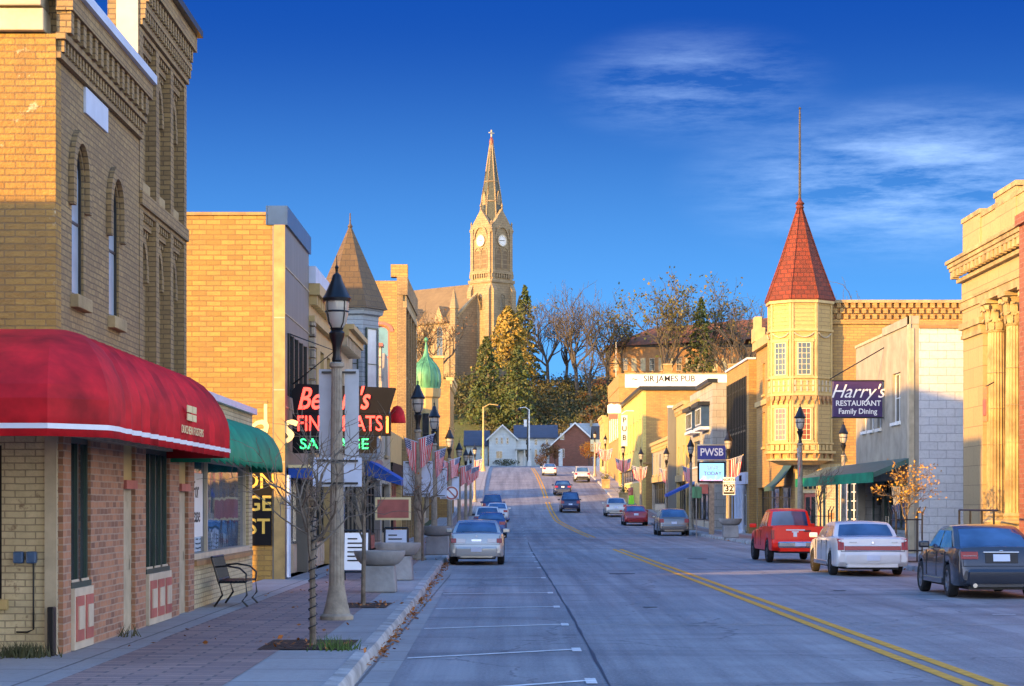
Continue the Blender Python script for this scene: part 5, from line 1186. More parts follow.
# nave: axis +y local, gable front flush with the tower
hw_, zr, ze = 9.5, cw(283.5), cw(322); L = 46
w = MB(); w.box(-hw_, hw_, 1, L, -8, ze, church_stone)
for y in (1.0, L - .4): w.prism(Fr(0, y, (1, 0), (0, 1)), [(-hw_, ze), (hw_, ze), (0, zr)], 0, .5, church_stone)
w.build('nave', CH)
r = MB(); roof_gable(r, -hw_, hw_, 1.6, L, ze, zr, 'y', roof_church, ov=.6, th=.3); r.build('nave_roof', CH)
w = MB()
for sg in (-1, 1): w.prism(Fr(0, .95, (1, 0), (0, 1)), [(sg * (hw_ + .4), ze - .3), (0, zr + .3), (0, zr + .9), (sg * (hw_ + .4), ze + .3)], -.15, .7, stone)
for sg in (-1, 1):
    w.lathe((sg * (hw_ + .3), 1.3, 0), [(.9, -8), (.9, ze + 2.2), (1.05, ze + 2.3), (1.0, ze + 2.8), (.08, ze + 6.5)], 6, church_stone, smooth=False)
w.build('gable_coping', CH)
for i in range(5):
    y = 6 + i * 8; fr = Fr(-hw_, y, (0, 1), (-1, 0)); b_ = MB(); b_.fbox(fr, -4.2, -3.2, -8, ze - 2, 0, 1.2, church_stone); b_.prism(Fr(-hw_ - .1, y + 0, (0, 1), (-1, 0)), [(-1.7, ze - .6), (1.7, ze - .6), (0, ze + 3.2)], -2.5, .3, church_stone); b_.build('buttress', CH)
    window(CH, fr, -1.1, 1.1, ze - 8, ze - 1.0, 1.4, rec=-.1, fm=church_stone, bars=(2, 3), fw=.2, bw=.12)
CH.location = (cx, zc, cb); CH.rotation_euler = (0, 0, R(45))

# ======================================================= brown school on the right hill
zb = 432; SB_ = thing('school_building', 'long brown roofed brick building among trees on the right hill', 'building', (wx(690, zb), zb, 26))
xa, xb = wx(609, zb), wx(800, zb); b = terr(30, 440) - 2
ze, zr = wz(347, zb), wz(318, zb)
w = MB(); w.box(xa, xb, zb, zb + 16, b - 6, ze, rust_brick); w.build('wall', SB_)
r = MB(); vs = [(xa - .8, zb - .8, ze), (xb + .8, zb - .8, ze + 2.2), (xb + .8, zb + 17, ze + 2.2), (xa - .8, zb + 17, ze), (xa + 9, zb + 8, zr - 1.5), (xb - 4, zb + 8, zr + .9)]
r.add(vs, [(0, 1, 5, 4), (2, 3, 4, 5), (0, 4, 3), (1, 2, 5), (3, 2, 1, 0)], roof_brown); r.build('roof', SB_)
MB().box(xa + .6, xb, zb - .04, zb - .0, ze - .02, ze + .5, dark_frame).build('eave', SB_)
for i, px in enumerate(range(616, 780, 9)):
    for yv in (364, 384): window(SB_, FC(zb), wx(px - 2.6, zb), wx(px + 2.6, zb), wz(yv + 7, zb), wz(yv - 6, zb), rec=-.1, fm=tan_paint, gm=plain('sunlit blinds', (.5, .45, .25), .3) if 'sunlit blinds' not in MATS else (MATS['sunlit blinds'] if i % 3 != 1 else win_glass), bars=(3, 2), fw=.12, bw=.1)
FP = MB(); FP.tube([(wx(616, 420), 420, terr(22, 420)), (wx(616, 420), 420, wz(342, 420))], [.1, .05], white_paint); tag(FP.build('flagpole'), 'slim white flagpole on the hill beside the brown building', 'flagpole')
HE = thing('brick_house', 'small orange brick house half hidden in the trees on the hill', 'house', (wx(597, 425), 425, 24)); gable_block(HE, wx(592, 425), wx(605, 425), 425, 432, terr(18, 425) - 2, wz(384, 425), wz(379, 425), 'x', rust_brick, roof_brown)

# ======================================================= trees
def leafquad(mb, p, sz, rnd, mat, flat=.0):
    n = Vector((rnd.gauss(0, 1), rnd.gauss(0, 1), rnd.gauss(0, 1) + flat * 3)).normalized(); a = n.orthogonal().normalized(); a.rotate(Matrix.Rotation(rnd.uniform(0, 6.28), 3, n)); b = n.cross(a)
    s1 = sz * rnd.uniform(.6, 1.3); s2 = s1 * rnd.uniform(.45, .8)
    mb.add([p - a * s1 * .5, p + b * s2 * .5, p + a * s1 * .5, p - b * s2 * .5], [(0, 1, 2, 3)], mat)
def limb(mb, p, d, L, r, lev, rnd, mat, tips, up=.15, split=(2, 3), minr=.012, bend=.22):
    pts = [p]; n = 4; cur = d.normalized()
    for i in range(n):
        cur = (cur + Vector((rnd.gauss(0, bend), rnd.gauss(0, bend), rnd.gauss(0, bend) + up * .4))).normalized(); pts.append(pts[-1] + cur * L / n)
    mb.tube(pts, [lerp(r, r * .62, i / n) for i in range(n + 1)], mat, 6 if lev > 3 else (4 if lev > 1 else 3), True, cap=(lev == 0))
    if lev == 0: tips.append(pts[-1]); tips.append(pts[2]); return
    for k in range(rnd.randint(*split) + 1):
        t = rnd.uniform(.35, 1) if k else 1.0; q = pts[min(n, int(t * n + .01))] if t < 1 else pts[-1]
        ax = Vector((rnd.gauss(0, 1), rnd.gauss(0, 1), rnd.gauss(0, .5))); ax = (ax - cur * ax.dot(cur)).normalized()
        nd_ = (cur * rnd.uniform(.6, 1.1) + ax * rnd.uniform(.45, .95) + Vector((0, 0, up))).normalized()
        limb(mb, q, nd_, L * rnd.uniform(.6, .82), max(minr, r * rnd.uniform(.45, .62)), lev - 1, rnd, mat, tips, up, split, minr, bend)
def bare_tree(label, x, y, h, seed, lev=5, leaves=0, lmat=None, lsz=.3, group=None, name='bare_tree', mat=None, r=None, first=.3, minr=.03, split=(2, 3), spread=1.0, base=None, up=.15):
    rnd = random.Random(seed); b = terr(x, y) if base is None else base
    t = thing(name, label, 'tree', (x, y, b), group); mat = mat or bark
    tips = []; tr = MB(); r = r or h * .018; top = Vector((x + rnd.uniform(-.3, .3) * min(1, h / 12) ** 2, y, b + h * first)); tr.tube([(x, y, b - .3), (x, y, b + h * .1), top], [r * 1.25, r, r * .85], mat, 8); tr.build('trunk', t)
    cr = MB(); k = 4
    for i in range(k):
        a = 6.28 * i / k + rnd.uniform(-.4, .4); d = Vector((math.cos(a) * .55 * spread, math.sin(a) * .55 * spread, 1)); limb(cr, top - Vector((0, 0, .1 * h * rnd.random() * (i > 0))), d, h * .29, r * .62, lev - 1, rnd, mat, tips, up, split, minr)
    limb(cr, top, Vector((0, 0, 1)), h * .33, r * .75, lev - 1, rnd, mat, tips, up, split, minr)
    for i in range(leaves):
        p = rnd.choice(tips); leafquad(cr, p + Vector((rnd.gauss(0, .5), rnd.gauss(0, .5), rnd.gauss(0, .4))) * lsz * 2.2, lsz, rnd, lmat)
    cr.build('crown', t, recalc=False); return t
def conifer(label, x, y, h, rad, seed, mat, n=90, name='conifer_tree', dens=1.0, base=None, low=.08, sz=None, group=None):
    rnd = random.Random(seed); b = terr(x, y) if base is None else base; t = thing(name, label, 'tree', (x, y, b), group)
    MB().tube([(x, y, b - .3), (x, y, b + h * .97)], [h * .02, .03], bark, 7).build('trunk', t)
    cr = MB(); sz = sz or h * .04
    for i in range(n):
        f = lerp(low, .99, (i + rnd.random()) / n); R_ = rad * (1 - f) ** .8 * rnd.uniform(.7, 1.15) + .15; a = i * 2.399 + rnd.uniform(-.4, .4); z = b + h * f; dv = Vector((math.cos(a), math.sin(a), 0))
        p0 = Vector((x, y, z)); p1 = p0 + dv * R_ * .6 + Vector((0, 0, .06 * R_)); p2 = p0 + dv * R_ + Vector((0, 0, -.16 * R_)); cr.tube([p0, p1, p2], [.05, .03, .01], bark, 3, cap=False)
        m = int(60 * dens * (.35 + .65 * (1 - f)))
        for q in range(m):
            t_ = rnd.uniform(.15, 1.05) ** .7; p = p0.lerp(p1, t_ / .6) if t_ < .6 else p1.lerp(p2, (t_ - .6) / .4); side = dv.cross(Vector((0, 0, 1)))
            p = p + side * rnd.gauss(0, .14 * R_) + Vector((0, 0, rnd.uniform(-.45, .12) * sz * 1.4)); leafquad(cr, p, sz, rnd, mat, .2)
    cr.build('crown', t, recalc=False); return t
def PX(px, z): return wx(px, z)
conifer('tall dark pointed conifer right of the church tower', PX(525, 432), 432, wz(284, 432) - terr(PX(525, 432), 432), 4.6, 3, conifer_m, n=110, sz=.62)
conifer('broad golden conifer in front of the church tower', PX(508, 418), 418, wz(305, 418) - terr(PX(508, 418), 418), 9.5, 4, gold_conifer, n=110, low=.35, sz=.7, dens=1.0)
conifer('dark conifer below the church at left of the golden conifer', PX(486, 402), 402, wz(335, 402) - terr(PX(486, 402), 402), 6.0, 5, conifer_m, n=90, sz=.62, dens=1.1)
conifer('dark spreading conifer below the golden conifer', PX(517, 398), 398, wz(345, 398) - terr(PX(517, 398), 398), 6.0, 6, conifer_m, n=90, sz=.62, dens=1.1)
conifer('slim dark conifer before the brown roofed building', PX(701, 415), 415, wz(296, 415) - terr(PX(701, 415), 415), 5.2, 7, conifer_m, n=100, sz=.6)
bt = [('bare rust brown tree left of the church nave', 441, 425, 312, 11, 336, rust_leaf, .5), ('bare spreading tree before the church nave end', 424, 432, 318, 12, 140, rust_leaf, .5),
      ('first thin tree right of the tall dark conifer', 548, 425, 296, 13, 140, olive_leaf, .55), ('tall bare forked tree in the middle of the hill', 577, 418, 291, 14, 33, olive_leaf, .5),
      ('thin rusty tree between the two bare hill trees', 566, 430, 305, 15, 140, rust_leaf, .5), ('bare olive tree near the left end of the brown roof', 608, 424, 296, 16, 196, olive_leaf, .6), ('leaning leafy tree over the left end of the brown roof', 622, 432, 303, 17, 600, olive_leaf, .6),
      ('large olive tree standing tallest over the brown roof', 667, 412, 278, 18, 1300, olive_leaf, .65), ('leafy tree behind the slim dark conifer', 710, 426, 288, 19, 700, olive_leaf, .65), ('bare grey tree left of the red turret roof', 748, 420, 291, 20, 70, olive_leaf, .5), ('bare brown tree beside the yellow turret building', 731, 410, 305, 21, 140, rust_leaf, .5), ('leafy tree top just right of the red turret roof', 846, 430, 290, 22, 140, olive_leaf, .5),
      ('bare hill tree just left of the small orange house', 590, 412, 318, 25, 56, olive_leaf, .5)]
for (lab, px, z, yt, sd, nl, lm, ls) in bt:
    x = PX(px, z); bare_tree(lab, x, z, (wz(yt, z) - terr(x, z)) * 1.02, sd, 5 if px < 600 or px in (667, 710) else 4, nl, lm, ls, minr=.035, split=(1, 3), up=.25, group='trees on the hill')
# undergrowth on the hill face (nobody could count it)
def brush(name, mat, xs_, ys_, n, sz, hmax, seed, dens=None):
    rnd = random.Random(seed); mb = MB()
    for i in range(n):
        cx_, cy_ = rnd.uniform(*xs_), rnd.uniform(*ys_)
        if dens and noise.noise((cx_ * .09, cy_ * .09, seed)) < dens: continue
        h = rnd.uniform(.3, 1) * hmax; g = terr(cx_, cy_)
        for k in range(34):
            p = Vector((cx_ + rnd.gauss(0, h * .35), cy_ + rnd.gauss(0, h * .35), g + h * rnd.random() ** .8)); leafquad(mb, p, sz, rnd, mat)
    o = mb.build(name, recalc=False); return tag(o, kind='stuff')
brush('undergrowth', brush_dark, (-4, 26), (372, 432), 1500, .5, 3.6, 31)
brush('rust_undergrowth', brush_rust, (14, 66), (384, 416), 1100, .5, 3.2, 32)
brush('grey_undergrowth', brush_dark, (-34, -6), (405, 440), 500, .55, 4.0, 33, dens=0)
# street-end plants
def shrub(label, x, y, h, rad, mat, seed, n=500, sz=.25, trunk=.35, name='small_tree', cat='tree', group=None):
    rnd = random.Random(seed); b = terr(x, y); t = thing(name, label, cat, (x, y, b), group)
    MB().tube([(x, y, b - .1), (x, y, b + h * .6)], [.09, .04], bark, 6).build('trunk', t); cr = MB()
    for i in range(9):
        a = i * 2.4; cr.tube([(x, y, b + h * trunk), (x + rad * .6 * math.cos(a), y + rad * .6 * math.sin(a), b + h * (trunk + .45 * rnd.random()))], [.03, .01], bark, 3)
    for i in range(n):
        v = Vector((rnd.gauss(0, 1), rnd.gauss(0, 1), rnd.gauss(0, 1))).normalized() * rnd.random() ** .4; leafquad(cr, Vector((x + v.x * rad, y + v.y * rad, b + h * (trunk + (1 - trunk) * .5) + v.z * h * (1 - trunk) * .5)), sz, rnd, mat)
    cr.build('crown', t, recalc=False); return t
shrub('bright orange little tree before the brick house door', wx(589, 331), 331, 4.0, 1.6, orange_leaf, 41, trunk=.3, n=800)
shrub('bright orange small tree right of the brick house gable', wx(596, 332), 332, 4.0, 1.3, orange_leaf, 42, trunk=.3, n=800)
shrub('rusty round small tree at the left corner of the brick house', wx(546, 336), 336, 3.9, 1.1, rust_leaf, 43, trunk=.3)
shrub('rust coloured small tree before the brick gable', wx(555, 337), 337, 3.7, .9, rust_leaf, 44, trunk=.3)
shrub('low tan bush on the lawn before the white house', wx(541, 335), 335, 2.0, 1.1, dry_leaf, 45, trunk=.05, name='bush', cat='bush')
shrub('dark green bush beneath the white house window', wx(506, 349), 349, 1.2, 2.4, brush_dark, 46, trunk=.05, name='bush', cat='bush')
shrub('low green hedge bush before the grey house', wx(607, 335), 335, 1.6, 1.2, brush_dark, 47, trunk=.05, name='bush', cat='bush')
# ======================================================= vehicles (built facing +y, seen from behind)
def vehicle(name, label, cat, sp, loc, rz=0, group=None):
    L, Wd = sp['L'], sp['W']; hL, hw = L / 2, Wd / 2; zt = sp['top']; rw = sp.get('rw', .33); zu = sp.get('zu', .22); yw = (-hL + sp['wr'], hL - sp['wf'])
    paint = sp['paint']; t = thing(name, label, cat, (0, 0, 0), group)
    ys = set(frange(-hL + .14, hL - .14, .12)) | {-hL, -hL + .03, -hL + .07, hL, hL - .04, hL - .08}
    for c in yw:
        for k in range(-9, 10): ys.add(c + k / 9 * (rw + .06))
    ys = sorted(ys); rows = []; wt = sp.get('wt', [(-hL, .86), (-hL + .05, .92), (-hL + .35, .985), (0, 1), (hL - .7, .98), (hL - .2, .9), (hL, .78)])
    for y in ys:
        w = hw * interp(wt, y); z1 = interp(zt, y); arch = 0
        for c in yw:
            if abs(y - c) < rw + .055: arch = max(arch, rw + math.sqrt(max(0, (rw + .06) ** 2 - (y - c) ** 2)))
        e = min(1, (min(y + hL, hL - y)) / .12); zl = max(zu + .04 + (1 - e) * .12, arch) if arch else zu + .04 + (1 - e) * .12
        zl = min(zl, z1 - .12); sh = sp.get('sh', .06)
        half = [(0, zu + .02), (w - .26, zu + .02), (w - .25, zl), (w - .03, zl), (w - .005, min(zl + .05, z1 - .09)), (w, lerp(zl, z1, .5)), (w - .015, z1 - sh - .05), (w - .05, z1 - sh * .35), (w - .13, z1), (w * .5, z1 + .012), (0, z1 + .018)]
        if sp.get('bed') and sp['bed'][0] < y < sp['bed'][1]: half = half[:7] + [(w - .03, z1), (w - .11, z1), (w - .12, .76), (0, .76)]
        rows.append([Vector((-x, y, z)) for x, z in half[::-1]] + [Vector((x, y, z)) for x, z in half[1:]])
    b = MB(); b.grid(rows, paint, True); n = len(rows[0])
    b.add(rows[0], [tuple(range(n))], paint); b.add(rows[-1], [tuple(range(n))[::-1]], paint)
    b.box(-hw + .28, hw - .28, -hL + .15, hL - .2, zu - .04, zu + .03, plastic)
    body = b.build('body', t, sharp=30)
    if sp.get('lower'):
        for s in (-1, 1): MB().box(s * (hw + .005), s * (hw - .03), yw[0] + rw + .1, yw[1] - rw - .1, zu + .04, zu + .16, sp['lower']).build('side_skirt', t, bevel=.015)
    # greenhouse
    G = sp['cab']; zb, zr, wb, wr_ = sp['belt'], sp['roof'], sp.get('wb', hw - .09), sp.get('rfw', hw - .27)
    (y1, y2, y3, y4) = G
    prf = [(y1, zb - .03), (lerp(y1, y2, .5), lerp(zb, zr, .53)), (y2 - .04 * (y2 > y1), zr - .06), (y2 + .16, zr - .012), (lerp(y2, y3, .5), zr + .012), (y3 - .2, zr - .012), (y3, zr - .05), (lerp(y3, y4, .5), lerp(zr, zb, .5)), (y4, zb - .04)]
    def hwz(z): return lerp(wb, wr_, min(1, max(0, (z - zb) / (zr - zb))) ** 1.25)
    rows = []
    for y, z in prf:
        w = hwz(z); cr = .035 if z > zr - .1 else .03
        rows.append([Vector((w * s, y + (.05 * (1 - s * s)) * (-1 if y < 0.5 * (y1 + y4) else 1) * (1 if z < zr - .03 else .3), z + cr * (1 - s * s))) for s in (-1, -.97, -.9, -.7, -.35, 0, .35, .7, .9, .97, 1)])
    g = MB(); g.grid(rows, sp.get('roofpaint', paint), True)
    for s in (0, -1): g.add([r[s] for r in rows], [tuple(range(len(rows)))], paint)
    g.build('cabin', t, sharp=50)
    def panel(nm, i0, i1, sa, sb, ta, tb, off):
        m = MB(); rr = []
        a0, a1, a2 = rows[i0], rows[(i0 + i1) // 2] if i1 - i0 > 1 else None, rows[i1]
        def at(tt, ss):
            k = tt * (i1 - i0); j = min(int(k), i1 - i0 - 1); f = k - j; S_ = (-1, -.97, -.9, -.7, -.35, 0, .35, .7, .9, .97, 1)
            def on(r):
                for q in range(10):
                    if S_[q] <= ss <= S_[q + 1]: return r[q].lerp(r[q + 1], (ss - S_[q]) / (S_[q + 1] - S_[q]))
            return on(rows[i0 + j]).lerp(on(rows[i0 + j + 1]), f)
        for tt in (ta, lerp(ta, tb, .25), lerp(ta, tb, .5), lerp(ta, tb, .75), tb): rr.append([at(tt, lerp(sa, sb, q / 8)) + Vector(off) for q in range(9)])
        m.grid(rr, car_glass, True); return m.build(nm, t, recalc=True)
    panel('rear_window', 0, 2, -.86, .86, .12, .93, (0, -.012, .012)); panel('windscreen', 6, 8, -.88, .88, .05, .92, (0, .012, .012))
    zw0, zw1 = zb + .03, zr - .09
    def yat(front, z): return lerp(y4, y3, (z - zb) / (zr - zb)) - .12 if front else lerp(y1, y2, (z - zb) / (zr - zb)) + sp.get('cpil', .2)
    segs = sp.get('pillars', [0.52]); fr0 = [0] + segs + [1]
    for s in (-1, 1):
        for a, c in zip(fr0, fr0[1:]):
            sd = MB(); q = []
            for z, rev in ((zw0, 0), (zw1, 1)):
                ya, yb = yat(False, z), yat(True, z); p = [(lerp(ya, yb, a) + (.045 if a else 0), z), (lerp(ya, yb, c) - (.045 if c < 1 else 0), z)]; q += p[::-1] if rev else p
            sd.add([Vector((s * (hwz(z) + .008), y, z)) for y, z in q], [(0, 1, 2, 3)], car_glass); sd.build('side_window', t)
    # wheels
    for c in yw:
        for s in (-1, 1):
            x0 = s * (hw - .015); w = MB(); N = 28; pr = [(rw - .11, .0), (rw - .05, .012), (rw - .01, -.01), (rw, -.05), (rw, -.15), (rw - .01, -.19), (rw - .06, -.205), (rw - .14, -.2)]
            rr = [[Vector((x0 + s * dx, c + r * math.cos(a), rw + r * math.sin(a))) for a in [2 * math.pi * k / N for k in range(N + 1)]] for r, dx in pr]
            w.grid(rr, tyre_m, True); wo = w.build('wheel', t); m = MB(); rm = sp.get('rim', rim_m); xr = x0 - s * .02
            fx = Fr(xr, c, (0, 1), (s, 0)); m.ring(fx, 0, rw, rw - .15, rw - .105, 0, 2 * math.pi, -.06, .012, rm, 20)
            for k in range(sp.get('spokes', 5)):
                a = 2 * math.pi * k / sp.get('spokes', 5) + .3; d = (math.cos(a), math.sin(a)); e = (-d[1] * .032, d[0] * .032); m.prism(fx, [(e[0] * 1.3, rw + e[1] * 1.3), (d[0] * (rw - .14) + e[0], rw + d[1] * (rw - .14) + e[1]), (d[0] * (rw - .14) - e[0], rw + d[1] * (rw - .14) - e[1]), (-e[0] * 1.3, rw - e[1] * 1.3)], -.05, .0, rm)
            m.ring(fx, 0, rw, 0, .06, 0, 6.2832, -.05, .01, rm, 10).ring(fx, 0, rw, 0, rw - .14, 0, 6.2832, -.1, -.07, plastic, 16); m.build('rim', wo)
    # rear details: frame on the tail, u to the right
    def fy(z):      # rear surface position at height z
        for (ya, za), (yb, zb2) in zip(zt, zt[1:]):
            if za <= z <= zb2: return lerp(ya, yb, (z - za) / max(1e-6, zb2 - za))
        return -hL
    def tailbox(nm, boxes, mat, proud=.015, bev=.008, deep=.12):
        for bx in boxes:
            m = MB(); u0, u1, v0, v1 = bx; ya, yb = fy(v0) - proud, fy(v1) - proud
            m.extr(Fr(0, 0, (1, 0), (0, -1)), [(-ya, v0), (-yb, v1), (-yb - deep, v1), (-ya - deep, v0)], u0, u1, mat); m.build(nm, t, bevel=bev)
    for nm, boxes, mat in sp['tail']: tailbox(nm, boxes, mat, sp.get('proud', .015) + (.012 if nm in ('licence_plate', 'emblem', 'lettering') else 0), .006)
    if sp.get('bumper'):
        v0, v1, m_ = sp['bumper']; bm = MB(); yy = -hL - .05; k = hw * .93
        bm.prism(Fr(0, 0, (1, 0), (0, 1), 0), [], 0, 0, m_) if False else None
        pl = [(-k, -hL + .35), (-k + .02, -hL + .1), (-k + .2, yy + .02), (0, yy - .02), (k - .2, yy + .02), (k - .02, -hL + .1), (k, -hL + .35)]
        rr = [[Vector((x * (1 if i in (1, 2) else .985), y + (0 if i in (1, 2) else .03), z)) for x, y in pl] for i, z in enumerate((v0, lerp(v0, v1, .25), lerp(v0, v1, .8), v1))]
        bm.grid(rr, m_, True); top = rr[-1]; bm.add(top + [Vector((p.x * .8, p.y + .25, p.z)) for p in top], [(i, i + 1, 7 + i + 1, 7 + i) for i in range(6)], m_); bm.build('bumper', t, sharp=25)
    ym = y4 - .35
    for s in (-1, 1):
        m = MB(); m.box(s * (hw - .06), s * (hw + .17), ym - .05, ym + .06, zb + .0, zb + .14, sp.get('mirror', paint)); m.build('mirror', t, bevel=.03)
    if loc[1] < 130:
        for s in (-1, 1):
            for yq in sp.get('handles', (lerp(y1, y4, .30), lerp(y1, y4, .62))): MB().box(s * (hw - .01), s * (hw + .018), yq, yq + .16, zb - .12, zb - .09, sp.get('hm', paint)).build('door_handle', t)
            for yq in sp.get('seams', (lerp(y1, y4, .22), lerp(y1, y4, .52), lerp(y1, y4, .9))): MB().box(s * (hw - .02), s * (hw + .002), yq - .008, yq + .008, zu + .18, zb - .05, plastic).build('door_seam', t)
        if cat == 'car':
            dk_ = MB(); z1_ = zt[2][1] - .02; ww = hw - .14
            for a_, c_ in (((-ww, .66), (-ww, z1_)), ((ww, .66), (ww, z1_))): dk_.tube([(a_[0], fy(a_[1]) - .004, a_[1]), (c_[0], fy(c_[1]) - .004, c_[1])], .007, plastic, 4)
            dk_.tube([(-ww, fy(.66) - .004, .66), (ww, fy(.66) - .004, .66)], .007, plastic, 4); dk_.build('boot_seam', t)
    for x in sp.get('exhaust', ()): MB().tube([(x, -hL - .04, .27), (x, -hL + .3, .27)], .045, chrome, 10).build('exhaust_pipe', t)
    for ex in sp.get('extra', ()): ex(t)
    t.location = (loc[0], loc[1], prof(loc[1]) + .006); t.rotation_euler = (0, 0, rz); return t
def plate(v, w=.26, h=.15): return ('licence_plate', [(-w / 1.6, w / 1.6, v, v + h)], plate_white)
def sedan(paint, L=4.75, W_=1.82, roof=1.42, **k):
    hL = L / 2
    sp = dict(L=L, W=W_, paint=paint, wr=1.02, wf=.92, top=[(-hL, .55), (-hL + .05, .72), (-hL + .10, .96), (-hL + .22, 1.0), (-hL + 1.0, 1.03), (0, .98), (hL - 1.35, .95), (hL - .5, .83), (hL - .1, .66), (hL, .5)], belt=.98, roof=roof, cab=(-hL + .62, -hL + 1.5, .35, hL - 1.35), lower=None,
              tail=[('tail_lamp', [(-W_ / 2 + .1, -W_ / 2 + .42, .74, .92), (W_ / 2 - .42, W_ / 2 - .1, .74, .92)], lamp_red), plate(.74)], rim=rim_m)
    sp.update(k); return sp
# right kerb, nearest first
dk = sedan(pt_dark, 4.75, 1.84, 1.45, rw=.335, spokes=7, exhaust=(-.55, .55), lower=pt_dark, bumper=(.30, .60, pt_dark), tail=[
    ('tail_lamp', [(-.82, -.47, .80, .95), (.47, .82, .80, .95)], lamp_red), ('tail_lamp_strip', [(-.78, -.50, .85, .88), (.50, .78, .85, .88)], lamp_clear), ('chrome_strip', [(-.36, .36, .93, .955)], chrome), ('plate_recess', [(-.33, .33, .72, .925)], plastic), ('licence_plate', [(-.17, .17, .755, .90)], plate_white), ('emblem', [(-.035, .035, .962, .985)], chrome)])
dk['top'] = [(-2.375, .58), (-2.33, .74), (-2.28, .98), (-2.24, 1.03), (-1.4, 1.045), (0, 1.0), (1.0, .96), (1.9, .83), (2.28, .66), (2.375, .5)]
vehicle('parked_car', 'dark grey sedan parked nearest on the right kerb', 'car', dk, (9.92, 44.7), group='cars parked along the street')
wl = sedan(pt_white, 5.5, 1.96, 1.42, rw=.335, rim=rim_dark, wr=1.25, wf=.98, bumper=(.34, .62, pt_white), wt=[(-2.75, .93), (-2.7, .965), (-2.4, .99), (0, 1), (2, .98), (2.6, .93), (2.75, .85)], sh=.05, hm=chrome, tail=[
    ('tail_lamp', [(-.93, -.76, .70, 1.0), (.76, .93, .70, 1.0)], lamp_red), ('reflector_strip', [(-.75, .75, .69, .80)], lamp_red), ('chrome_strip', [(-.75, .75, .80, .815), (-.75, .75, .675, .69)], chrome), ('licence_plate', [(-.17, .17, .42, .56)], plate_white), ('emblem', [(-.03, .03, .86, .93)], chrome), ('lettering', [(-.62, -.42, .90, .92), (.5, .66, .90, .92)], chrome)])
wl['top'] = [(-2.75, .6), (-2.72, .70), (-2.68, .98), (-2.6, 1.03), (-1.5, 1.06), (0, 1.0), (1.3, .98), (2.4, .90), (2.7, .78), (2.75, .55)]; wl['cab'] = (-1.62, -1.05, .5, 1.35); wl['proud'] = .02
wl['tail'][3] = ('licence_plate', [(-.17, .17, .62 - .0, .62 + .001)], plate_white) if False else wl['tail'][3]
def lic(y, v):
    def f(t): MB().box(-.17, .17, y - .01, y + .01, v, v + .14, plate_white).build('licence_plate', t)
    return f
wl['extra'] = (lic(-2.83, .42),); wl['tail'] = [q for q in wl['tail'] if q[0] != 'licence_plate']; wl['lower'] = chrome
vehicle('parked_car', 'long white sedan with full width red tail strip on the right kerb', 'car', wl, (9.62, 58.4), group='cars parked along the street')
# pickup
hL = 2.75
tk = dict(L=5.5, W=1.90, paint=pt_red, wr=1.15, wf=.95, rw=.38, zu=.36, bed=(-2.62, -.58), top=[(-hL, .66), (-hL + .03, .72), (-hL + .05, 1.16), (-hL + .1, 1.19), (-.55, 1.19), (-.45, 1.12), (.3, 1.10), (1.3, 1.08), (2.3, 1.0), (2.65, .85), (hL, .6)], belt=1.12, roof=1.74, cab=(-.5, -.33, .75, 1.5), rim=rim_dark, pillars=[.42], cpil=.16, rfw=.60, wb=.75, bumper=(.50, .70, chrome), sh=.04, handles=(.35,), seams=(-.3, .1, 1.1), mirror=pt_red,
          wt=[(-hL, .95), (-hL + .05, .975), (0, 1), (2, .98), (2.6, .92), (hL, .85)], tail=[('tail_lamp', [(-.93, -.84, .78, 1.08), (.84, .93, .78, 1.08)], lamp_red), ('tailgate', [(-.80, .80, .76, 1.17)], pt_red), ('tailgate_handle', [(.12, .36, 1.02, 1.07)], plastic)], proud=.012)
def truck_extra(t):
    m = MB(); y = -hL - .0
    m.box(-.46, .16, -2.742, -2.735, 1.06, 1.10, letter_white).box(-.22, -.10, -2.742, -2.735, .86, 1.03, letter_white).box(-.27, -.05, -2.743, -2.736, 1.0, 1.04, letter_white); m.build('tailgate_emblem', t)
    MB().box(-.80, .80, -2.6, -.62, .765, .775, plastic).build('bed_liner', t); MB().box(-.17, .17, -2.83, -2.81, .55, .67, plate_white).build('licence_plate', t)
tk['extra'] = (truck_extra,)
vehicle('pickup_truck', 'bright red pickup truck parked on the right kerb', 'truck', tk, (9.40, 71.2), rz=R(1.2), group='cars parked along the street')
def suv(paint, L=4.6, W_=1.84, roof=1.62, **k):
    hL = L / 2
    sp = dict(L=L, W=W_, paint=paint, wr=.95, wf=.92, rw=.35, zu=.25, top=[(-hL, .6), (-hL + .05, .78), (-hL + .1, 1.0), (-hL + .16, 1.05), (0, 1.04), (hL - 1.2, 1.02), (hL - .3, .9), (hL, .6)], belt=1.04, roof=roof, cab=(-hL + .14, -hL + .62, .55, hL - 1.15), pillars=[.33, .66],
              tail=[('tail_lamp', [(-W_ / 2 + .08, -W_ / 2 + .34, .78, 1.0), (W_ / 2 - .34, W_ / 2 - .08, .78, 1.0)], lamp_red), plate(.68)], bumper=(.35, .62, paint))
    sp.update(k); return sp
gr = suv(pt_grey, 4.7, 1.9, 1.56); gr['cab'] = (-2.2, -1.35, .5, 1.2)
vehicle('parked_car', 'bronze grey hatchback parked by the digital sign', 'car', gr, (9.75, 127), group='cars parked along the street')
vehicle('parked_car', 'dark red sedan parked just beyond the bronze grey hatchback', 'car', sedan(pt_dkred, roof=1.44, bumper=(.3, .6, pt_dkred)), (9.3, 157), group='cars parked along the street')
vehicle('parked_car', 'silver hatchback parked furthest in the right group of three', 'car', suv(pt_silver, roof=1.55), (8.95, 179), group='cars parked along the street')
vehicle('parked_car', 'pale blue sport utility car parked at the far right near the houses', 'car', suv(pt_silver, roof=1.7, bumper=(.3, .6, plastic)), (8.3, 243), group='cars parked along the street')
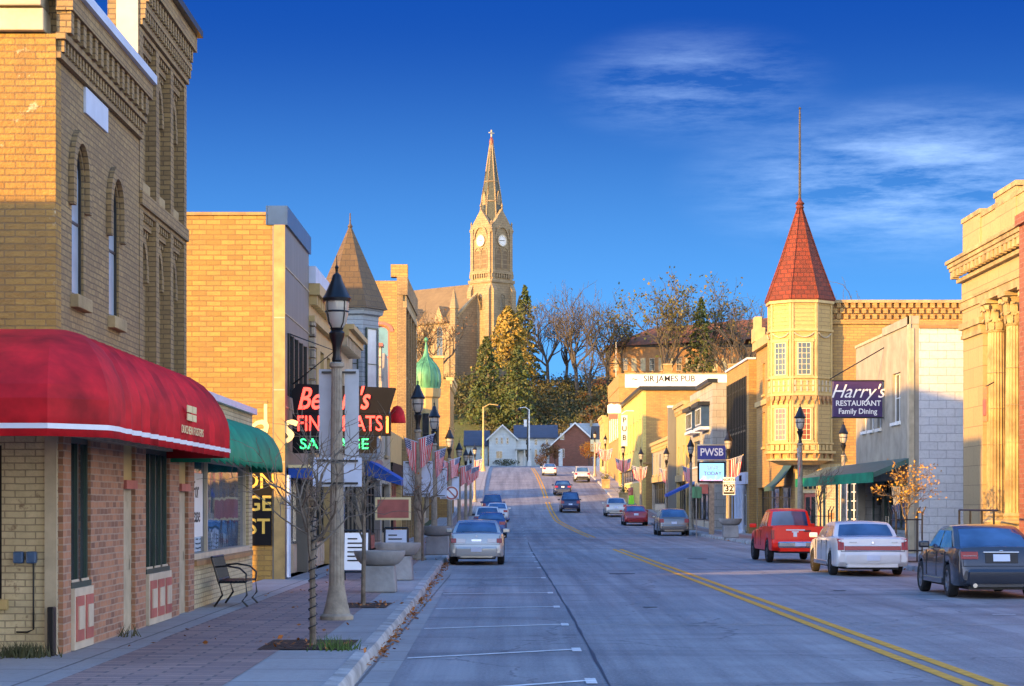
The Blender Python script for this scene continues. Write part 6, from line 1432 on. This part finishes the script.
vehicle('moving_car', 'dark maroon and blue sport utility car driving up the street', 'car', suv(pt_navy, roof=1.75, W_=1.8, tail=[('tail_lamp', [(-.85, -.55, .75, 1.0), (.55, .85, .75, 1.0)], lamp_red), plate(.6)]), (5.35, 188), group='cars driving up the street')
vehicle('moving_car', 'dark blue sedan driving ahead of the dark sport utility car', 'car', sedan(pt_navy, roof=1.45), (5.4, 217), group='cars driving up the street')
vehicle('moving_car', 'pale grey car driving furthest up the street', 'car', sedan(pt_silver, roof=1.45), (4.9, 262), group='cars driving up the street')
# left kerb
sv = sedan(pt_silver, 4.9, 1.76, 1.38, rim=rim_dark, bumper=(.28, .58, pt_silver), tail=[('tail_lamp', [(-.80, -.64, .70, .84), (.64, .80, .70, .84)], lamp_red), ('reverse_lamp', [(-.63, -.34, .71, .83), (.34, .63, .71, .83)], lamp_clear), ('trunk_badge', [(-.16, .16, .74, .82)], chrome), ('emblem', [(-.03, .03, .90, .93)], chrome)])
sv['extra'] = (lic(-2.53, .42),)
vehicle('parked_car', 'pale silver sedan parked nearest on the left kerb', 'car', sv, (-1.06, 68.6), group='cars parked along the street')
vehicle('parked_car', 'deep blue sedan parked ahead of the pale silver sedan', 'car', sedan(pt_blue, 4.7, 1.76, 1.4, bumper=(.3, .6, pt_blue)), (-1.06, 120.5), group='cars parked along the street')
vehicle('parked_car', 'dark wagon with pale roof parked beyond the deep blue sedan', 'car', suv(pt_dark, roof=1.62, roofpaint=pt_white), (-1.45, 138), group='cars parked along the street')
vehicle('parked_car', 'white sedan parked between the dark wagon and the blue wagon', 'car', sedan(pt_white, roof=1.46), (-1.0, 166), group='cars parked along the street')
vehicle('parked_car', 'blue wagon parked furthest on the left kerb', 'car', suv(pt_blue, roof=1.74), (-1.5, 182), group='cars parked along the street')
# ======================================================= street furniture
def make_lamp():
    t = thing('street_lamp', 'lamp', 'street lamp', (0, 0, 0), 'street lamps along the pavements')
    p = MB(); N = 48; rows = []
    p.lathe((0, 0, 0), [(.27, 0), (.27, .06), (.22, .1), (.17, .3), (.135, .5), (.13, .56)], 20, post_concrete)
    for k in range(13):
        f = k / 12; z = lerp(.56, 4.05, f); r = lerp(.125, .085, f); rows.append([Vector(((r - .008 * (q % 4 == 0)) * math.cos(2 * math.pi * q / N), (r - .008 * (q % 4 == 0)) * math.sin(2 * math.pi * q / N), z)) for q in range(N + 1)])
    p.grid(rows, post_concrete, True); p.lathe((0, 0, 4.05), [(.085, 0), (.12, .03), (.12, .08), (.09, .1)], 16, post_concrete); p.build('post', t)
    c = MB(); c.lathe((0, 0, 4.14), [(0.061, 0), (0.084, .04), (0.065, .12), (0.076, .28), (0.122, .42), (0.129, .48), (0.091, .52), (0.114, .56)], 18, black_metal); c.build('collar', t)
    g = MB(); g.lathe((0, 0, 4.7), [(0.099, 0), (0.152, .08), (0.182, .22), (0.194, .38), (0.190, .46)], 20, globe_m); go = g.build('globe', t)
    b = MB(); b.lathe((0, 0, 4.95), [(0.186, 0), (0.199, .015), (0.190, .03)], 20, black_metal)
    for k in range(4): a = R(45 + 90 * k); b.tube([(r * math.cos(a), r * math.sin(a), 4.7 + z) for r, z in ((0.106, 0), (0.160, .08), (0.190, .22), (0.201, .38), (0.198, .46))], .012, black_metal, 4)
    b.build('globe_cage', go)
    k = MB(); k.lathe((0, 0, 5.15), [(0.228, -.02), (0.236, .03), (0.198, .08), (0.144, .2), (0.091, .32), (0.068, .4), (0.023, .44), (0.023, .5), (0.034, .53), (0.009, .57), (0.006, .72)], 20, black_metal); k.build('cap', t)
    return t
LP = make_lamp()
lamps = [('street lamp with square banner boards in front of the neon sign', -2.64, 32.0, .945), ('street lamp beside the round planters with a flag near the stone shop', -2.94, 67, 1), ('second flag lamp on the left pavement beyond the round planters', -2.85, 79, .98), ('third flag lamp on the left pavement behind the parked silver car', -3.0, 104, .98),
         ('fourth flag lamp on the left pavement before the onion dome building', -3.1, 128, .98), ('left pavement lamp past the onion dome building', -3.2, 152, .98), ('left pavement lamp by the low stucco shop', -3.3, 176, .98), ('left pavement lamp next to the yellow corner building', -3.4, 203, .98),
         ('street lamp standing between red pickup and turret building', 12.02, 87, 1.04), ('street lamp in the side street under the restaurant sign', 15.4, 97, .98), ('street lamp carrying the route sign and a large flag', 11.95, 115, 1.02), ('right pavement lamp behind the digital sign', 11.7, 136, 1.05),
         ('right pavement lamp by the bright blue awning', 11.4, 153, 1.0), ('right pavement lamp beside the low pale shop row', 11.1, 178, 1.0), ('sunlit corner lamp with planter before the yellow front', 11.0, 204, 1.0), ('sunlit lamp before the pub front', 10.4, 229, 1.0), ('far right sunlit lamp near the pub end', 10.3, 255, 1.0)]
for i, (lab, x, y, sc) in enumerate(lamps):
    o = LP if i == 0 else copy_tree(LP)
    o.location = (x, y, prof(y) + .155); o.scale = (sc, sc, sc); o['label'] = lab
# banner boards on the lamps
def banner(label, x, y, z0, z1, hw_, mat, gap=.11):
    w = MB(); b = prof(y)
    for s in (-1, 1): w.box(x + s * gap, x + s * (gap + hw_), y + .1, y + .13, b + z0, b + z1, mat)
    for z in (z0 + .05, z1 - .05): w.box(x - gap - hw_ * .8, x + gap + hw_ * .8, y + .06, y + .1, b + z - .015, b + z + .015, black_metal)
    return tag(w.build('banner'), label, 'banner')
banner('tall grey banner pair on the near lamp hiding the neon sign', -2.62, 32.05, 2.55, 3.98, .215, banner_back, .09)
banner('wide pale blue lower board on the near lamp post', -2.62, 31.75, 2.18, 2.62, .27, plate_white, .10)
for i, (x, y) in enumerate(((-2.94, 67), (-2.85, 79), (-3.0, 104))): banner(('pale blue board pair on the lamp beside the round planters', 'pale blue board pair on the second flag lamp', 'pale blue board pair on the third flag lamp')[i], x, y, 2.2, 3.3, .36, plate_white)
# flags
def make_flag(w, h, seed, droop=.35, nx=14, ny=8):
    rnd = random.Random(seed); ph = rnd.random() * 6; t = thing('flag', 'flag', 'flag', (0, 0, 0), 'flags on the lamp posts')
    MB().tube([(0, 0, 0), (w * 1.12 * .8, 0, w * .28)], .014, plate_white, 6).lathe((w * .9, 0, w * .285), [(.01, 0), (.03, .02), (.01, .05)], 6, letter_gold).build('pole', t)
    rows, uv = [], []
    for j in range(ny + 1):
        r, q = [], []
        for i in range(nx + 1):
            a, b = i / nx, j / ny; x = w * .86 * (1 - b * .18 * droop) * (.12 + .88 * a) - b * h * .1 * a; z = w * .25 * a + .0 - h * b * (1 - .15 * a) - droop * .12 * w * math.sin(a * 3) * b
            y = (.06 * math.sin(a * 9 + ph + b * 2) + .03 * math.sin(a * 17 + ph * 2)) * (.3 + b) * min(1, w)
            r.append(Vector((x, y, z))); q.append((b, a))
        rows.append(r); uv.append(q)
    MB().grid(rows, flag_m, True, uv).build('cloth', t, recalc=False); return t
F1 = make_flag(.62, .95, 1, .6); F2 = make_flag(.52, 1.0, 2, .8); F3 = make_flag(.9, 1.15, 3, .2)
fl = [(-2.94, 66.9, 4.0, 0, F1, 'striped flag flying to the right on the lamp beside the round planters'), (-2.94, 66.85, 3.9, 165, F2, 'striped flag drooping to the left on the lamp beside the round planters'), (-2.85, 78.9, 3.9, 5, F2, 'striped flag to the right of the second flag lamp'), (-3.0, 103.9, 4.1, 0, F1, 'striped flag right of the third flag lamp'), (-3.0, 103.8, 4.0, 170, F1, 'striped flag left of the third flag lamp'),
      (-3.1, 127.9, 4.1, 0, F3, 'striped flag right of the fourth flag lamp'), (-3.1, 127.8, 4.0, 180, F1, 'striped flag left of the fourth flag lamp'), (-3.2, 151.9, 4.1, 0, F3, 'striped flag on the lamp past the onion dome building'), (-3.3, 175.9, 4.1, 0, F3, 'striped flag on the lamp by the low stucco shop'), (-3.4, 202.9, 4.1, 0, F3, 'striped flag on the lamp next to the yellow corner building'), (-3.3, 175.8, 4.1, 180, F3, 'striped flag left of the lamp by the low stucco shop'),
      (11.95, 114.8, 4.35, 4, F3, 'large red striped flag beside the digital sign'), (11.7, 135.9, 4.1, 175, F1, 'striped flag to the left of the lamp behind the digital sign'), (12.02, 86.85, 4.1, 100, F2, 'folded striped flag on the lamp before the turret building'), (11.4, 152.9, 4.1, 180, F1, 'striped flag left of the lamp by the bright blue awning'), (11.1, 177.9, 4.1, 180, F3, 'striped flag left of the lamp beside the low pale shop row'), (11.1, 177.8, 4.1, 0, F1, 'striped flag right of the lamp beside the low pale shop row'),
      (11.0, 203.9, 4.1, 0, F3, 'sunlit striped flag right of the corner lamp before the yellow front'), (11.0, 203.8, 4.1, 180, F3, 'sunlit striped flag left of the corner lamp before the yellow front'), (10.4, 228.9, 4.1, 180, F3, 'sunlit striped flag left of the lamp before the pub'), (10.4, 228.8, 4.1, 0, F3, 'sunlit striped flag right of the lamp before the pub'), (10.3, 254.9, 4.1, 0, F3, 'striped flag on the far right sunlit lamp')]
used = set()
for x, y, z, a, src, lab in fl:
    o = src if src.name not in used else copy_tree(src); used.add(src.name)
    o.location = (x, y, prof(y) + z); o.rotation_euler = (0, 0, R(a)); o['label'] = lab
# tall street lights and poles
def cobra(label, x, y, h, arm, mat, name='street_light'):
    b = prof(y); t = thing(name, label, 'street light', (x, y, b)); MB().tube([(x, y, b - .1), (x, y, b + h)], [.16, .09], mat, 10).lathe((x, y, b), [(.35, 0), (.3, .6), (.17, 1.0), (.16, 1.1)], 12, mat).build('pole', t)
    MB().tube([(x, y, b + h - .1), (x + arm * .4, y, b + h + .35), (x + arm, y, b + h + .2)], .06, mat, 8).build('arm', t); MB().lathe((x + arm, y, b + h - .15), [(.05, .4), (.22, .25), (.3, .1), (.2, -.08), (.1, -.14)][::-1], 12, black_metal).build('lantern', t); return t
cobra('tall sunlit street light with curved arm at far left corner', -3.5, 275, 8.6, 2.0, cream_trim)
cobra('tall pale street light pole before the white house', 3.1, 340, 9.2, -1.6, white_paint)
UP = MB().tube([(2.9, 346, 8), (2.9, 346, 17.5)], [.16, .1], bark, 8).box(1.9, 3.9, 345.95, 346.05, 16.2, 16.35, bark); tag(UP.build('utility_pole'), 'thin brown utility pole just left of the brick house', 'utility pole')
# signs
def post_sign(label, x, y, h, cat, build, name='street_sign', base=None):
    b = prof(y) + .1 if base is None else base; t = thing(name, label, cat, (x, y, b)); MB().tube([(x, y, b - .1), (x, y, b + h)], .03, rim_m, 6).build('post', t); build(t, b); return t
def s_round(t, b, y=88.0, x=-2.45):
    f = FC(y - .05); MB().ring(f, x, b + 2.3, 0, .3, 0, 6.2832, 0, .02, letter_white, 20).build('sign_plate', t); MB().ring(f, x, b + 2.3, .21, .28, 0, 6.2832, .02, .03, salmon_panel, 20).prism(f, [(x - .2, b + 2.47), (x - .15, b + 2.5), (x + .2, b + 2.13), (x + .15, b + 2.1)], .02, .03, salmon_panel).build('symbol', t)
post_sign('round no parking sign on a post by the left kerb', -2.45, 88, 2.65, 'sign', s_round)
def s_32(t, b):
    f = FC(114.6); x = 11.95; MB().fbox(f, x - .33, x + .33, 2.3 + .15, 2.93 + .15, 0, .02, letter_white).build('sign_plate', t); MB().fbox(f, x - .30, x + .30, 2.5, 3.03, .02, .025, sign_dark).prism(f, [(x - .26, 2.6), (x + .26, 2.6), (x + .28, 2.8), (x + .2, 3.0), (x - .2, 3.0), (x - .28, 2.8)], .025, .03, letter_white).build('border', t)
    MB().text('32', .46, (x, 114.565, 2.79), (1, 0, 0), (0, -1, 0), sign_dark, ext=.004, bold=.014).build('lettering', t); MB().fbox(f, x - .33, x + .33, 3.13, 3.42, 0, .02, letter_white).build('upper_plate', t); MB().text('NORTH', .2, (x, 114.575, 3.27), (1, 0, 0), (0, -1, 0), sign_dark, ext=.003, bold=.004).build('lettering', t)
post_sign('white route 32 sign plate on the lamp beside the digital sign', 11.95, 114.7, 3.4, 'sign', s_32, name='route_sign')
def s_green(t, b): MB().fbox(FC(119.9), 10.4, 10.95, 2.3, 2.95, 0, .02, copper_green).build('sign_plate', t)
post_sign('small green plate sign on a thin post left of the digital sign', 10.65, 120, 3.0, 'sign', s_green)
def s_lawn(t, b): MB().fbox(FC(329.9), wx(598, 330) - 1.2, wx(598, 330) + 1.2, b + 2.2, b + 4.1, 0, .05, letter_cream).build('sign_plate', t)
post_sign('square pale sign on a post before the orange trees', wx(598, 330), 330, 4, 'sign', s_lawn)
gb = MB().box(wx(645, 195) - .5, wx(645, 195) + .5, 194.9, 195, 6.0, 8.0, emit('lime banner', (.1, .5, .02), 0.0, (.25, .75, .03))); tag(gb.build('banner'), 'bright lime green banner on the sunlit right pavement', 'banner')
# round planters
def planter(label, x, y, s=1.0, group='round concrete planters', plantmat=None):
    b = prof(y) + .155; t = thing('planter', label, 'planter', (x, y, b), group); MB().prism(Fr(x, y - .42 * s, (1, 0), (0, 1), b), [(-.40 * s, 0), (.40 * s, 0), (.36 * s, .62 * s), (-.36 * s, .62 * s)], 0, .84 * s, concrete).build('pedestal', t, bevel=.03)
    MB().lathe((x, y, b + .62 * s), [(.32 * s, 0), (.44 * s, .03 * s), (.54 * s, .14 * s), (.60 * s, .28 * s), (.60 * s, .34 * s), (.55 * s, .34 * s), (.53 * s, .28 * s)], 28, concrete).build('bowl', t)
    MB().lathe((x, y, b + .62 * s), [(.54 * s, .27 * s), (.3 * s, .30 * s), (.02, .31 * s)], 20, mulch).build('soil', t); return t
planter('round bowl planter on concrete block nearest the camera', -2.62, 42.2, .86); planter('round bowl planter on concrete block just behind the nearest planter', -2.62, 49, .9); planter('low wide planter beside the second flag lamp', -2.55, 74, 1.05); planter('round planter beneath the digital sign', 11.75, 112, 1.05)
def box_planter(label, x, y, red=False):
    b = prof(y) + .155; t = thing('box_planter', label, 'planter', (x, y, b)); MB().lathe((x, y, b), [(.55, 0), (.62, .85), (.66, .87), (.66, .98), (.56, .98), (.54, .9)], 4, stone, smooth=False, a0=R(45)).build('box', t); sm = MB(); rnd = random.Random(int(y))
    for i in range(160): leafquad(sm, Vector((x + rnd.gauss(0, .25), y + rnd.gauss(0, .25), b + 1.0 + abs(rnd.gauss(0, .3)))), .14, rnd, olive_leaf)
    sm.build('plants', t, recalc=False)
box_planter('sunlit square planter at the right corner before the yellow front', 10.9, 202); box_planter('sunlit square planter before the pub', 10.3, 226)
tb = MB().lathe((11.9, 205, prof(205) + .15), [(.32, 0), (.4, .95), (.44, .97), (.44, 1.05), (.36, 1.2), (.1, 1.3)], 14, salmon_panel); tag(tb.build('trash_bin'), 'round red bin on the sunlit right pavement', 'bin')
lb = MB().prism(Fr(11.5, 199, (1, 0), (0, -1), prof(199) + .15), [(-.28, 0), (.28, 0), (.22, .85), (-.22, .85)], -.3, 0, MATS['lime banner']); tag(lb.build('pavement_sign'), 'lime green pavement board on the sunlit right corner', 'sign board')
# bench
BN = thing('bench', 'black iron bench with arm rests facing the street below the green awning', 'bench', (-4.95, 36.7, .155)); x, y = -4.95, 36.7
bz = .155; m = MB()
for i in range(7): m.box(x - .05 + i * .07, x - .0 + i * .07, y - .7, y + .7, bz + .42, bz + .445, black_metal)
m.build('seat', BN); m = MB()
for i in range(16): m.tube([(x - .06, y - .66 + i * .088, bz + .44), (x - .16, y - .66 + i * .088, bz + .84)], .010, black_metal, 4)
m.tube([(x - .16, y - .72, bz + .85), (x - .16, y + .72, bz + .85)], .02, black_metal).tube([(x - .06, y - .72, bz + .46), (x - .06, y + .72, bz + .46)], .016, black_metal); m.build('backrest', BN)
for yy in (y - .7, y + .7):
    m = MB(); m.tube([(x - .17, yy, bz + .86), (x - .05, yy, bz + .44), (x + .02, yy, bz + .2), (x - .12, yy, bz)], .02, black_metal).tube([(x - .05, yy, bz + .42), (x + .42, yy, bz + .42), (x + .44, yy, bz + .2), (x + .36, yy, bz + .1), (x + .46, yy, bz)], .02, black_metal); m.build('leg', BN)
    MB().tube([(x - .12, yy, bz + .68), (x + .1, yy, bz + .70), (x + .32, yy, bz + .66), (x + .43, yy, bz + .56), (x + .42, yy, bz + .42)], .018, black_metal).build('arm_rest', BN)
# sandwich boards
def aboard(label, x, y, face):
    b = .155; t = thing('sandwich_board', label, 'sign board', (x, y, b), 'sandwich boards'); m = MB()
    for s in (-1, 1):
        for u in (-.3, .3): m.tube([(x + u, y + s * .28, b), (x + u, y + s * .03, b + 1.15)], .025, black_metal, 6)
        m.tube([(x - .3, y + s * .22, b + .2), (x + .3, y + s * .22, b + .2)], .02, black_metal, 6)
    m.tube([(x - .3, y, b + 1.15), (x + .3, y, b + 1.15)], .03, black_metal, 6); m.build('frame', t)
    f = MB()
    for s in (-1, 1): f.add([(x - .27, y + s * .245, b + .25), (x + .27, y + s * .245, b + .25), (x + .27, y + s * .06, b + 1.1), (x - .27, y + s * .06, b + 1.1)], [(0, 1, 2, 3)], face)
    f.build('poster', t); l = MB(); rnd = random.Random(1)
    for k in range(6): zz = .95 - k * .1; l.box(x - .2, x - .2 + rnd.uniform(.2, .38), y - .245 + (zz - .25) * .218 - .012, y - .245 + (zz - .25) * .218 - .006, b + zz, b + zz + .03, sign_dark)
    l.build('printed_lines', t)
aboard('black framed sandwich board with white poster near the lamp', -3.55, 48.6, letter_white); aboard('sandwich board with pale poster just past the first board', -2.95, 54.5, plate_white)
rs = MB().box(-3.6, -2.75, 57, 57.04, 1.55, 2.05, salmon_panel).box(-3.66, -2.69, 57.01, 57.05, 1.49, 2.11, letter_cream).tube([(-3.2, 57.05, .1), (-3.2, 57.05, 1.5)], .04, black_metal)
tag(rs.build('pavement_sign'), 'cream edged red sign plate on a short stand behind the round planters', 'sign')
# street saplings
def sapling(label, x, y, h, seed, leaves=0, lm=None, spread=.95, lev=4, group='young street trees'):
    t = bare_tree(label, x, y, h, seed, lev, leaves, lm, .09, name='young_tree', mat=bark_light, r=.040, first=.46, minr=.005, base=.155, split=(1, 3), spread=spread, up=.1, group=group)
    return t
sapling('young bare tree wrapped with light cord in front of the near lamp', -2.46, 26.2, 2.75, 51); sapling('young bare tree behind the near lamp beside the planter', -2.55, 36.5, 2.8, 52); sapling('slim young tree beside the silver car', -2.75, 66, 3.1, 53, 25, dry_leaf); sapling('young bare tree before the turret building', 12.55, 85, 3.4, 54); sapling('young tree with golden leaves in a guard beside the restaurant wall', 12.2, 64.6, 2.9, 55, 420, gold_leaf, spread=.55)
cord = MB(); pts = []
for i in range(90): a = i * .9; pts.append((-2.46 + .056 * math.cos(a), 26.2 + .056 * math.sin(a), .3 + i * .017))
cord.tube(pts, .007, plastic, 4); tag(cord.build('light_cord'), 'dark cord of lights wound round the nearest young tree', 'light cord')
for x, y, lab in ((12.2, 64.6, 'black iron tree guard round the golden young tree'), (12.55, 85, 'black iron tree guard round the bare tree before the turret building')):
    t = thing('tree_guard', lab, 'tree guard', (x, y, .155), 'iron tree guards'); m = MB()
    for sx_ in (-.4, .4):
        for sy_ in (-.4, .4): m.tube([(x + sx_, y + sy_, .1), (x + sx_, y + sy_, 1.7)], .025, black_metal, 6).tube([(x + sx_, y + sy_, 1.6), (x + sx_ * 1.25, y + sy_, 1.85)], .02, black_metal, 5)
    for z in (.5, 1.45): MB().tube([(x - .4, y - .4, z), (x + .4, y - .4, z), (x + .4, y + .4, z), (x - .4, y + .4, z), (x - .4, y - .4, z)], .018, black_metal, 5).build('ring', t)
    m.build('bars', t); pass
# tree wells with mulch, weeds and leaf litter
mb = MB()
for (x, y, a, b) in ((-2.5, 26.2, .55, .9), (-2.6, 36.5, .5, .9), (12.2, 64.6, .5, .8)): mb.grid([[Vector((x - a, y - b, .162)), Vector((x + a, y - b, .162))], [Vector((x - a, y + b, .162)), Vector((x + a, y + b, .162))]], mulch)
structure('tree_wells', mb, recalc=False)
rnd = random.Random(9); lf = MB()
for i in range(2600):
    y = rnd.uniform(24, 120); k = rnd.random()
    if noise.noise((y * .35, 2, 0)) < -.05 and rnd.random() < .75: continue
    if k < .72: p = Vector((KL(y) + abs(rnd.gauss(0, .09)), y, prof(y) + .012 + rnd.random() * .05))
    elif k < .8: p = Vector((rnd.uniform(-4.9, -2.3), y, .17))
    elif k < .95: p = Vector((KR(y) - abs(rnd.gauss(0, .12)), y, .015 + rnd.random() * .04))
    else: p = Vector((-2.5 + rnd.gauss(0, .4), rnd.choice((26.2, 36.5)) + rnd.gauss(0, .6), .18))
    leafquad(lf, p, rnd.uniform(.05, .10), rnd, dry_leaf, .8)
tag(lf.build('fallen_leaves', recalc=False), kind='stuff')
wd = MB()
for cx_, cy_, n in ((-2.1, 25.4, 90), (-5.62, 24.2, 300), (-5.2, 28, 40)):
    for i in range(n): p = Vector((cx_ + rnd.gauss(0, .16), cy_ + rnd.gauss(0, .14), .15)); d = Vector((rnd.gauss(0, .06), rnd.gauss(0, .06), rnd.uniform(.05, .2))); s_ = Vector((.008, .004, 0)); wd.add([p - s_, p + s_, p + d], [(0, 1, 2)], grass_leaf if cx_ > -3 else brush_dark)
tag(wd.build('weeds', recalc=False), kind='stuff')
